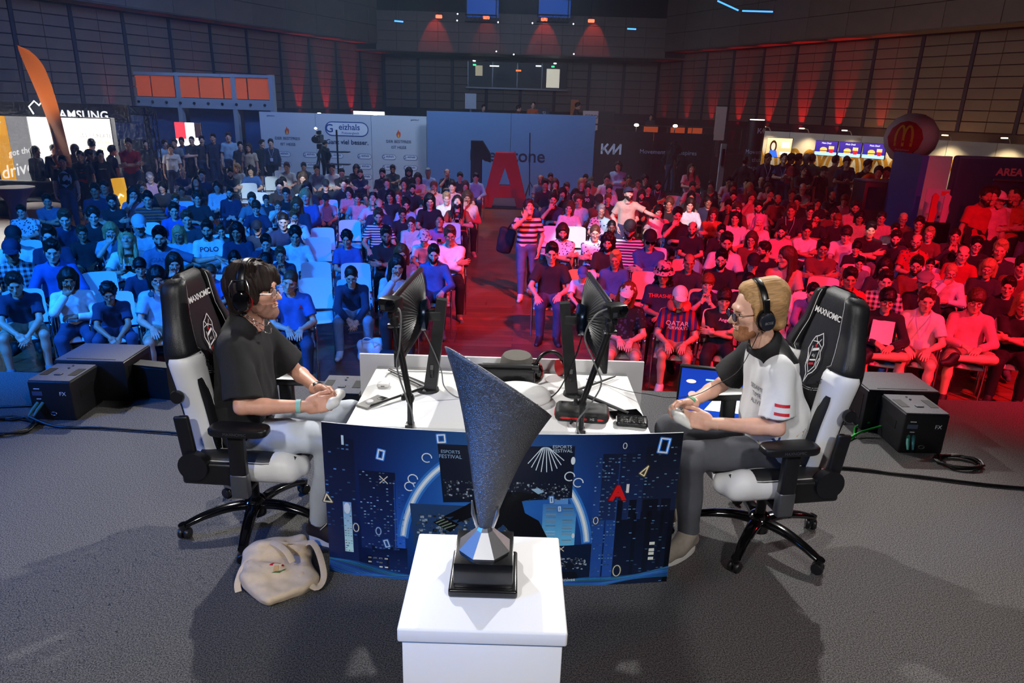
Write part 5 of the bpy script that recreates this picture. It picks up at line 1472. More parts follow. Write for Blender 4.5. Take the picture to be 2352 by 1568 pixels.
def player1():
    k=seated(4,hz=.585,tl=1.15,head=(-3,0,-4),wr=[(-.2,-.4,.77),(.2,-.4,.77)],slump=.01,kn=[V(-.14,-.43,.6),V(.15,-.44,.6)],an=[V(-.12,-.33,.1),V(.12,-.33,.1)],toe=[V(-.16,-.47,.045),V(.14,-.48,.045)],hoff=(0,-.01,.0))
    k['el']=[V(-.255,-.05,.80),V(.245,-.12,.81)]; k['wr']=[V(-.2,-.345,.795),V(-.03,-.35,.81)]
    k['hands']=[((.32,-1,.08),(-.85,-.1,.35)),((-.45,-1,.05),(.8,-.1,.4))]
    me=hero_mesh(k,(GRIP,GRIP),.002); me.materials.append(SK1)
    o=link('person',me); o.location=(-1.30,3.29,0); o.rotation_euler=(0,0,R(88)); tag(o,'person in black t-shirt and pale jeans, playing at the left of the table','person')
    tee=cloth_mesh(k,'tee',.0072,.0,.0075,7,.02,(.88,.01),20); tee.materials.append(mat('tee_black',(30,30,33),.85,var=.1,scale=10,bump=.35,bscale=13)); link('t_shirt',tee,o)
    p=cloth_mesh(k,'pants',.0075,0,.004,9,0,freq=34); p.materials.append(mat('jeans_white_blue',(205,214,228),.8,var=.08,scale=9,bump=.3,bscale=16)); link('jeans',p,o)
    for i in(0,1):
        s=cloth_mesh(k,'shoe%d'%i,.006,0,0); s.materials.append(mat('sneaker_dark',(44,34,38),.7)); so=link('shoe',s,o)
        a,t=k['an'][i],k['toe'][i]; dh=(t-a)*V(1,1,0); dh/=np.linalg.norm(dh); h=a-dh*.05; e=t+dh*.055
        b=MB(); pr=[Vector(h-dh*.012)]; sd=V(-dh[1],dh[0],0)
        loop=[]
        for j in range(24):
            an=2*math.pi*j/24; c=lerp(h,e,.5); L=np.linalg.norm(e-h)/2; q=c+dh*L*1.03*math.cos(an)+sd*(.042)*math.copysign(abs(math.sin(an))**.75,math.sin(an)); loop.append((q[0],q[1]))
        b.prism(loop,.026,None,.0); b.obj('sole',mat('sole_white',(222,220,216),.6),so,30)
        b=MB()
        for j in range(4):
            c=lerp(a,t,.35+.16*j); z=.107-.012*j
            b.tube([tuple(V(c[0],c[1],z)-sd*.026),tuple(V(c[0],c[1],z+.008)),tuple(V(c[0],c[1],z)+sd*.026)],.003,5)
        for sg in(-1,1): b.tube(smoothpath([tuple(V(*lerp(a,t,.35)[:2],.115)),tuple(V(*lerp(a,t,.45)[:2],.125)+sd*.03*sg),tuple(V(*lerp(a,t,.3)[:2],.1)+sd*.05*sg),tuple(V(*lerp(a,t,.4)[:2],.112))],5),.0025,5)
        b.obj('laces',mat('laces_white',(225,225,222),.7),so,60)
    HM=Matrix(k['hm'].tolist()); hb=hair_mat('hair_dark_brown',(40,28,24),(150,150,14),.4,.6)
    h=hero_hair(1); h.materials.append(hb); h=link('hair',h,o,HM); s=strands(1,330,3); s.materials.append(hb); link('hair_strands',s,h)
    link('eyes',eyes_mesh(),o,HM); slot_obj('eyebrows',brows_mesh(),hb,o,HM)
    be=beard_mesh().copy(); be.materials.clear(); be.materials.append(mat('stubble',(150,108,92),.7,var=.25,scale=400)); link('stubble',be,o,HM@Matrix.Translation((0,.001,0))@Matrix.Scale(1.0,4))
    # round wire glasses
    g=MB()
    for sx in(-1,1):
        c=Vector((sx*.034,-.107,-.004)); g.m=0; g.tube([(c.x+.025*math.cos(a),c.y,c.z+.025*math.sin(a)) for a in [i*math.pi/12 for i in range(25)]],.0013,6); g.tube([(sx*.059,-.106,.002),(sx*.076,-.03,.004),(sx*.08,.01,0)],.0012,5)
        g.m=1; n=20; g.add([(c.x+.0245*math.cos(2*math.pi*i/n),c.y,c.z+.0245*math.sin(2*math.pi*i/n)) for i in range(n)],[list(range(n))])
    g.m=0; g.tube([(-.01,-.108,.002),(0,-.113,.006),(.01,-.108,.002)],.0013,5)
    g.obj('glasses',[mat('wire_silver',(190,188,184),.2,1),mat('clear_lens',(255,255,255),.05,alpha=.12)],o,50,HM)
    headset(o,HM,1)
    # chains
    n=k['nek']; tr=tree_of(tee); 
    for q,(r0,dz) in enumerate(((.078,-.075),(.088,-.115))):
        b=MB(); pts=[]
        for i in range(60):
            a=2*math.pi*i/60; x=r0*math.sin(a); y=n[1]-.015-r0*1.05*math.cos(a)*(1 if math.cos(a)>0 else .8); z=n[2]+.055+dz*max(0,math.cos(a))**1.5
            hit=tr.ray_cast(Vector((x,y-.0,z+.25)),Vector((0,0,-1))); 
            if hit[0] is not None: z=max(z,hit[0].z+.004) if math.cos(a)<.3 else z
            h2=tr.ray_cast(Vector((x,y-.3,z)),Vector((0,1,0)))
            if math.cos(a)>0 and h2[0] is not None and h2[0].y<y: y=h2[0].y-.003
            pts.append(Vector((x,y,z)))
        for i in range(60):
            a_,b_=pts[i],pts[(i+1)%60]; d=b_-a_
            if d.length<1e-5: continue
            M=frame((a_+b_)/2,d,(0,-.5,1) if i%2 else (1,0,.2)); b.tube([M@Vector((.0062*math.cos(t),.0034*math.sin(t),0)) for t in [j*math.pi/4 for j in range(9)]],.0011,4)
        b.obj('chain_necklace',mat('chain_silver',(200,200,204),.2,1),o,60)
    band('smart_watch',k['el'][1],k['wr'][1],.93,.0305,.024,mat('watch_black',(18,18,20),.4),o); band('paper_wristband',k['el'][0],k['wr'][0],.86,.0315,.022,mat('wristband_mint',(150,205,200),.6),o)
    w0=Matrix.Translation(o.location)@Matrix.Rotation(R(88),4,'Z')
    c=(k['wr'][0]+k['wr'][1])/2+V(.01,-.1,-.005)
    controller(None,w0@Matrix.Translation(c)@Matrix.Rotation(R(180),4,'Z')@Matrix.Rotation(R(20),4,'X'),'white game controller held by the person in black t-shirt')
    return o
def player2():
    k=seated(11,hz=.575,tl=1.13,head=(9,0,4),wr=[(-.2,-.4,.77),(.2,-.4,.77)],slump=.02,kn=[V(-.15,-.45,.58),V(.15,-.42,.58)],an=[V(-.14,-.42,.1),V(.1,-.36,.1)],toe=[V(-.16,-.57,.045),V(.19,-.47,.045)],hoff=(0,-.02,.01))
    k['el']=[V(-.24,-.17,.80),V(.24,-.05,.775)]; k['wr']=[V(-.03,-.40,.775),V(.17,-.35,.765)]
    k['hands']=[((.35,-1,.02),(-.8,-.1,.45)),((-.35,-1,.05),(.85,-.1,.3))]
    me=hero_mesh(k,(GRIP,GRIP),.006); me.materials.append(SK2)
    o=link('person',me); o.location=(1.30,3.27,0); o.rotation_euler=(0,0,R(-88)); tag(o,'person in white and black jersey, playing at the right of the table','person')
    tee=cloth_mesh(k,'tee',.0072,.03,.0075,17,.018,(.82,.014),20); tee.materials.append(jersey_mat()); j=link('jersey',tee,o)
    p=cloth_mesh(k,'pants',.0075,0,.0045,19,.0,freq=34); p.materials.append(mat('jeans_grey',(86,88,96),.85,var=.12,scale=9,bump=.35,bscale=16)); link('jeans',p,o)
    for i in(0,1):
        s=cloth_mesh(k,'shoe%d'%i,.006,0,0); s.materials.append(mat('shoe_suede',(150,140,130),.9,var=.1)); so=link('shoe',s,o)
        a,t=k['an'][i],k['toe'][i]; dh=(t-a)*V(1,1,0); dh/=np.linalg.norm(dh); h=a-dh*.05; e=t+dh*.055; sd=V(-dh[1],dh[0],0); loop=[]
        for q in range(24):
            an=2*math.pi*q/24; c=lerp(h,e,.5); L=np.linalg.norm(e-h)/2; w_=c+dh*L*1.03*math.cos(an)+sd*.042*math.copysign(abs(math.sin(an))**.75,math.sin(an)); loop.append((w_[0],w_[1]))
        MB().prism(loop,.02).obj('sole',mat('sole_white',(222,220,216),.6),so,30)
    HM=Matrix(k['hm'].tolist()); hb=hair_mat('hair_blond',(188,146,100),(170,12,130),.3,.6)
    h=hero_hair(2); h.materials.append(hb); h=link('hair',h,o,HM)
    link('eyes',eyes_mesh(),o,HM); slot_obj('eyebrows',brows_mesh(),mat('brow_blond',(168,122,86),.7),o,HM)
    be=beard_mesh().copy(); be.materials.clear(); be.materials.append(mat('beard_ginger',(168,112,76),.75,var=.35,scale=260)); link('beard',be,o,HM@Matrix.Scale(1.02,4))
    g=MB()
    for sx in(-1,1):
        c=Vector((sx*.034,-.107,-.003)); g.m=0; g.tube([(c.x+.025*math.cos(a),c.y,c.z+.021*math.sin(a)) for a in [i*math.pi/12 for i in range(25)]],.0016,6); g.tube([(sx*.059,-.106,.005),(sx*.078,-.03,.008),(sx*.083,.01,0)],.0014,5)
        g.m=1; n=20; g.add([(c.x+.0245*math.cos(2*math.pi*i/n),c.y,c.z+.0205*math.sin(2*math.pi*i/n)) for i in range(n)],[list(range(n))])
    g.m=0; g.tube([(-.01,-.108,.004),(0,-.113,.008),(.01,-.108,.004)],.0014,5)
    g.obj('sunglasses',[mat('wire_dark',(60,58,58),.25,1),mat('lens_blue_grey',(46,70,92),.06,alpha=.82)],o,50,HM)
    hs=headset(o,HM,2)
    # headphone cable to the table
    # flag and lettering on the jersey, pressed on from the near side
    tr=[tree_of(tee)]; RED=mat('print_red',(205,26,44),.6); BL=mat('print_blue',(30,62,130),.6); TX=mat('print_dark',(96,98,108),.6); YL=mat('print_gold',(220,180,110),.6); BB=mat('print_cyan',(60,130,200),.6)
    e0,e1=k['sh'][1],k['el'][1]; cs=lerp(e0,e1,.6); N=Vector((1,-.15,.15)); ux=Vector((.0,-1,-.12)); Mf=frame(Vector(cs)+N*.3,-ux*-1,(0,0,1)); 
    zax=N.normalized(); ydir=Vector((0,.05,1)); xax=ydir.cross(zax).normalized(); yax=zax.cross(xax); Mf=Matrix((xax,yax,zax)).transposed().to_4x4(); Mf.translation=Vector(cs)+zax*.3
    decal('flag_stripe',tr,Mf,grid_polys(-.035,.012,.035,.026,6,1),RED,j); decal('flag_stripe',tr,Mf,grid_polys(-.035,-.026,.035,-.012,6,1),RED,j)
    decal('sleeve_patch',tr,Mf,grid_polys(-.014,-.075,.012,-.055,3,2),BB,j)
    zc=Vector((.55,-1,.15)).normalized(); yd=Vector((0,0,1)); xc=yd.cross(zc).normalized(); yc=zc.cross(xc); Mc=Matrix((xc,yc,zc)).transposed().to_4x4(); Mc.translation=Vector(k['che'])+Vector((.05,0,-.06))+zc*.4
    for i,t_ in enumerate(('SESAME','TIME','ALIVE')): decal('lettering',tr,Mc@Matrix.Translation((.0,.03-.036*i,0)),None,TX,j,.002,t_,.032)
    rng=random.Random(4); zs=Vector((1,-.1,.0)).normalized(); xs=Vector((0,0,1)).cross(zs).normalized(); ys=zs.cross(xs); Ms=Matrix((xs,ys,zs)).transposed().to_4x4(); Ms.translation=Vector((.5,-.02,.66))
    for i in range(9):
        u=rng.uniform(-.1,.12); v=rng.uniform(-.07,.09)*(1 if i else 0); s_=rng.uniform(.016,.03); a=rng.uniform(0,6)
        decal('hem_triangle',tr,Ms,[[(u+s_*math.cos(a+q),v+s_*math.sin(a+q)) for q in(0,2.1,4.2)]],(BL,YL,BL)[i%3],j)
    band('fabric_wristband',k['el'][0],k['wr'][0],.93,.0305,.018,mat('wristband_green',(90,170,130),.6),o)
    w0=Matrix.Translation(o.location)@Matrix.Rotation(R(-88),4,'Z'); c=(k['wr'][0]+k['wr'][1])/2+V(0,-.1,-.005)
    controller(None,w0@Matrix.Translation(c)@Matrix.Rotation(R(180),4,'Z')@Matrix.Rotation(R(20),4,'X'),'white game controller held by the person in white jersey')
    return o
player1(); player2()
# ---------------------------------------------------------------- table and what stands on it
TWH=mat('table_white',(240,240,240),.35); PNL=mat('panel_white',(236,236,238),.4)
TX0,TX1,TY0,TY1,TZ=-.765,.66,2.99,3.78,.745
t=thing('gaming_table','long white table between the two players','table',((TX0+TX1)/2,(TY0+TY1)/2,0))
cx,cyy=(TX0+TX1)/2,(TY0+TY1)/2
MB().box((0,0,TZ-.0125),(TX1-TX0,TY1-TY0,.025),None,.003).obj('table_top',TWH,t,30)
for sx in(-1,1):
    for sy in(-1,1): MB().box((sx*.62,sy*.33,(TZ-.025)/2),(.05,.05,TZ-.025),None,.004).obj('leg',PNL,t)
MB().box((0,.33,.66),(1.2,.02,.08)).obj('apron',PNL,t)
p=MB().box((-.055,3.8,.6),(1.63,.018,.42),None,.002).obj('screening_board',PNL,None); tag(p,'white screening board along the audience side of the table','board')
# curved printed front banner
BU,BV=1.64,.80
def bfn(u,v,h):
    q=(u-BU/2)/(BU/2); return (-.852+u,2.9-.065*(1-q*q)-h,v)
b=MB(); b.grid(lambda u,v:bfn(u*BU,v*BV,0),25,3); b.grid(lambda u,v:bfn(u*BU,v*BV,-.006),25,3,False,None,True)
for v0 in(0,BV): b.grid(lambda u,v:bfn(u*BU,v0,-.006*v),25,2,False,None,v0==0)
for u0 in(0,BU): b.grid(lambda u,v:bfn(u0,v*BV,-.006*u),2,2,False,None,u0==0)
ban=b.obj('front_banner',mat('board_edge_white',(225,228,232),.5),None,20); tag(ban,'curved printed front panel with blue night city artwork before the table','banner')
P=Paint(bfn,.0003,.06)
def X(n): return n*BU
def Yv(n): return (1-n)*BV
def pol(pts,c,l): P.poly([(X(a),Yv(b_)) for a,b_ in pts],c,l)
def rc(a,b_,c,d,col,l): P.rect(X(a),Yv(d),X(c),Yv(b_),col if not isinstance(col[0],tuple) else (col[1],col[0]),l)
N0,N1,N2=(6,16,42),(14,44,110),(28,92,190)
cols=[(8,22,62),(12,40,110),(22,78,172),(40,112,205),(42,118,212),(36,104,198),(20,66,150),(8,30,80),(4,12,34)]
for i in range(40):
    for j in range(6):
        def cc(a,b_):
            a=a*8/40; a_=min(int(a),7); q=[m_+(n_-m_)*(a-a_) for m_,n_ in zip(cols[a_],cols[a_+1])]; k=1-.35*abs(b_/6-.45)*2; return tuple(v*k for v in q)
        a0,a1=i/40,(i+1)/40; b0,b1=j/6,(j+1)/6
        P.poly([(X(a0),Yv(b1)),(X(a1),Yv(b1)),(X(a1),Yv(b0)),(X(a0),Yv(b0))],[cc(i,j+1),cc(i+1,j+1),cc(i+1,j),cc(i,j)],1)
rb=random.Random(11)
def tower(a,b_,c,d,col,wc,nx,ny,dens,l=2):
    rc(a,b_,c,d,(col,tuple(min(255,v*1.6+14) for v in col)),l)
    w_=(c-a)/nx; h=(d-b_)/ny
    for i in range(nx):
        for j in range(ny):
            if rb.random()<dens:
                k=rb.uniform(.4,1); rc(a+w_*(i+.2),b_+h*(j+.3),a+w_*(i+.8),b_+h*(j+.62),tuple(v*k for v in wc),l+1)
tower(.0,.09,.09,1,(6,18,52),(90,150,230),7,34,.12); tower(.1,.28,.205,.8,(6,20,58),(150,195,250),11,26,.3); tower(.05,.5,.075,.84,(120,170,235),(200,225,255),3,20,.7); tower(.2,.33,.23,.78,(18,56,130),(80,140,220),3,22,.3)
tower(.13,.78,.235,.98,(7,22,60),(90,140,210),10,8,.2); tower(.115,.85,.18,.94,(5,14,36),(235,240,235),4,3,.75); rc(.055,.07,.062,.13,(200,225,250),3)
tower(.76,.14,.83,.96,(16,46,104),(120,170,225),8,36,.3); tower(.78,.12,.9,.55,(7,20,52),(110,160,215),9,22,.22); tower(.83,.42,.985,1,(4,12,32),(110,160,215),12,30,.1); tower(.88,.5,.97,.97,(3,9,24),(70,110,170),7,20,.05); tower(.9,.08,1,.5,(4,12,34),(120,170,210),9,20,.14)
for q in(.71,.755,.78,.815): rc(.935,q,.951,q+.02,(235,242,235),4)
tower(.62,.44,.715,.75,(60,120,200),(170,205,245),2,16,.9); rc(.64,.4,.69,.44,(90,150,225),3)
# great ring
for k,(w_,c,l) in enumerate(((.05,(46,120,215),2),(.028,(150,195,245),3),(.012,(235,245,255),4))):
    P.ring(X(.487),Yv(.78),.435,w_,c,l,60,8,172,ry=.545)
# inset pictures
pol([(.325,.08),(.70,.07),(.70,.40),(.34,.45)],(8,20,46),5); pol([(.245,.47),(.56,.46),(.57,.74),(.255,.76)],(34,66,112),5); pol([(.665,.72),(.765,.71),(.765,1.0),(.67,1.02)],(12,30,62),5)
for i in range(260):
    a=rb.uniform(.34,.69); b_=rb.uniform(.3,.41); s_=rb.uniform(.002,.006); k=rb.uniform(.15,.9); rc(a,b_,a+s_,b_+s_*2.0,(190*k,215*k,240*k),6)
for i in range(240):
    a=rb.uniform(.26,.55); b_=rb.uniform(.52,.74); s_=rb.uniform(.003,.011); k=rb.uniform(.1,.9); rc(a,b_,a+s_,b_+s_*1.6,(190*k,215*k,240*k),6)
for i in range(90):
    a=rb.uniform(.672,.75); b_=rb.uniform(.8,.88); s_=rb.uniform(.002,.006); k=rb.uniform(.2,1); rc(a,b_,a+s_,b_+s_*1.6,(200*k,220*k,240*k),6)
P.disc(X(.705),Yv(.86),.02,(16,26,44),7); pol([(.675,.98),(.685,.9),(.725,.9),(.745,1.0)],(10,18,34),7); P.text('snives',X(.705),Yv(.955),.026,(225,235,245),8)
for i in range(9): a=R(20+i*16); P.line([(X(.62)+.02*math.cos(a),Yv(.09)+.01*math.sin(a)),(X(.62)+.09*math.cos(a),Yv(.12)-.09*abs(math.sin(a)))],.004,(220,238,255),6)
P.text('ESPORTS',X(.665),Yv(.075),.022,(190,215,240),6); P.text('FESTIVAL',X(.667),Yv(.1),.022,(190,215,240),6); P.text('ESPORTS',X(.36),Yv(.125),.022,(150,185,225),6); P.text('FESTIVAL',X(.36),Yv(.155),.026,(150,185,225),6)
# dancer silhouette with keyboard and controller
D=(3,7,18)
pol([(.40,.75),(.43,.6),(.47,.48),(.53,.38),(.56,.42),(.57,.5),(.61,.55),(.645,.7),(.642,.76),(.565,.755),(.55,.68),(.51,.58),(.47,.66),(.46,.76)],D,7)
pol([(.405,.46),(.46,.38),(.53,.36),(.54,.43),(.46,.5),(.44,.51),(.415,.545),(.375,.585),(.385,.555),(.35,.575),(.37,.54),(.335,.55)],D,7)
pol([(.535,.36),(.585,.37),(.6,.36),(.612,.385),(.6,.4),(.55,.43)],D,7); pol([(.585,.345),(.605,.335),(.622,.36),(.605,.375)],(150,190,225),8)
pol([(.31,.585),(.345,.545),(.385,.59),(.36,.645)],(6,10,20),8)
for i in range(4): pol([(.318+.008*i,.585+.012*i),(.343+.01*i,.556+.012*i),(.345+.01*i,.562+.012*i),(.32+.008*i,.591+.012*i)],(120,140,120),9)
# neon shapes
def neon(kind,a,b_,s_,col,glow,rot=0,sq=1):
    u,v=X(a),Yv(b_)
    for w_,c,l in((.015,glow,8),(.0055,col,9)):
        if kind=='o': P.ring(u,v,s_*.6,w_*.7,c,l,22,ry=s_)
        elif kind=='d': P.disc(u,v,s_*.5,c,l,16,ry=s_)
        else:
            n=[(-1,-1),(1,-1),(1,1),(-1,1)] if kind=='s' else [(-1,-.8),(1,-.8),(-.2,1.2)]
            if kind=='x':
                for e in((-1,-1,1,1),(-1,1,1,-1)): P.line([(u+e[0]*s_,v+e[1]*s_),(u+e[2]*s_,v+e[3]*s_)],w_*.6,c,l)
                continue
            ca,sa=math.cos(rot),math.sin(rot); P.line([(u+s_*(p_[0]*ca*sq-p_[1]*sa),v+s_*(p_[0]*sa*sq+p_[1]*ca)) for p_ in n],w_,c,l,True)
Wn=(240,248,255); Cr=(250,236,206)
neon('s',.166,.17,.022,Wn,(60,140,250),-.2,.6); neon('s',.948,.075,.034,Wn,(50,140,255),-.15,.6); neon('x',.172,.33,.018,Cr,(60,80,120)); neon('t',.006,.49,.02,Cr,(90,90,80)); neon('o',.086,.665,.022,Cr,(50,80,130)); neon('o',.152,.675,.02,(180,205,240),(40,80,150)); neon('d',.062,.54,.03,(215,232,255),(120,170,230)); neon('s',.175,.755,.018,(190,215,245),(40,90,170),.3,.5)
neon('t',.9,.235,.025,Cr,(80,80,50),-.6,.5); neon('o',.838,.07,.014,(220,225,235),(20,40,80)); neon('o',.772,.55,.018,Cr,(30,60,110)); neon('o',.845,.9,.03,Cr,(50,80,90),0); neon('x',.678,.74,.012,Cr,(30,60,100)); neon('d',.71,.65,.014,(225,238,255),(60,120,200)); neon('s',.335,.045,.018,Wn,(60,130,230),.1,.9); neon('d',.697,.16,.02,(225,240,255),(60,130,220)); neon('s',.643,.41,.014,(190,220,250),(50,110,200),.1,.4); neon('s',.667,.47,.011,(190,220,250),(50,110,200),.1,.4)
for a,b_ in((.245,.36),(.255,.31),(.295,.17),(.69,.26),(.715,.3)): P.ring(X(a),Yv(b_),.022,.005,(225,240,255),6,14,0,300)
P.text('A',X(.83),Yv(.375),.1,(215,24,32),9,bold=.005); P.text('A',X(.828),Yv(.375),.105,(110,10,20),8,bold=.007); P.text('1',X(.856),Yv(.345),.055,(225,228,235),9,bold=.004)
# waves of light along the foot
for i in range(16):
    c=tuple(v*rb.uniform(.5,1) for v in (70,150,240)); P.line([(X(0)+BU*.3*j/10,.085-.05*(j/10)**.8+.012*math.sin(j*.6+i*.25)-.004*i) for j in range(11)],.003,c,8); P.line([(X(.67)+BU*.33*j/10,.012+.06*(j/10)**1.1+.01*math.sin(j*.7+i*.2)-.003*i+.012) for j in range(11)],.003,c,8)
P.obj('printed_artwork',ban,print_mat('banner_print',.35))
# monitors
MBK=mat('monitor_black',(24,24,27),.35); MST=mat('monitor_stand',(30,30,33),.45)
def monitor(x,s,label):
    """s=+1: back shell towards +x"""
    t=thing('monitor',label,'monitor',(x,3.44,TZ))
    M=Matrix.Translation((0,0,.415))@Matrix.Rotation(R(-4*s),4,'Z')
    pan=MB().box((0,0,0),(.022,.61,.36),M,.006).obj('display_panel',MBK,t,30)
    MB().box((-s*.0115,0,.003),(.002,.59,.335),M).obj('screen_glass',mat('screen_dark',(20,26,40),.1,emit=.15),t)
    # ribbed back shell
    def shell(u,v):
        r=v; a=2*math.pi*u; c,s_=math.cos(a),math.sin(a); k=1/max(abs(c),abs(s_)); R_=.0+r
        y=.29*c*(k*r**.9*.9+r*.1); z=.165*s_*(k*r**.9*.9+r*.1); bul=.052*(1-r**2.2)+.012
        return (s*(bul+.0025*math.cos(60*a)*(1 if .15<r<.97 else 0)),y,z)
    MB().grid(shell,240,14,True,M,s<0).obj('back_shell',MST,t,60)
    MB().lathe([(.075,0),(.082,.01),(.08,.034),(.05,.042),(.001,.042)],32,M@Matrix.Translation((s*.06,0,.0))@Matrix.Rotation(R(90*s),4,'Y')).obj('ring_mount',mat('mount_blue_black',(26,40,62),.25,.6),t,40)
    MB().box((s*.125,0,.415),(.08,.06,.05),None,.008).obj('neck_block',MST,t,30)
    MB().tube([(s*.105,0,.02),(s*.165,0,.5)],[.047,.036],4,True).obj('stand_column',MST,t,None)
    MB().tube([(s*.108,0,.12),(s*.124,0,.12)],[.05,.05],12).obj('cable_ring',MBK,t)
    MB().lathe([(.001,0),(.06,0),(.055,.015),(.03,.022),(.001,.022)],20,Matrix.Translation((s*.09,0,0))).obj('stand_hub',MST,t,40)
    for e in(-1,1):
        MB().grid(lambda u,v,e=e:(s*.09-s*.25*v+.018*(1-.6*v)*math.cos(2*math.pi*u)*.6,e*.25*v+.022*(1-.5*v)*math.cos(2*math.pi*u),.012*(1-.5*v)+.008+.008*(1-.4*v)*math.sin(2*math.pi*u)),12,8,True).obj('stand_foot',MST,t,50)
    return t
monitor(-.525,1,'black curved-back monitor facing the person in black t-shirt'); monitor(.425,-1,'black curved-back monitor facing the person in white jersey')
# camera arms clamped to the near table edge
CBL=mat('cable_black',(14,14,15),.5); CGY=mat('cable_grey',(120,120,122),.5)
def cam_arm(pts,cam,rz,label,camlabel,cable):
    t=thing('boom_stand',label,'boom stand',(pts[0][0],pts[0][1],TZ)); O=Matrix.Translation((-pts[0][0],-pts[0][1],-TZ))
    MB().box((pts[0][0],pts[0][1]-.0,TZ-.03),(.04,.05,.09),O,.006).obj('clamp',MBK,t,30)
    MB().tube([pts[0],pts[1]],.013,10,True,O).obj('lower_rod',MBK,t,40); MB().lathe([(.001,-.022),(.016,-.018),(.022,0),(.016,.018),(.001,.022)],14,O@Matrix.Translation(pts[1])).obj('ball_joint',MBK,t,50)
    MB().box((pts[1][0]-.03,pts[1][1],pts[1][2]+.005),(.02,.02,.03),O,.005).obj('wing_knob',MBK,t,30)
    MB().tube([pts[1],pts[2]],[.014,.016],10,True,O).obj('upper_rod',MBK,t,40); MB().lathe([(.001,-.025),(.018,-.02),(.024,0),(.018,.02),(.001,.025)],14,O@Matrix.Translation(pts[2])).obj('ball_joint',MBK,t,50)
    MB().box((pts[2][0],pts[2][1],pts[2][2]-.02),(.06,.03,.02),O,.005).obj('mount_plate',mat('mount_chrome',(170,172,176),.2,1),t,30)
    MB().tube(smoothpath(cable,6),.004,6,True,O).obj('cable',CGY,t,60)
    c=thing('action_camera',camlabel,'camera',cam,rz)
    MB().box((0,0,0),(.09,.07,.06),None,.008).obj('body',MBK,c,30); MB().lathe([(.02,0),(.02,.012),(.016,.014),(.001,.014)],18,Matrix.Translation((.02,-.035,.008))@Matrix.Rotation(R(90),4,'X')).obj('lens',mat('lens_glass',(10,12,18),.05),c,40); MB().box((0,0,-.045),(.02,.03,.04),None,.004).obj('mount',MBK,c,30)
    MB().box((-.02,-.0355,-.01),(.022,.002,.022)).obj('screen',mat('camera_screen',(60,62,70),.2),c)
cam_arm([(-.466,3.0,.70),(-.463,3.0,.885),(-.525,3.0,1.255)],(-.54,3.0,1.335),R(-20),'black pole arm left of the trophy, clamped to table','small black camera on the left pole arm',[(-.52,2.98,1.33),(-.49,2.96,1.3),(-.5,2.965,1.15),(-.515,2.97,1.05),(-.475,2.97,.9),(-.45,2.97,.82),(-.445,2.975,.72)])
cam_arm([(.335,3.0,.70),(.332,3.0,.885),(.436,3.0,1.255)],(.45,3.0,1.335),R(25),'black pole arm right of the trophy, clamped to table','small black camera on the right pole arm',[(.42,2.98,1.35),(.36,2.96,1.32),(.32,2.96,1.22),(.37,2.96,1.1),(.41,2.97,1.0),(.37,2.97,.9),(.31,2.97,.8),(.345,2.975,.71)])
def cable(name,pts,r,m,label,k=6):
    o=MB().tube(smoothpath(pts,k),r,6).obj(name,m,None,60); tag(o,label,'cable'); return o
cable('monitor_cable',[(-.46,3.42,1.1),(-.4,3.4,.98),(-.36,3.4,.87),(-.34,3.36,.8),(-.27,3.34,.752),(-.2,3.4,.75),(-.1,3.5,.75)],.0035,CGY,'grey cable hanging from the left monitor stand')
cable('monitor_cable',[(.36,3.42,1.1),(.33,3.4,.98),(.29,3.4,.87),(.24,3.36,.79),(.17,3.34,.75),(.1,3.42,.75)],.0035,CBL,'black cable hanging from the right monitor stand')
cable('table_cable',[(-.69,3.6,.749),(-.66,3.68,.749),(-.5,3.7,.749),(-.3,3.68,.749)],.002,CGY,'thin pale cable looping over the left table half')
cable('headphone_cable',[(1.16,3.17,1.2),(1.08,3.14,1.02),(.98,3.16,.93),(.9,3.2,.86),(.8,3.28,.81),(.72,3.36,.79),(.62,3.46,.765),(.52,3.58,.75),(.42,3.66,.749)],.0018,CBL,'thin headphone cable from the person in white jersey to table')
# phone with grip
t=thing('phone','grey phone with round grip lying on the left table end','phone',(-.69,3.25,TZ),R(-32))
MB().box((0,0,.006),(.078,.16,.011),None,.005,3).obj('case',mat('case_grey',(128,126,124),.5),t,30); MB().lathe([(.02,.011),(.02,.018),(.019,.02),(.001,.02)],20,Matrix.Translation((0,-.02,0))).obj('grip',mat('grip_white',(220,220,222),.3),t,40); MB().box((.015,.055,.0125),(.036,.036,.003),None,.001).obj('camera_bump',MBK,t,30)
t=thing('earbud_case','small white earbud case behind the grey phone','case',(-.675,3.47,TZ)); MB().box((0,0,.012),(.065,.05,.024),None,.011,4).obj('lid',mat('earbud_white',(238,238,238),.3),t,40); MB().box((0,-.024,.012),(.02,.004,.006)).obj('latch',CGY,t)
# hat
t=thing('fedora_hat','grey straw hat behind the open case on the table','hat',(.03,3.70,TZ)); sw=mat('straw_grey',(104,100,94),.85,bump=.6,bscale=240)
MB().lathe([(.001,.118),(.05,.122),(.078,.12),(.088,.1),(.098,.03),(.1,.012)],36,Matrix.Diagonal((1,1.15,1,1))).obj('crown',sw,t,50); MB().lathe([(.098,.012),(.13,.006),(.155,.012),(.156,.009),(.13,.002),(.098,.002)],36,Matrix.Diagonal((1,1.15,1,1)),False).obj('brim',sw,t,50); MB().lathe([(.1,.012),(.101,.035),(.099,.036)],36,Matrix.Diagonal((1.01,1.16,1,1)),False).obj('hat_band',mat('band_black',(26,26,28),.7),t,50)
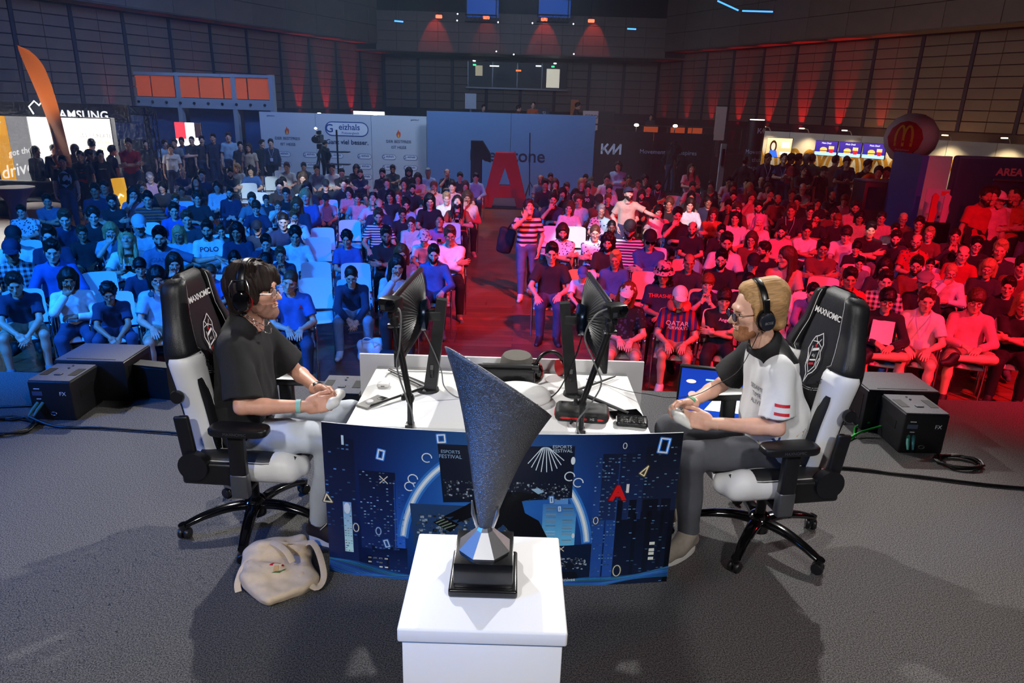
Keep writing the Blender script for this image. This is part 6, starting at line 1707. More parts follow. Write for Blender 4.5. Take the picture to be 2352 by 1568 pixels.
# open black controller case / console in the middle
t=thing('console_case','black folded console arm unit behind the trophy rim','case',(-.02,3.58,TZ)); MB().box((0,.0,.05),(.3,.1,.09),None,.012).obj('body',MBK,t,30); MB().box((0,-.02,.105),(.28,.03,.022),None,.008).obj('top_bar',MST,t,30)
for sx in(-1,1): MB().lathe([(.001,-.02),(.02,-.018),(.022,0),(.02,.018),(.001,.02)],16,Matrix.Translation((sx*.15,-.02,.09))@Matrix.Rotation(R(90),4,'Y')).obj('hinge',MST,t,40)
t=thing('game_console','white curved game console behind the trophy','console',(.04,3.36,TZ)); f=Field((-.2,-.17,-.02),(.2,.17,.12),.009); f.ell((0,0,.02),(.17,.13,.06),0); f.box((0,0,-.05),(.3,.3,.05),.001,0,'sub'); link('shell',np_mesh('shell',[f.mesh()],[mat('console_white',(240,240,240),.3)]),t); MB().box((0,-.12,.018),(.2,.02,.008)).obj('vent',MBK,t)
# spare headset
t=thing('headset','black over-ear headset lying by the right monitor stand','headset',(.21,3.68,TZ),R(25)); MB().tube([(.085*math.cos(a),.0,.06+.09*math.sin(a)) for a in [R(-10+200*i/16) for i in range(17)]],.011,8).obj('headband',MBK,t,50)
for sx in(-1,1):
    MB().lathe([(.001,-.02),(.04,-.02),(.046,-.008),(.044,.012),(.001,.02)],22,Matrix.Translation((sx*.085,0,.05))@Matrix.Rotation(R(90*sx),4,'Y')).obj('ear_cup',mat('ear_cup_gloss',(12,12,15),.12,coat=.4),t,45); MB().lathe([(.025,-.012),(.045,-.01),(.045,.0),(.025,.0)],22,Matrix.Translation((sx*.068,0,.05))@Matrix.Rotation(R(90*sx),4,'Y')).obj('ear_pad',mat('ear_pad_red',(170,22,30),.5),t,45)
# zipped case
t=thing('zip_case','black hard case with red zip by the right pole arm','case',(.35,3.15,TZ),R(-6)); f=Field((-.15,-.1,-.01),(.15,.1,.1),.006); f.box((0,0,.03),(.13,.075,.029),.025,0); f.ell((0,.005,.055),(.085,.045,.025),.02); f.ell((-.03,.005,.078),(.03,.028,.008),.01,'sub'); f.ell((.035,.005,.078),(.03,.028,.008),.01,'sub'); link('shell',np_mesh('shell',[f.mesh()],[mat('case_black',(24,24,26),.6,bump=.2,bscale=400)]),t)
def loop(rx,ry,z,n=40,p=.35): return [(rx*math.copysign(abs(math.cos(2*math.pi*i/n))**p,math.cos(2*math.pi*i/n)),ry*math.copysign(abs(math.sin(2*math.pi*i/n))**p,math.sin(2*math.pi*i/n)),z) for i in range(n+1)]
MB().tube(loop(.128,.074,.026),.006,6).obj('zip',mat('zip_red',(205,30,36),.5),t,60); MB().box((.05,-.078,.03),(.05,.004,.02),None,.001).obj('logo_patch',CBL,t); lettering('HS',.018,mat('logo_silver',(190,192,196),.3,.6),t,Matrix.Translation((.05,-.081,.03))@UPX); MB().box((-.05,-.085,.012),(.008,.004,.03),None,.001).obj('zip_pull',MBK,t)
t=thing('leather_pouch','black leather pouch at the right table end','pouch',(.585,3.09,TZ),R(-8)); f=Field((-.1,-.07,-.01),(.1,.07,.05),.005); f.box((0,0,.014),(.075,.045,.013),.012,0); f.wobble(.003,60,5); link('body',np_mesh('body',[f.mesh()],[mat('leather_black',(20,20,22),.3,bump=.4,bscale=60)]),t); MB().tube([(-.07,.04,.028),(.07,.042,.028)],.003,6).obj('zip',MBK,t,50); MB().box((-.072,.0,.02),(.006,.06,.008)).obj('tab',mat('tab_white',(220,220,220),.5),t)
t=thing('phone','black phone behind the leather pouch','phone',(.57,3.2,TZ),R(-75)); MB().box((0,0,.005),(.075,.155,.009),None,.004,3).obj('case',mat('phone_black',(14,14,16),.2),t,30); MB().box((0,0,.0098),(.07,.15,.0006)).obj('glass',mat('phone_glass',(10,10,12),.05),t)
# ---------------------------------------------------------------- trophy, pedestal and stage things
t=thing('pedestal','white square pedestal under the trophy','pedestal',(-.05,1.56,0))
PW=mat('pedestal_white',(236,236,238),.45)
MB().box((0,0,.48),(.385,.375,.96),None,.004).obj('column',PW,t,30); MB().box((0,0,.98),(.405,.395,.04),None,.006,3).obj('top_plate',PW,t,30); 
TR=thing('trophy','silver horn-shaped trophy on a black plinth','trophy',(-.055,1.565,1.0))
PB=mat('plinth_black',(14,14,16),.25,coat=.3)
MB().box((0,0,.012),(.175,.175,.024),None,.007,3).obj('plinth_foot',PB,TR,30); MB().box((0,0,.058),(.15,.15,.07),None,.003).obj('plinth',PB,TR,30)
b=MB(); n=8
rings=[(.068,.093),(.07,.1),(.022,.148),(.016,.16)]
for r_,z in rings: b.v+=[(r_*math.cos(R(22.5+45*i)),r_*math.sin(R(22.5+45*i)),z) for i in range(n)]
for j in range(3):
    for i in range(n): b.f.append([j*n+i,j*n+(i+1)%n,(j+1)*n+(i+1)%n,(j+1)*n+i]); b.mi.append(0); b.c.append(None)
b.f.append(list(range(n))[::-1]); b.mi.append(0); b.c.append(None)
b.obj('faceted_foot',mat('chrome_facets',(235,237,242),.34,1),TR)
def horn(u,v,off=0):
    a=2*math.pi*u; c,s_=math.cos(a),math.sin(a)
    # tilted rim: left tip high, right tip low, front a little lower than the back
    top=Vector((.032+.13*c-.005,.085*s_,.553-.085*c-.042*s_)); bot=Vector((.016*c,.016*s_,.155))
    q=v**1.0; p=bot.lerp(top,q); w_=1-.16*math.sin(math.pi*v); 
    ax=Vector((.03*v*v,0,p.z)); return (ax.x+(p.x-ax.x)*w_*(1-off*8),(p.y)*w_*(1-off*8),p.z)
hm=mat('hammered_metal',(128,130,136),.33,1.0); nt=hm.node_tree; bs=nt.nodes['Principled BSDF']; tc=nt.nodes.new('ShaderNodeTexCoord'); vn=nt.nodes.new('ShaderNodeTexNoise'); vn.inputs['Scale'].default_value=380; vn.inputs['Detail'].default_value=3; bp=nt.nodes.new('ShaderNodeBump'); bp.inputs['Strength'].default_value=.85; bp.inputs['Distance'].default_value=.004; nt.links.new(tc.outputs['Object'],vn.inputs['Vector']); nt.links.new(vn.outputs['Fac'],bp.inputs['Height']); nt.links.new(bp.outputs[0],bs.inputs['Normal'])
h=MB().grid(horn,64,40,True).obj('horn',hm,TR,180); sm=h.modifiers.new('wall','SOLIDIFY'); sm.thickness=.003
b=MB()
for sx in(-1,1): b.tube([(sx*.02,-.012,.16),(sx*.03,-.015,.2),(sx*.034,-.01,.235)],[.004,.006,.002],6)
b.obj('foot_prongs',mat('chrome_facets',(235,237,242),.34,1),TR,60)
# tote bag
f=Field((-.3,-.34,-.02),(.32,.3,.3),.008)
f.box((-.02,.06,.065),(.17,.13,.062),.045,0,rot=rot3((6,3,12))); f.box((.03,-.06,.045),(.15,.13,.042),.03,.05,rot=rot3((8,0,38))); f.box((-.01,.13,.12),(.14,.06,.06),.04,.05,rot=rot3((14,0,10)))
f.cone((-.13,.0,.12),(.1,-.03,.135),.014,.012,.03); f.cone((-.1,.1,.185),(.13,.1,.18),.016,.018,.03); f.cone((-.16,.02,.1),(.03,-.2,.05),.012,.01,.03); f.cone((-.03,.06,.2),(.1,.05,.17),.03,.03,.01,'sub')
f.box((0,0,-.1),(.5,.5,.1),.001,0,'sub'); f.wobble(.006,26,31); f.wobble(.004,70,32)
canv=mat('canvas_cream',(222,200,172),.85,var=.06,scale=30,bump=.2,bscale=300)
bag=link('tote_bag',np_mesh('tote_bag',[f.mesh()],[canv]),None,Matrix.Translation((-1.08,2.83,0))@Matrix.Rotation(R(8),4,'Z')@Matrix.Diagonal((.92,.92,.74,1))); tag(bag,'slouched cream canvas tote bag on the floor by the left chair','bag')
def strap(pts,name='strap'):
    P_=smoothpath(pts,6); b=MB()
    def fn(u,v):
        i=min(int(round(v*(len(P_)-1))),len(P_)-1); p=P_[i]; d=(P_[min(i+1,len(P_)-1)]-P_[max(i-1,0)]).normalized(); sd=d.cross(Vector((0,-.5,1))).normalized(); nn=d.cross(sd); a=2*math.pi*u
        return p+sd*.016*math.cos(a)+nn*.003*math.sin(a)
    b.grid(fn,8,len(P_),True); return b.obj(name,canv,bag,60)
strap([(.12,.1,.17),(.17,.07,.2),(.21,.02,.14),(.235,-.06,.05),(.2,-.12,.03),(.12,-.06,.09)]); strap([(-.05,.1,.2),(.0,.05,.215),(.05,.0,.2),(.08,-.03,.15)]); strap([(-.1,.06,.165),(-.165,.0,.12),(-.19,-.06,.05),(-.18,-.1,.015)])
tr=tree_of(bag.data); Mz=Matrix.Translation((0,-.2,.5))@Matrix.Rotation(R(25),4,'X')
decal('print_mushroom_cap',[tr],Mz,[[(.0+.035*math.cos(a),-.0+.02*math.sin(a)) for a in [R(i*15) for i in range(13)]]],mat('print_red',(205,26,44),.6),bag,.004)
decal('print_mushroom_stem',[tr],Mz,[[(-.01,0),(.01,0),(.012,-.035),(-.012,-.035)]],mat('print_sand',(214,170,120),.6),bag,.004); decal('print_leaf',[tr],Mz,[[(.0,-.035),(.04,-.03),(.05,-.015),(.02,-.045),(-.02,-.045)]],mat('print_green',(70,110,60),.6),bag,.004)
# FX machines at the stage edge
FXM=mat('fx_black',(22,22,26),.5,bump=.1,bscale=300); FXG=mat('fx_top_grey',(92,92,98),.75,var=.25,scale=180); 
def fx(loc,label,back=True,mir=1):
    t=thing('haze_machine',label,'machine',loc)
    MB().box((0,0,.145),(.3,.34,.29),None,.012,3).obj('housing',FXM,t,30)
    MB().box((0,0,.293),(.285,.325,.008),None,.002).obj('top_plate',FXG,t,30)
    for sx in(-1,1):
        MB().box((sx*.1,.0,.2975),(.055,.13,.004)).obj('grip_recess',mat('recess_black',(6,6,8),.6),t); MB().box((sx*.151,.0,.17),(.004,.16,.06),None,.001).obj('side_handle',mat('recess_black',(6,6,8),.6),t)
    MB().box((0,-.05,.3),(.05,.03,.01),None,.002).obj('latch',GRM,t); MB().lathe([(.008,.296),(.008,.306),(.001,.306)],10,Matrix.Translation((0,.07,0))).obj('bolt',GRM,t); MB().lathe([(.008,.296),(.008,.302),(.001,.302)],10,Matrix.Translation((.0,.12,0))).obj('bolt',GRM,t)
    lettering('FX',.04,mat('logo_white',(225,228,235),.4),t,Matrix.Translation((.085,-.1712,.2))@UPX)
    MB().box((-.09,-.171,.2),(.07,.004,.03)).obj('display',mat('display_grey',(70,84,110),.3),t); MB().box((-.09,-.172,.235),(.04,.003,.006)).obj('menu_label',mat('logo_white',(225,228,235),.4),t); MB().box((-.085,-.172,.16),(.03,.003,.005)).obj('menu_label',mat('logo_white',(225,228,235),.4),t)
    for k_,(sx,c) in enumerate(((-.1,(50,120,110)),(-.065,(50,110,120)))): MB().tube([(sx,-.165,.13),(sx-.02,-.21,.09),(sx-.03,-.24,.06)],[.012,.012,.006],8).obj('plug',mat('plug_teal_%d'%k_,c,.5),t,50)
    MB().tube([(.0+.02*math.cos(a),-.172,.05+.012*math.sin(a)) for a in [R(i*30) for i in range(13)]],.004,6).obj('ring',GRM,t,50)
    if back:
        q=thing('stage_subwoofer',label.replace('small black haze machine','flat grey-topped black bass box behind haze machine'),'speaker',(loc[0]+mir*.08,loc[1]+.375,0))
        MB().box((0,0,.155),(.52,.39,.31),None,.008).obj('cabinet',FXM,q,30); MB().box((0,0,.314),(.5,.375,.008),None,.002).obj('top_carpet',FXG,q,30); MB().box((0,-.16,.319),(.36,.008,.003)).obj('top_groove',FXM,q)
        for sx in(-1,1): MB().box((sx*.26,.0,.17),(.006,.3,.2),None,.002).obj('side_grille',mat('recess_black',(6,6,8),.6),q)
        MB().box((-.13,-.196,.24),(.12,.004,.08)).obj('connector_plate',GRM,q)
    return t
fx((-3.18,4.65,0),'small black haze machine at the left stage corner'); fx((2.81,4.53,0),'small black haze machine behind the right gaming chair',True,.2); fx((-1.17,4.58,0),'small black haze machine behind the table by the left player',False)
w_=thing('monitor_wedge','black wedge stage monitor beside the left haze machine','speaker',(-2.72,5.02,0),R(-10)); MB().prism([(-.11,0),(.12,0),(.12,.1),(.0,.26),(-.11,.26)],.36,Matrix.Translation((-.18,0,0))@Matrix.Rotation(R(90),4,'Z')@Matrix.Rotation(R(90),4,'X')).obj('cabinet',FXM,w_,None); MB().box((0,.07,.17),(.33,.006,.18),Matrix.Rotation(R(40),4,'X')).obj('grille',mat('recess_black',(6,6,8),.6),w_)
def coil(name,c,r0,n,label,seed,m=CBL):
    rng=random.Random(seed); pts=[]
    for i in range(n*14):
        a=2*math.pi*i/14; r_=r0*(.75+.3*rng.random()); pts.append((c[0]+r_*1.5*math.cos(a),c[1]+r_*math.sin(a),.012+.018*rng.random()))
    o=MB().tube(smoothpath(pts,2),.008,6).obj(name,m,None,60); tag(o,label,'cable')
coil('coiled_cable',(-3.42,4.33),.14,5,'black cable coil before the left haze machine',1); coil('coiled_cable',(-2.98,4.98),.1,4,'black cable coil beside the wedge monitor',2); coil('coiled_cable',(2.99,4.22),.1,5,'black cable coil before the right haze machine',3)
cable('stage_cable',[(-3.3,4.4,.06),(-3.1,4.36,.012),(-2.8,4.36,.012),(-2.4,4.33,.012),(-1.9,4.28,.012),(-1.5,4.3,.012)],.009,CBL,'black cable running right from the left haze machine'); cable('stage_cable',[(-4.6,4.7,.012),(-4.0,4.62,.012),(-3.5,4.68,.012),(-3.33,4.7,.05)],.009,CBL,'black cable running off to the left stage edge')
cable('stage_cable',[(1.75,4.12,.012),(2.2,4.1,.012),(2.6,4.02,.012),(3.1,3.92,.012),(3.8,3.86,.012),(4.6,3.8,.012)],.01,CBL,'black cable crossing the floor behind the right chair')
GRN=mat('cable_green',(40,170,60),.5); PNK=mat('cable_pink',(235,170,170),.5)
cable('network_cable',[(1.75,4.45,.01),(2.0,4.3,.01),(2.25,4.42,.01),(2.5,4.6,.03),(2.66,4.62,.08)],.007,GRN,'green cable curling behind the right chair'); cable('network_cable',[(1.75,4.6,.01),(2.1,4.5,.01),(2.4,4.52,.01),(2.55,4.75,.01),(2.62,4.7,.07)],.007,GRN,'second green cable nearer to the bass box'); cable('network_cable',[(1.7,4.5,.01),(2.05,4.6,.01),(2.35,4.72,.02),(2.45,4.85,.06),(2.64,4.8,.1)],.007,PNK,'pale pink cable beside the green cables')
# confidence screen on the floor beside player two
t=thing('floor_screen','stage screen leaning behind the person in white jersey','screen',(1.55,4.85,0),R(-12)); Ms=Matrix.Rotation(R(18),4,'X')
MB().box((0,0,.24),(.62,.03,.46),Ms,.005).obj('bezel',MBK,t,30); MB().box((0,.06,.1),(.1,.16,.2)).obj('rear_prop',MBK,t)
pp=Paint(lambda u,v,h:tuple(Ms@Vector((u,-.0155-h,.24+v))),.0004); pp.rect(-.295,-.215,.295,.215,((20,60,160),(16,46,140)),1); pp.disc(-.22,.1,.035,(250,200,190),2,18,.018); pp.disc(-.2,-.02,.03,(240,170,160),2); pp.rect(-.28,-.12,-.18,-.09,(240,160,170),2); pp.rect(-.28,-.16,-.18,-.13,(150,220,180),2); pp.poly([(-.1,-.16),(.2,-.16),(.27,-.02),(-.05,-.06)],(240,240,235),2); pp.rect(0.05,.0,.1,.13,(90,150,230),2); pp.rect(-.12,.12,.2,.135,(150,190,240),2); pp.rect(-.05,.01,.02,.05,(110,160,230),2); pp.disc(.2,-.15,.05,(220,60,60),2)
pp.obj('picture',t,print_mat('lit_screen_print',.3,1.6))
def ATX(p,Y):
    """point at depth Y on the line of sight of a place in the frame"""
    r=scene.camera.matrix_basis.to_3x3(); d=r@Vector(((p[0]-1176)/FPX,-(p[1]-784)/FPX,-1)); k=Y/d.y; return (d.x*k,Y,CAM_H+d.z*k)
# ---------------------------------------------------------------- booths and things behind the audience
def wallboard(name,a,b_,z0,z1,th,m,label,cat='backdrop',sections=0):
    """upright board between two floor points, front face towards -y side"""
    a=Vector((a[0],a[1],0)); b_=Vector((b_[0],b_[1],0)); L=(b_-a).length; t=thing(name,label,cat,(a.x,a.y,z0),math.atan2(b_.y-a.y,b_.x-a.x))
    if sections<2: MB().box((L/2,th/2,(z1-z0)/2),(L,th,z1-z0)).obj('board',m,t)
    else:
        for i in range(sections): MB().box((L*(i+.5)/sections,th/2,(z1-z0)/2),(L/sections-.012,th,z1-z0)).obj('board',m,t)
    return t,L,z1-z0
fl=lambda u,v,h:(u,-.002-h,v)
# price-comparison sponsor wall
t,L,H=wallboard('sponsor_wall',(-9.105,25.900,1.080),(-3.239,26.000,1.244),HF,1.72,.12,mat('sponsor_white',(196,204,216),.7),'white sponsor backdrop printed with blue oval logos','backdrop',3)
P=Paint(fl,.0015); BLU=(24,72,150); DKB=(30,50,92)
def oval(u,v,w_,h,txt,sub):
    r_=h/2; pts=[(u-w_/2+r_+r_*math.cos(R(a)),v+r_*math.sin(R(a))) for a in range(90,271,20)]+[(u+w_/2-r_+r_*math.cos(R(a)),v+r_*math.sin(R(a))) for a in range(-90,91,20)]
    P.poly(pts,(226,232,240),2); P.line(pts,h*.07,BLU,3,True); P.text('G',u-w_*.41,v,h*.85,BLU,4,bold=.01*h); P.text(txt,u+w_*.06,v+h*.13,h*.62,BLU,4,bold=.008*h); P.text(sub,u+w_*.08,v-h*.3,h*.24,BLU,4)
oval(L*.52,H-.5,1.5,.46,'eizhals','Preisvergleich'); P.text('Ganz viel besser.',L*.52,H-.95,.22,DKB,4,bold=.004)
for u in(.16,.83):
    P.text('DER BESTPREIS',L*u,H-.88,.135,DKB,4); P.text('IST HEISS',L*u,H-1.08,.135,DKB,4)
    P.poly([(L*u+.1*x,H-.62+.13*y) for x,y in((0,1.2),(.3,.5),(.55,.7),(.8,0),(.6,-.7),(0,-1),(-.6,-.7),(-.8,0),(-.4,.5))],(222,84,40),4); P.poly([(L*u+.05*x,H-.68+.07*y) for x,y in((0,1.2),(.6,0),(.4,-.7),(0,-.9),(-.4,-.7),(-.6,0))],(250,190,80),5)
for r_ in range(3):
    for u in(.13,.29,.45,.62,.77,.9): oval(L*u,H-1.42-.36*r_,.48,.17,'eizhals','')
P.text('geizhals.at',L*.93,H-.12,.07,DKB,4); P.text('geizhals.at',L*.07,H-.12,.07,DKB,4)
P.obj('printed_logos',t,print_mat('matt_print',.7))
# blue job-board wall
t,L,H=wallboard('job_backdrop',(-3.164,25.400,1.266),(2.651,25.400,1.431),HF,1.92,.12,mat('backdrop_blue',(92,128,182),.7),'tall blue backdrop behind the big letter A','backdrop',2)
P=Paint(fl,.0015); P.text('stepstone',L*.5,H-1.42,.62,(20,34,72),3,bold=.008); P.poly([(L*.26,H-1.6),(L*.3,H-1.6),(L*.3,H-1.2),(L*.26,H-1.25)],(20,34,72),3)
P.obj('printed_name',t,print_mat('matt_print',.7))
# black car-maker wall
t,L,H=wallboard('car_backdrop',(2.640,25.200,1.294),(6.543,24.600,1.428),HF,1.45,.12,mat('backdrop_black',(14,16,22),.6),'black backdrop with slanted white logo right of the blue wall','backdrop',2)
P=Paint(fl,.0015); KW=(214,218,240)
def kia(u,v,s_,w_):
    for pl in(((0,0),(0,1)),((0,.3),(.62,1)),((.25,.62),(.72,0),(1.36,1),(1.36,0),(2.1,1),(2.1,0))): P.line([(u+x*s_,v+y*s_) for x,y in pl],w_,KW,3)
kia(.26,H-.75,.3*1.0,.07); P.text('Movement that inspires',2.5,H-.64,.2,(170,180,210),3); P.obj('printed_logo',t,print_mat('matt_print',.7))
# round black pillar with the same logo
c=(7.533,23.400,1.101)
t=thing('advertising_pillar','black round advertising pillar beside the burger booth','pillar',(c[0],c[1],HF)); MB().lathe([(.27,0),(.27,2.86),(.25,2.9)],28).obj('column',mat('backdrop_black',(14,16,22),.6),t,40); MB().lathe([(.22,2.9),(.22,2.93),(.001,2.93)],28).obj('light_ring',mat('ring_light',(255,250,235),.5,emit=2.5),t,40)
cyl=lambda u,v,h:((.272+h)*math.sin(u/.272),-(.272+h)*math.cos(u/.272),v); P=Paint(cyl,.002,.05)
kia(-.02,2.52,.14,.03)
for i,q in enumerate(('Movement','that','inspires')): P.text(q,.06,1.94-.24*i,.19,(190,196,220),2)
P.obj('printed_logo',t,print_mat('matt_print',.7))
# the big A and the 1
c=(-0.377,22.772,-0.950)
t=thing('letter_a','big red letter A standing in the aisle end','letter',c); RED_=mat('letter_red',(196,20,30),.45)
def slabpoly(poly,d,m,name,par,hole=None):
    cu=bpy.data.curves.new(name,'CURVE'); cu.dimensions='2D'; cu.fill_mode='BOTH'; cu.extrude=d/2; cu.bevel_depth=.008
    for pl in [poly]+([hole] if hole else []):
        sp=cu.splines.new('POLY'); sp.points.add(len(pl)-1); sp.use_cyclic_u=True
        for q,(x,y) in zip(sp.points,pl): q.co=(x,y,0,1)
    o=bpy.data.objects.new(name,cu); C.objects.link(o); dg=bpy.context.evaluated_depsgraph_get(); dg.update(); me=bpy.data.meshes.new_from_object(o.evaluated_get(dg)); bpy.data.objects.remove(o); me.materials.clear(); me.materials.append(m); return link(name,me,par,UPX.copy())
slabpoly([(-.74,0),(-.3,1.72),(.3,1.72),(.76,0),(.42,0),(.32,.36),(-.32,.36),(-.42,0)],.4,RED_,'letter_body',t,[(-.2,.72),(.2,.72),(.0,1.3)])
MB().box((0,.0,.02),(1.2,.5,.04)).obj('foot_plate',mat('backdrop_black',(14,16,22),.6),t)
c=(-1.226,23.400,-0.525)
t=thing('digit_one','big black digit one behind the red letter','letter',(c[0],23.4,HF)); slabpoly([(-.26,0),(-.26,2.02),(.1,2.02),(.36,1.62),(.36,1.38),(.08,1.48),(.08,0)],.35,mat('letter_black',(12,13,18),.5),'digit_body',t); MB().box((0,0,.02),(.7,.5,.04)).obj('foot_plate',mat('backdrop_black',(14,16,22),.6),t)
t=thing('light_stand','thin black tripod stand leaning beside the red letter','stand',(0.431,23.788,-0.950)); MB().tube([(0,0,.3),(-.05,0,2.3)],.018,6).obj('mast',mat('stand_black',(12,12,14),.5),t)
for a in(0,2.1,4.2): MB().tube([(0,0,.75),(.4*math.cos(a),.4*math.sin(a),0)],.014,6).obj('leg',mat('stand_black',(12,12,14),.5),t)
# burger booth along the right
t,L,H=wallboard('burger_booth_wall',(8.457,26.000,1.133),(13.667,18.800,1.639),HF,1.58,.15,mat('booth_white',(226,220,208),.6),'long white burger booth wall with yellow arches','booth',7)
P=Paint(fl,.002)
def arch(u,v,s_,c,l=3):
    for k_ in(-1,1): P.ring(u+k_*s_*.5,v,s_*.5,s_*.2,c,l,20,0,180,ry=s_*1.25); P.rect(u+k_*s_*.5-s_*.6+.0,v-.5*s_,u+k_*s_*.5-s_*.4,v,c,l); P.rect(u+k_*s_*.5+s_*.4,v-.5*s_,u+k_*s_*.5+s_*.6,v,c,l)
for i in range(12): arch(.35+L*i/12,H-1.25,.55,(236,176,40))
P.obj('printed_arches',t,print_mat('matt_print',.7))
rz=t.rotation_euler.z
for i in range(6):
    u=L*(i+.35)/6; lt=thing('wall_lamp','%s small arm lamp on the burger booth wall, from the pillar'%ORD[i],'lamp',t.matrix_basis@Vector((u,-.02,H)),rz,'burger booth lamps')
    MB().tube([(0,0,0),(0,-.12,.12),(0,-.42,.16)],.014,6).obj('arm',mat('stand_white',(220,220,216),.5),lt); MB().box((0,-.46,.15),(.14,.1,.03),None,.008).obj('lamp_head',mat('lamp_warm',(255,226,170),.5,emit=6),lt)
    p=t.matrix_basis@Vector((u,-.5,H+.1)); spot('booth_lamp',p,t.matrix_basis@Vector((u,-.1,H-1.2)),(1,.78,.45),60,100,.8,.06)
def screen(name,a,b_,z0,z1,label,paint,em=2.2):
    a=Vector((a[0],a[1],0)); b_=Vector((b_[0],b_[1],0)); L=(b_-a).length; q=thing(name,label,'screen',(a.x,a.y,z0),math.atan2(b_.y-a.y,b_.x-a.x)); h=z1-z0
    MB().box((L/2,.04,h/2),(L,.06,h),None,.006).obj('bezel',mat('monitor_black',(24,24,27),.35),q); MB().box((L/2,.12,h/2),(.2,.1,.2)).obj('wall_bracket',mat('monitor_black',(24,24,27),.35),q)
    P=Paint(lambda u,v,hh:(u,.008-hh,v),.002); paint(P,L,h); P.obj('picture',q,print_mat('booth_screen_print',.3,em)); return q
def burger(P,L,h):
    P.rect(.01,.01,L-.01,h-.01,((16,30,110),(60,40,130)),1); P.rect(.01,.01,L-.01,h*.25,(150,190,235),2); P.disc(L*.4,h*.42,L*.16,(226,168,90),3,18,h*.16); P.rect(L*.24,h*.3,L*.56,h*.38,(120,70,40),4); P.rect(L*.25,h*.37,L*.55,h*.41,(240,200,80),4); P.disc(L*.4,h*.28,L*.15,(226,168,90),3,18,h*.08); P.poly([(L*.68,h*.2),(L*.82,h*.2),(L*.88,h*.5),(L*.62,h*.5)],(210,30,36),3)
    for i in range(6): P.rect(L*(.63+.04*i),h*.45,L*(.655+.04*i),h*.66,(246,214,110),4)
    P.text('Mein Deal',L*.5,h*.84,h*.16,(240,240,250),4)
for i,(x0,x1,Y0,Y1) in enumerate(((1872,1924,22.8,22.3),(1927,1980,22.3,21.8),(1983,2036,21.8,21.3))):
    a=ATX((x0,335),Y0); b_=ATX((x1,335),Y1); screen('menu_screen',a,b_,.98,1.42,'%s of the three burger menu screens'%('left','middle','right')[i],burger)
def portrait(P,L,h):
    P.rect(.01,.01,L-.01,h-.01,((210,140,80),(240,200,150)),1); P.disc(L*.28,h*.55,L*.14,(40,24,20),2,18,h*.32); P.disc(L*.28,h*.55,L*.08,(236,176,150),3,16,h*.2); P.poly([(L*.08,.01),(L*.5,.01),(L*.42,h*.35),(L*.16,h*.35)],(40,90,190),3); P.rect(L*.55,h*.15,L*.95,h*.3,(250,240,220),2); P.rect(L*.6,h*.5,L*.92,h*.8,(250,230,190),2)
a=(8.196,24.200,1.146); b_=(8.891,23.800,1.186); screen('promo_screen',a,b_,.8,1.42,'screen showing a portrait left of the burger menu screens',portrait)
# counter of the booth
a=Vector((8.685,23.600,0.301)); b_=Vector((10.678,20.400,0.648)); d=b_-a; q=thing('service_counter','red-lit counter in front of the burger booth wall','counter',(a.x,a.y,HF),math.atan2(d.y,d.x)); Lc=math.hypot(d.x,d.y); MB().box((Lc/2,.3,.5),(Lc,.6,1.0)).obj('front',mat('counter_wood',(170,120,84),.6),q); MB().box((Lc/2,.3,1.02),(Lc+.05,.66,.04)).obj('counter_top',mat('counter_top',(220,214,204),.4),q)
# balloon
c=(9.057,17.000,1.713)
t=thing('advertising_balloon','large round white balloon with red disc and yellow arches','balloon',(c[0],c[1],HF)); cz=c[2]-HF
MB().lathe([(.001,cz-.62),(.12,cz-.59),(.36,cz-.45),(.53,cz-.2),(.57,cz),(.53,cz+.22),(.38,cz+.43),(.2,cz+.53),(.001,cz+.56)],32).obj('envelope',mat('balloon_white',(232,214,210),.45),t,180)
MB().tube([(0,0,0),(0,0,cz-.55)],.03,8).obj('pole',mat('stand_white',(220,220,216),.5),t); MB().lathe([(.3,0),(.3,.04),(.05,.06)],20).obj('base',mat('stand_white',(220,220,216),.5),t,40)
def sph(u,v,h):
    r_=.575+h; th=u/.57-.75; ph=v/.57+.03; return (r_*math.cos(ph)*math.sin(th),-r_*math.cos(ph)*math.cos(th),cz+r_*math.sin(ph))
P=Paint(sph,.004,.06); P.lay=1
for i in range(16):
    for j in range(12):
        r0,r1=.4*i/16,.4*(i+1)/16; a0,a1=2*math.pi*j/12,2*math.pi*(j+1)/12; P._poly([(r0*math.cos(a0),r0*math.sin(a0)),(r1*math.cos(a0),r1*math.sin(a0)),(r1*math.cos(a1),r1*math.sin(a1)),(r0*math.cos(a1),r0*math.sin(a1))],(206,28,36),1)
for k_ in(-1,1): P.ring(k_*.085,-.0,.085,.05,(250,190,40),3,18,0,180,ry=.26); 
for x in(-.17,0,.17): P.line([(x,0),(x,-.16)],.05,(250,190,40),3)
P.text("McDelivery",0,-.26,.07,(245,235,230),3); P.obj('printed_disc',t,print_mat('matt_print',.7))
# free-standing arches in front of the booth
c=(8.949,17.600,0.850); t=thing('arch_stand','orange arch-shaped stand under the balloon','sign',(c[0],c[1],HF)); b=MB()
for k_ in(-1,1): b.tube([(k_*.36+.34*math.cos(R(a)),0,1.0+.75*math.sin(R(a))) for a in range(0,181,12)],.07,8); b.tube([(k_*.36+.34,0,0),(k_*.36+.34,0,1.0)],.07,8); b.tube([(k_*.36-.34,0,0),(k_*.36-.34,0,1.0)],.07,8)
b.obj('arches',mat('arch_orange',(230,130,30),.5),t,50); lettering('delivery',.2,mat('letter_dark',(60,20,30),.5),t,Matrix.Translation((.55,-.12,1.62))@UPX)
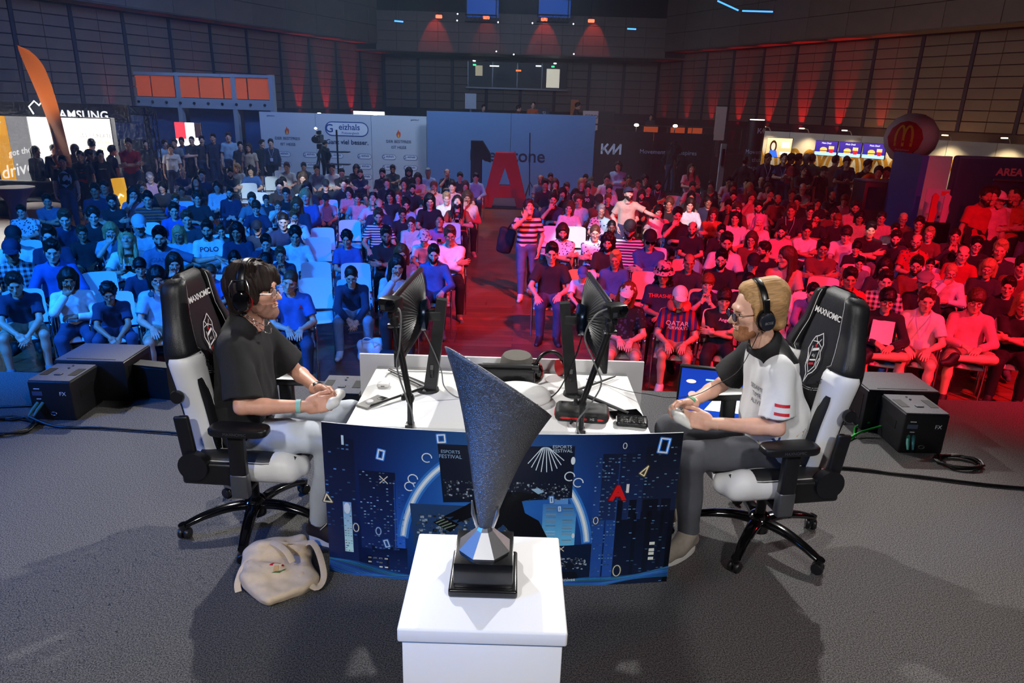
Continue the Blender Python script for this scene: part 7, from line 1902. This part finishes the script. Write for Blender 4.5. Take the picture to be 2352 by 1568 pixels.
# gaming lounge booth at the right edge
t=thing('lounge_booth','dark blue gaming lounge booth at the right edge','booth',(9.0,14.9,HF),R(-8)); NV=mat('booth_navy',(34,50,84),.55)
MB().box((1.6,.15,1.2),(3.2,.3,2.42),None,.06,4).obj('front_wall',NV,t,40); MB().box((-.75,.5,1.2),(.12,1.6,2.4)).obj('edge_fin',mat('fin_blue',(30,84,170),.5),t); MB().box((-.35,.35,1.2),(.7,.1,2.36)).obj('side_wall',mat('side_wall_lilac',(196,190,204),.6),t)
P=Paint(lambda u,v,h:(u,-.004-h,v),.002); rb=random.Random(8)
for i in range(16): u=rb.uniform(.1,2.9); v=rb.uniform(1.2,2.3); P.poly([(u,v),(u+rb.uniform(.1,.4),v-rb.uniform(.0,.3)),(u+rb.uniform(-.1,.3),v-rb.uniform(.2,.4))],tuple(x*rb.uniform(.7,1.4) for x in (34,50,84)),1)
P.text('AREA',1.0,2.12,.2,(236,110,130),3,bold=.008); P.obj('printed_front',t,print_mat('matt_print',.7))
t=thing('rollup_banner','tall navy roll-up banner with hexagon emblem','banner',(8.95,13.6,HF),R(-10)); MB().box((.45,0,1.05),(.9,.012,2.0)).obj('cloth',mat('rollup_navy',(30,44,76),.6),t); MB().box((.45,0,.03),(.94,.2,.06),None,.01).obj('base',GRM,t); MB().box((.45,0,2.06),(.92,.03,.03)).obj('top_rail',GRM,t)
P=Paint(lambda u,v,h:(u,-.007-h,v),.002); HC=(214,190,224); hexp=[(.5+.2*math.cos(R(30+60*i)),1.32+.24*math.sin(R(30+60*i))) for i in range(6)]
P.line(hexp,.02,HC,2,True); P.line([(.44,1.38),(.52,1.38),(.42,1.26),(.5,1.26)],.024,HC,2); P.line([(.54,1.38),(.62,1.38),(.54,1.24),(.62,1.24)],.024,HC,2); P.text('AREA',.52,1.62,.11,HC,2,bold=.004); P.text('WIENS',.3,.98,.12,HC,2); P.text('GAMING LOUNGE',.47,.84,.11,HC,2); P.rect(.1,.75,.8,.757,HC,2); P.obj('printed_emblem',t,print_mat('matt_print',.7))
t=thing('sticker_banner','narrow poster banner with small pictures beside the navy booth','banner',(8.15,14.3,HF),R(-12)); MB().box((.2,0,.95),(.42,.012,1.7)).obj('cloth',mat('poster_lilac',(176,160,190),.6),t); MB().box((.2,0,.04),(.44,.16,.06)).obj('base',GRM,t)
P=Paint(lambda u,v,h:(u,-.007-h,v),.002)
for i in range(40): u=rb.uniform(.02,.36); v=rb.uniform(.3,1.3); P.poly([(u,v),(u+.05,v+.01),(u+.04,v+.06),(u,v+.05)],rb.choice(((200,60,70),(60,110,190),(240,200,90),(40,50,70),(120,170,110))),1)
P.rect(.26,1.68,.4,1.76,(210,40,50),1); P.obj('printed_pictures',t,print_mat('matt_print',.7))
c=(8.396,16.400,0.652); t=thing('arcade_cabinet','tall black arcade cabinet left of the navy booth','cabinet',(c[0]-.4,c[1],HF)); MB().box((.4,.3,.85),(.95,.6,1.7),None,.02).obj('cabinet_body',mat('cab_black',(12,14,22),.4),t,30); MB().box((.4,-.02,1.35),(.8,.03,.5)).obj('screen_face',mat('screen_dark2',(18,26,48),.15),t); MB().box((.4,.3,1.72),(.97,.62,.03)).obj('top_cap',GRM,t)
for i in range(2): c=ATX((2155+26*i,385+10*i),13.9); t=thing('paper_stand_sign',('red and lilac wavy cut-out sign on black column','lilac wavy cut-out sign beside the red one')[i],'sign',(c[0],c[1],HF)); MB().box((.05,0,.6),(.26,.2,1.2)).obj('column',mat('cab_black',(12,14,22),.4),t); MB().prism([(0,0),(.12,0),(.14,.2),(.11,.32),(.13,.5),(.05,.56),(.0,.5)],.03,Matrix.Translation((0,0,1.2))@UPX).obj('cutout',mat('sign_red',(205,40,50),.6) if i==0 else mat('sign_lilac',(206,150,180),.6),t)
# bright light-box wall at the far left
t,L,H=wallboard('lightbox_wall',(-14.966,20.800,0.721),(-11.535,20.800,0.819),HF,1.52,.2,mat('lightbox_frame',(40,42,48),.5),'row of bright white light boxes at the far left','lightbox',1)
for i,(u0,u1) in enumerate(((0,.13),(.13,.31),(.31,.5),(.5,.71),(.71,.995))):
    em=mat('lightbox_white',(255,252,245),.5,emit=1.5) if i>1 else mat('lightbox_dim_%d'%i,((240,170,30),(150,150,152))[i],.5,emit=.75); MB().box((L*(u0+u1)/2,-.012,H/2),(L*(u1-u0)-.02,.02,H-.06)).obj('light_panel',em,t)
P=Paint(lambda u,v,h:(u,-.024-h,v),.002); DK=(70,70,74)
P.text('got the',L*.2,H-1.0,.24,(250,250,250),3,shear=.3,rot=.2); P.text('drive?',L*.17,H-1.5,.5,(250,250,250),3,shear=.3,rot=.25); P.rect(L*.002,H-.55,L*.115,H-.05,(240,170,30),2); P.ring(L*.05,H-.25,.12,.05,(250,240,220),3,14,20,160)
P.text("LET'S CREATE",L*.86,H-.5,.15,(150,150,150),3); P.text('THE FUTURE',L*.86,H-.68,.14,(226,196,120),3); P.text('OF MOBILITY',L*.87,H-.86,.14,(226,196,120),3); P.text('TOGETHER',L*.87,H-1.04,.14,(226,196,120),3); P.obj('printed_words',t,print_mat('lit_poster_print',.5,.9))
area('lightbox_glow',((-12.936,20.600,0.789)),(-9,14,-.9),(1,.97,.9),160,4.0,1.8)
t=thing('samsung_sign'.replace('samsung','dark_header'),'dark header board with white letters above the light boxes','sign',(-15.096,21.600,1.466)); MB().box((1.6,0,.16),(4.2,.1,.5)).obj('board',mat('header_dark',(24,28,38),.5),t); lettering('SAMSUNG',.34,mat('header_white',(235,238,240),.5,emit=1.2),t,Matrix.Translation((2.3,-.06,.08))@UPX,spacing=1.05,bold=.006)
t=thing('outline_sign','white tube outline emblem above the light boxes','sign',(-13.890,21.400,1.551)); MB().tube([(-.2,0,0),(-.3,0,.2),(-.12,0,.36),(0,0,.24),(.12,0,.36),(.3,0,.2),(.2,0,0)],.02,6).obj('neon_tube',mat('tube_white',(255,255,250),.5,emit=2.5),t)
# orange beach flag
t=thing('beach_flag','tall orange feather flag at the left','flag',(-12.329,19.600,0.053)); t.location.z=HF; OR=mat('flag_orange',(232,130,40),.7)
def flag(u,v):
    z=1.2+3.05*v; w_=.5*(1 if v<.8 else math.sqrt(max(0,1-((v-.8)/.2)**2))); x0=-.15-.52*v**2.2; return (x0+w_*(u-.1),.05*math.sin(6*v+3*u)-.1*u,z)
MB().grid(flag,8,26).obj('flag_cloth',OR,t,60); MB().tube([(-.15-.52*v**2.2-.1*0,.03,1.2+3.05*v) for v in [i/14 for i in range(15)]],.014,6).obj('bent_pole',GRM,t); MB().tube([(-.16,.03,0),(-.16,.03,1.25)],.02,6).obj('pole',GRM,t); MB().lathe([(.3,0),(.3,.03),(.03,.05)],14).obj('base',GRM,t)
# portal with orange panels
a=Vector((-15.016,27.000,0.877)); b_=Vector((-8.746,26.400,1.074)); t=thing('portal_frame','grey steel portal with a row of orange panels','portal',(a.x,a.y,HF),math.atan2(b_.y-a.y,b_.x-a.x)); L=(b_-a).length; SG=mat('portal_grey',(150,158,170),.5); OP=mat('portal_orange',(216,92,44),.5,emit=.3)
for u in(.0,.45,.78,1.0): MB().box((L*u,0,1.95),(.16,.2,3.9)).obj('post',SG,t)
MB().box((L/2,0,3.84),(L,.22,.1)).obj('top_beam',SG,t); MB().box((L/2,0,2.88),(L,.22,.34)).obj('lower_beam',SG,t)
for i in range(7): MB().box((L*(i+.5)/7,-.02,3.42),(L/7-.07,.05,.7)).obj('orange_panel',OP,t)
for i in range(12): MB().lathe([(.05,0),(.05,.02),(.001,.02)],10,Matrix.Translation((L*(i+.5)/12,-.11,2.88))@Matrix.Rotation(R(90),4,'X')).obj('downlight',mat('hole_dark',(20,24,34),.6),t)
for u0,u1 in((.02,.43),(.47,.76),(.8,.98)): MB().box((L*(u0+u1)/2,.3,1.35),(L*(u1-u0),.04,2.7)).obj('glass_panel',mat('portal_glass',(60,90,140),.25),t)
a=(-12.177,26.000,0.990); b_=(-11.204,25.900,1.021); screen('red_white_screen',a,b_,.35,1.28,'red and white screen glowing inside the portal',lambda P,L,h:(P.rect(0,0,L,h,(250,236,232),1),P.rect(0,h*.4,L*.4,h,(226,50,60),2),P.rect(L*.75,h*.45,L,h,(40,30,34),2)),1.6)
# truss with a printed sheet
a=(-12.644,22.800,0.688); t=thing('truss_frame','dark truss goalpost with a grey printed sheet','truss',(a[0],a[1],HF)); TM=mat('truss_dark',(40,44,54),.4,.6)
def truss(par,p0,p1,w_=.24,n=8,name='truss_leg'):
    p0=Vector(p0);p1=Vector(p1);d=(p1-p0).normalized();sx=Vector((0,1,0));sy=d.cross(sx).normalized(); b=MB(); cs=[sx*w_/2+sy*w_/2,-sx*w_/2+sy*w_/2,-sx*w_/2-sy*w_/2,sx*w_/2-sy*w_/2]
    for c_ in cs: b.tube([p0+c_,p1+c_],.02,5)
    for i in range(n):
        q0=p0.lerp(p1,i/n);q1=p0.lerp(p1,(i+1)/n)
        for k_ in range(4): b.tube([q0+cs[k_],q1+cs[(k_+1)%4]] if i%2 else [q0+cs[(k_+1)%4],q1+cs[k_]],.011,4)
    return b.obj(name,TM,par)
truss(t,(0,0,0),(0,0,2.65)); truss(t,(1.25,0,0),(1.25,0,2.65)); truss(t,(0,0,2.65),(1.25,0,2.65),n=5,name='truss_beam'); MB().box((.62,-.16,2.15),(.95,.01,.72)).obj('printed_sheet',mat('sheet_grey',(128,140,160),.7),t); lettering('SI STATE',.16,mat('sheet_print',(70,84,110),.7),t,Matrix.Translation((.8,-.168,2.2))@UPX)
# cocktail tables, signs
def cocktail(c,label,m):
    t=thing('cocktail_table',label,'table',c); MB().lathe([(.36,0),(.2,.3),(.15,.6),(.2,.85),(.38,1.08),(.4,1.1),(.4,1.12),(.001,1.12)],24).obj('stretch_cover',m,t,50); MB().lathe([(.4,1.121),(.4,1.13),(.001,1.13)],24).obj('top_disc',m,t,30); return t
cocktail((-11.925,24.389,-0.950),'white covered cocktail table beside the truss',mat('cover_white',(190,200,220),.6)); cocktail((-11.0,15.6,HF),'covered cocktail table at the very left edge',mat('cover_pink',(214,170,190),.6))
t=thing('totem_sign','yellow totem sign with white swoosh left of the audience','sign',(-10.283,18.600,-0.410)); MB().box((0,0,.28),(.28,.14,.95),Matrix.Rotation(R(-6),4,'Y')).obj('totem_body',mat('totem_yellow',(244,176,30),.5,emit=.7),t); MB().tube([(-.08,-.08,.25),(-.02,-.08,.35),(.06,-.08,.3)],.02,6).obj('swoosh',mat('lightbox_white',(255,252,245),.5,emit=1.5),t); t.location.z=HF+.3; MB().box((0,0,-.25),(.3,.2,.1)).obj('base',GRM,t)
t=thing('lounge_sofa','dark sofa behind the left rows','sofa',(-13.0,18.8,HF),R(0)); SO=mat('sofa_dark',(22,26,40),.8); MB().box((0,0,.22),(2.2,.85,.44),None,.06,3).obj('seat',SO,t,40); MB().box((0,.38,.55),(2.2,.25,.6),None,.07,3).obj('back',SO,t,40)
for sx in(-1,1): MB().box((sx*1.05,0,.4),(.22,.85,.5),None,.06,3).obj('arm',SO,t,40)
t=thing('round_ottoman','pink-lit round bench behind the left rows','bench',(-11.9,17.6,HF)); MB().lathe([(.6,0),(.62,.3),(.6,.42),(.5,.46),(.001,.46)],30).obj('cushion',mat('bench_beige',(200,170,160),.7),t,50); MB().lathe([(.55,-.0),(.55,.04)],30).obj('plinth',GRM,t)
# camera platforms with broadcast cameras
def camera_rig(c,label,lamp):
    t=thing('camera_platform','black riser under the '+label,'platform',(c[0],c[1],HF)); MB().box((0,0,.25),(1.4,1.0,.5)).obj('deck',mat('riser_black',(18,20,26),.7),t); MB().box((0,-.51,.3),(.5,.02,.26)).obj('blue_panel',mat('panel_blue',(40,90,170),.5),t)
    t=thing('broadcast_camera',label,'camera',(c[0],c[1],HF+.5)); K=mat('rig_black',(12,13,16),.45)
    for a in(.5,2.6,4.7): MB().tube([(0,0,1.1),(.38*math.cos(a),.38*math.sin(a),0)],.03,6).obj('tripod_leg',K,t)
    MB().box((0,0,1.18),(.16,.16,.16),None,.02).obj('fluid_head',K,t); MB().box((0,-.05,1.42),(.2,.5,.26),None,.03).obj('camera_body',K,t); MB().lathe([(.09,0),(.11,.2),(.11,.24)],16,Matrix.Translation((0,-.3,1.42))@Matrix.Rotation(R(90),4,'X')).obj('lens',K,t,40); MB().box((0,0,1.62),(.14,.14,.12),None,.02).obj('viewfinder',K,t); MB().tube([(.05,.1,1.2),(.2,.5,1.0)],.015,6).obj('pan_bar',K,t)
    if lamp: MB().lathe([(.001,-.04),(.04,-.03),(.05,0),(.001,.03)],10,Matrix.Translation((-.1,0,1.75))).obj('tally_lamp',mat('tally_white',(255,248,225),.5,emit=20),t)
camera_rig((-6.464,23.800,-0.156),'broadcast camera before the sponsor wall',True); camera_rig((5.077,23.600,0.196),'broadcast camera before the black backdrop',False)
t=thing('cable_rack','black shelf rack right of the left broadcast camera','rack',(-5.990,24.200,-0.250)); t.location.z=HF; RK=mat('rig_black',(12,13,16),.45); MB().box((0,0,1.1),(.05,.05,2.2)).obj('upright',RK,t)
for z in(.7,1.1,1.5): MB().box((0,0,z),(.8,.3,.03)).obj('shelf',RK,t)
t=thing('white_post','white vertical post in front of the black backdrop','post',(6.294,22.400,-0.191)); t.location.z=HF; MB().box((0,0,1.1),(.16,.1,2.2)).obj('post_body',mat('post_white',(206,196,196),.5),t); MB().box((0,-.06,1.8),(.08,.02,.5)).obj('slot',RK,t); MB().box((0,0,.02),(.5,.4,.04)).obj('foot',RK,t)
# terrace behind the backdrops
structure(MB().box((0,33.8,-.2),(26,8.6,1.5)).obj('floor_terrace',mat('terrace_dark',(44,38,38),.8),None))
t=thing('terrace_railing','long metal railing along the upper terrace','railing',(0,29.7,.55)); MB().tube([(-11,0,1.0),(11,0,1.0)],.03,6).obj('hand_rail',GRM,t)
for i in range(23): MB().tube([(-11+i,0,0),(-11+i,0,1.0)],.015,5).obj('baluster',GRM,t)
def sign(name,px,label,m,txt=None,tc=(60,50,90),w_=.8,h=1.0,z=.75): 
    t=thing(name,label,'sign',(px[0],px[1],.55)); MB().box((0,0,z),(w_,.06,h),None,.01).obj('board',m,t); MB().box((0,.0,z/2),(.08,.05,z)).obj('post',GRM,t)
    if txt: lettering(txt,h*.3,mat('ink_%d'%tc[0],tc,.6),t,Matrix.Translation((0,-.034,z+h*.2))@UPX)
sign('terrace_poster',(-2.148,33.000,2.306),'white poster with orange top on the terrace',mat('poster_white',(196,200,214),.6),w_=.5,h=.65,z=1.75); sign('terrace_poster',(3.003,31.000,2.044),'pink poster board with lettering on the terrace',mat('poster_pink',(226,190,190),.6),'DE ESPORT',(60,50,90),.65,.8,1.1); sign('terrace_poster',(1.090,32.000,2.072),'dark board with white vertical letters on the terrace',mat('poster_dark',(50,56,70),.6),'SI',(220,222,226),.5,.7,1.2); sign('terrace_poster',(2.498,33.500,2.384),'small orange and white poster on the terrace',mat('poster_orange',(190,110,60),.6),w_=.35,h=.7,z=1.6); sign('terrace_poster',(3.636,30.500,2.014),'black notice board at the terrace end',mat('poster_black',(20,22,28),.6),w_=.6,h=1.0,z=1.0); sign('terrace_poster',(7.518,27.600,1.887),'pale roll-up sign behind the black backdrop',mat('poster_pale',(190,170,166),.6),w_=.4,h=1.2,z=1.2)
t=thing('white_screen_block','glowing white screen above the sponsor wall','screen',(-5.828,28.800,1.503)); t.location.z=.55; MB().box((0,0,1.12),(1.2,.08,.26)).obj('lit_face',mat('lightbox_white',(255,252,245),.5,emit=1.5),t); MB().box((0,.06,.5),(.1,.05,1.0)).obj('post',GRM,t)
for i,(x,y) in enumerate(((733,262),(862,266),(1462,287),(1551,289))): c=ATX((x,y),27.2); t=thing('flood_lamp','%s bright flood lamp above the backdrops, from the left'%ORD[i],'lamp',c,0,'flood lamps above the backdrops'); MB().lathe([(.001,-.05),(.07,-.04),(.09,0),(.06,.04),(.001,.05)],14).obj('bulb',mat('flood_warm',(255,240,200),.5,emit=14),t,60); MB().tube([(0,.05,0),(0,.1,HF-c[2])],.02,6).obj('stem',GRM,t)
for i in range(7): x=-9.0+i*.9+(.3 if i%2 else 0); t=thing('lounge_chair','%s orange lounge chair on the left of the terrace'%ORD[i],'chair',(x if i<4 else x+11,30.6+.3*(i%3),.55),0,'terrace chairs'); MB().box((0,0,.42),(.6,.6,.1),None,.03).obj('seat',OP,t); MB().box((0,.28,.7),(.6,.08,.6),None,.03).obj('back',OP,t); MB().tube([(0,0,0),(0,0,.4)],.04,6).obj('leg',GRM,t)
# control room opening in the back wall
t=bpy.data.objects.new('window_1',None); C.objects.link(t); structure(t); c0=(-2.743,39.750,4.318); c1=(2.466,39.750,3.064); wx=(c0[0]+c1[0])/2; ww=c1[0]-c0[0]; wz0,wz1=c1[2],c0[2]
MB().box((wx,39.86,(wz0+wz1)/2),(ww,.1,wz1-wz0)).obj('dark_room',mat('room_dark',(14,17,24),.4),t); MB().box((wx,39.75,wz0-.05),(ww+.2,.2,.08)).obj('sill',GRM,t)
for i in range(4): MB().box((wx-ww/2+ww*(i+.5)/4-ww/8,39.78,(wz0+wz1)/2),(.05,.06,wz1-wz0)).obj('mullion',GRM,t)
for (x0,y0,x1,y1,c,e) in((1092,150,1108,174,(200,190,160),.5),(1256,158,1284,202,(226,220,200),.7),(1125,150,1146,153,(230,245,255),3),(1231,150,1243,153,(230,245,255),3),(1185,160,1197,164,(230,120,60),1.5),(1140,165,1166,184,(20,26,40),0),(1215,160,1235,180,(26,34,50),0),(1086,138,1092,141,(240,255,250),4),(1272,144,1278,147,(240,255,250),4)):
    a=ATX((x0,y0),39.7); b_=ATX((x1,y1),39.7); MB().box(((a[0]+b_[0])/2,39.74,(a[2]+b_[2])/2),(b_[0]-a[0],.04,a[2]-b_[2])).obj('room_light' if e else 'room_monitor',mat('room_%d_%d'%(c[0],int(e*10)),c,.5,emit=e),t)
for i,(x,y) in enumerate(((1090,149),(1270,153))): c=ATX((x,y),39.5); q=MB().box((0,0,0),(.16,.03,.08)).obj('exit_sign',mat('exit_green',(60,220,140),.5,emit=2.0),None); q.location=c; tag(q,('left','right')[i]+' small green exit sign at the control room','sign')
# red flood lamps on the ceiling truss, washing the back band
for i,(x,y,ty) in enumerate(((1008,38,1000),(1117,40,1118),(1250,45,1250),(1358,48,1362))):
    c=ATX((x,y),36.6); t=thing('ceiling_lamp','%s red flood lamp under the ceiling, from the left'%ORD[i],'lamp',c,0,'red ceiling lamps'); MB().box((0,0,0),(.3,.16,.14),None,.03).obj('lamp_face',mat('lamp_red_glow',(255,90,60),.5,emit=(9 if i in(1,2) else 4)),t); MB().box((0,.12,.05),(.34,.12,.2),None,.02).obj('housing',K_:=mat('rig_black',(12,13,16),.45),t); MB().tube([(0,.1,.1),(0,.1,7.5-c[2])],.02,5).obj('hanger',K_,t)
    d=ATX((ty,95),37.95); spot('back_wash',(d[0],37.3,6.9),(d[0],37.95,4.9),(1,.08,.04),150 if i!=1 else 60,46,.3,.05)
# ceiling: truss pieces and blue lit panels
for i,(x,lab) in enumerate(((1105,'left'),(1270,'right'))):
    c=ATX((x,40),36.0); t=thing('ceiling_truss',lab+' short lighting truss below the ceiling','truss',(c[0],c[1],0)); truss(t,(-.75,0,c[2]-.05),(.75,0,c[2]-.05),.3,8,'truss_beam')
    for sx in(-.7,.7): MB().tube([(sx,0,c[2]),(sx,0,7.5)],.02,5).obj('hanger',TM,t)
    p=ATX((x+4,20),36.6); q=MB().box((p[0],p[1],p[2]),(1.5,.05,.75)).obj('ceiling_light_box',mat('panel_blue_lit',(30,90,190),.5,emit=.35),None); tag(q,lab+' dim blue light box under the ceiling','light box')
for i,(x0,y0,x1,y1) in enumerate(((1648,2,1696,24),(1705,25,1775,27),(906,48,926,50),(1441,66,1461,67))):
    a=Vector(ATX((x0,y0),31)); b_=Vector(ATX((x1,y1),31)); q=MB().tube([a,b_],.03,6).obj('blue_light_tube',mat('tube_blue',(60,140,255),.5,emit=3),None); tag(q,'%s thin blue light tube under the ceiling'%('long slanting','long level','short left','short right')[i],'lamp'); MB().tube([(a+b_)/2,Vector(((a.x+b_.x)/2,31,7.5))],.006,4).obj('wire',TM,q)
for i,(x,y) in enumerate(((1051,32),(1050,47),(1144,51),(1223,53),(1317,55),(1140,118),(1180,125),(1318,124))): c=ATX((x,y),36.3); q=MB().lathe([(.001,-.04),(.04,0),(.001,.04)],8).obj('pin_light',mat('pin_white',(230,240,255),.5,emit=6),None); q.location=c; tag(q,'%s tiny white pin light under the dark ceiling'%ORD[i],'lamp','ceiling pin lights'); MB().tube([(0,0,.03),(0,0,7.5-c[2])],.006,4).obj('wire',TM,q)

spot('flag_fill',(-12.5,17.5,1.6),(-12.6,19.6,2.6),(1,.75,.45),140,70,.8,.1)  # added warm spot that only brightens the flag
spot('lounge_lamp',(7.4,12.4,5.6),(10.0,15,.6),(1,.35,.45),260,50,.8,.2)
spot('portal_lamp',(-12,23.5,5.5),(-11.8,26.6,.6),(.4,.62,1),260,80,.9,.2)

f=Field((-.22,-.2,-.02),(.22,.2,.36),.011); f.box((0,0,.12),(.15,.1,.12),.06,0); f.cone((-.1,0,.2),(.1,.03,.24),.06,.05,.05); f.ell((0,0,.33),(.09,.05,.06),.03,'sub'); f.wobble(.008,28,6)
q=link('shopping_bag',np_mesh('shopping_bag',[f.mesh()],[mat('bag_white',(214,216,222),.7)]),None,Matrix.Translation((-1.794,8.451,-0.950))); tag(q,'crumpled white shopping bag on the floor before the front row','bag')
b=MB(); b.tube(smoothpath([(-.08,-.1,.2),(-.06,-.12,.32),(.04,-.12,.32),(.07,-.1,.2)],5),.006,5); b.obj('handle',mat('bag_white',(214,216,222),.7),q,50)
f=Field((-.2,-.16,-.02),(.2,.16,.3),.011); f.box((0,0,.09),(.16,.11,.09),.06,0); f.ell((0,-.06,.12),(.1,.06,.07),.03); f.wobble(.008,25,9)
q=link('dark_bag',np_mesh('dark_bag',[f.mesh()],[mat('backpack_navy',(24,28,40),.8,bump=.3,bscale=30)]),None,Matrix.Translation((-1.495,8.332,-0.950))); tag(q,'dark bag on the floor beside the white shopping bag','bag')
# ---------------------------------------------------------------- thin stage haze hanging in the hall
def haze():
    m=bpy.data.materials.new('haze'); m.use_nodes=True; nt=m.node_tree; nt.nodes.clear(); o=nt.nodes.new('ShaderNodeOutputMaterial'); v=nt.nodes.new('ShaderNodeVolumeScatter'); v.inputs['Density'].default_value=.008; v.inputs['Anisotropy'].default_value=.35; v.inputs['Color'].default_value=(.85,.92,1,1); nt.links.new(v.outputs[0],o.inputs['Volume'])
    b=MB().box((0,25.5,3.2),(36,33,8.2)).obj('stage_haze',m,None); tag(b,'thin blue haze hanging over the hall','haze',kind='stuff')
haze()
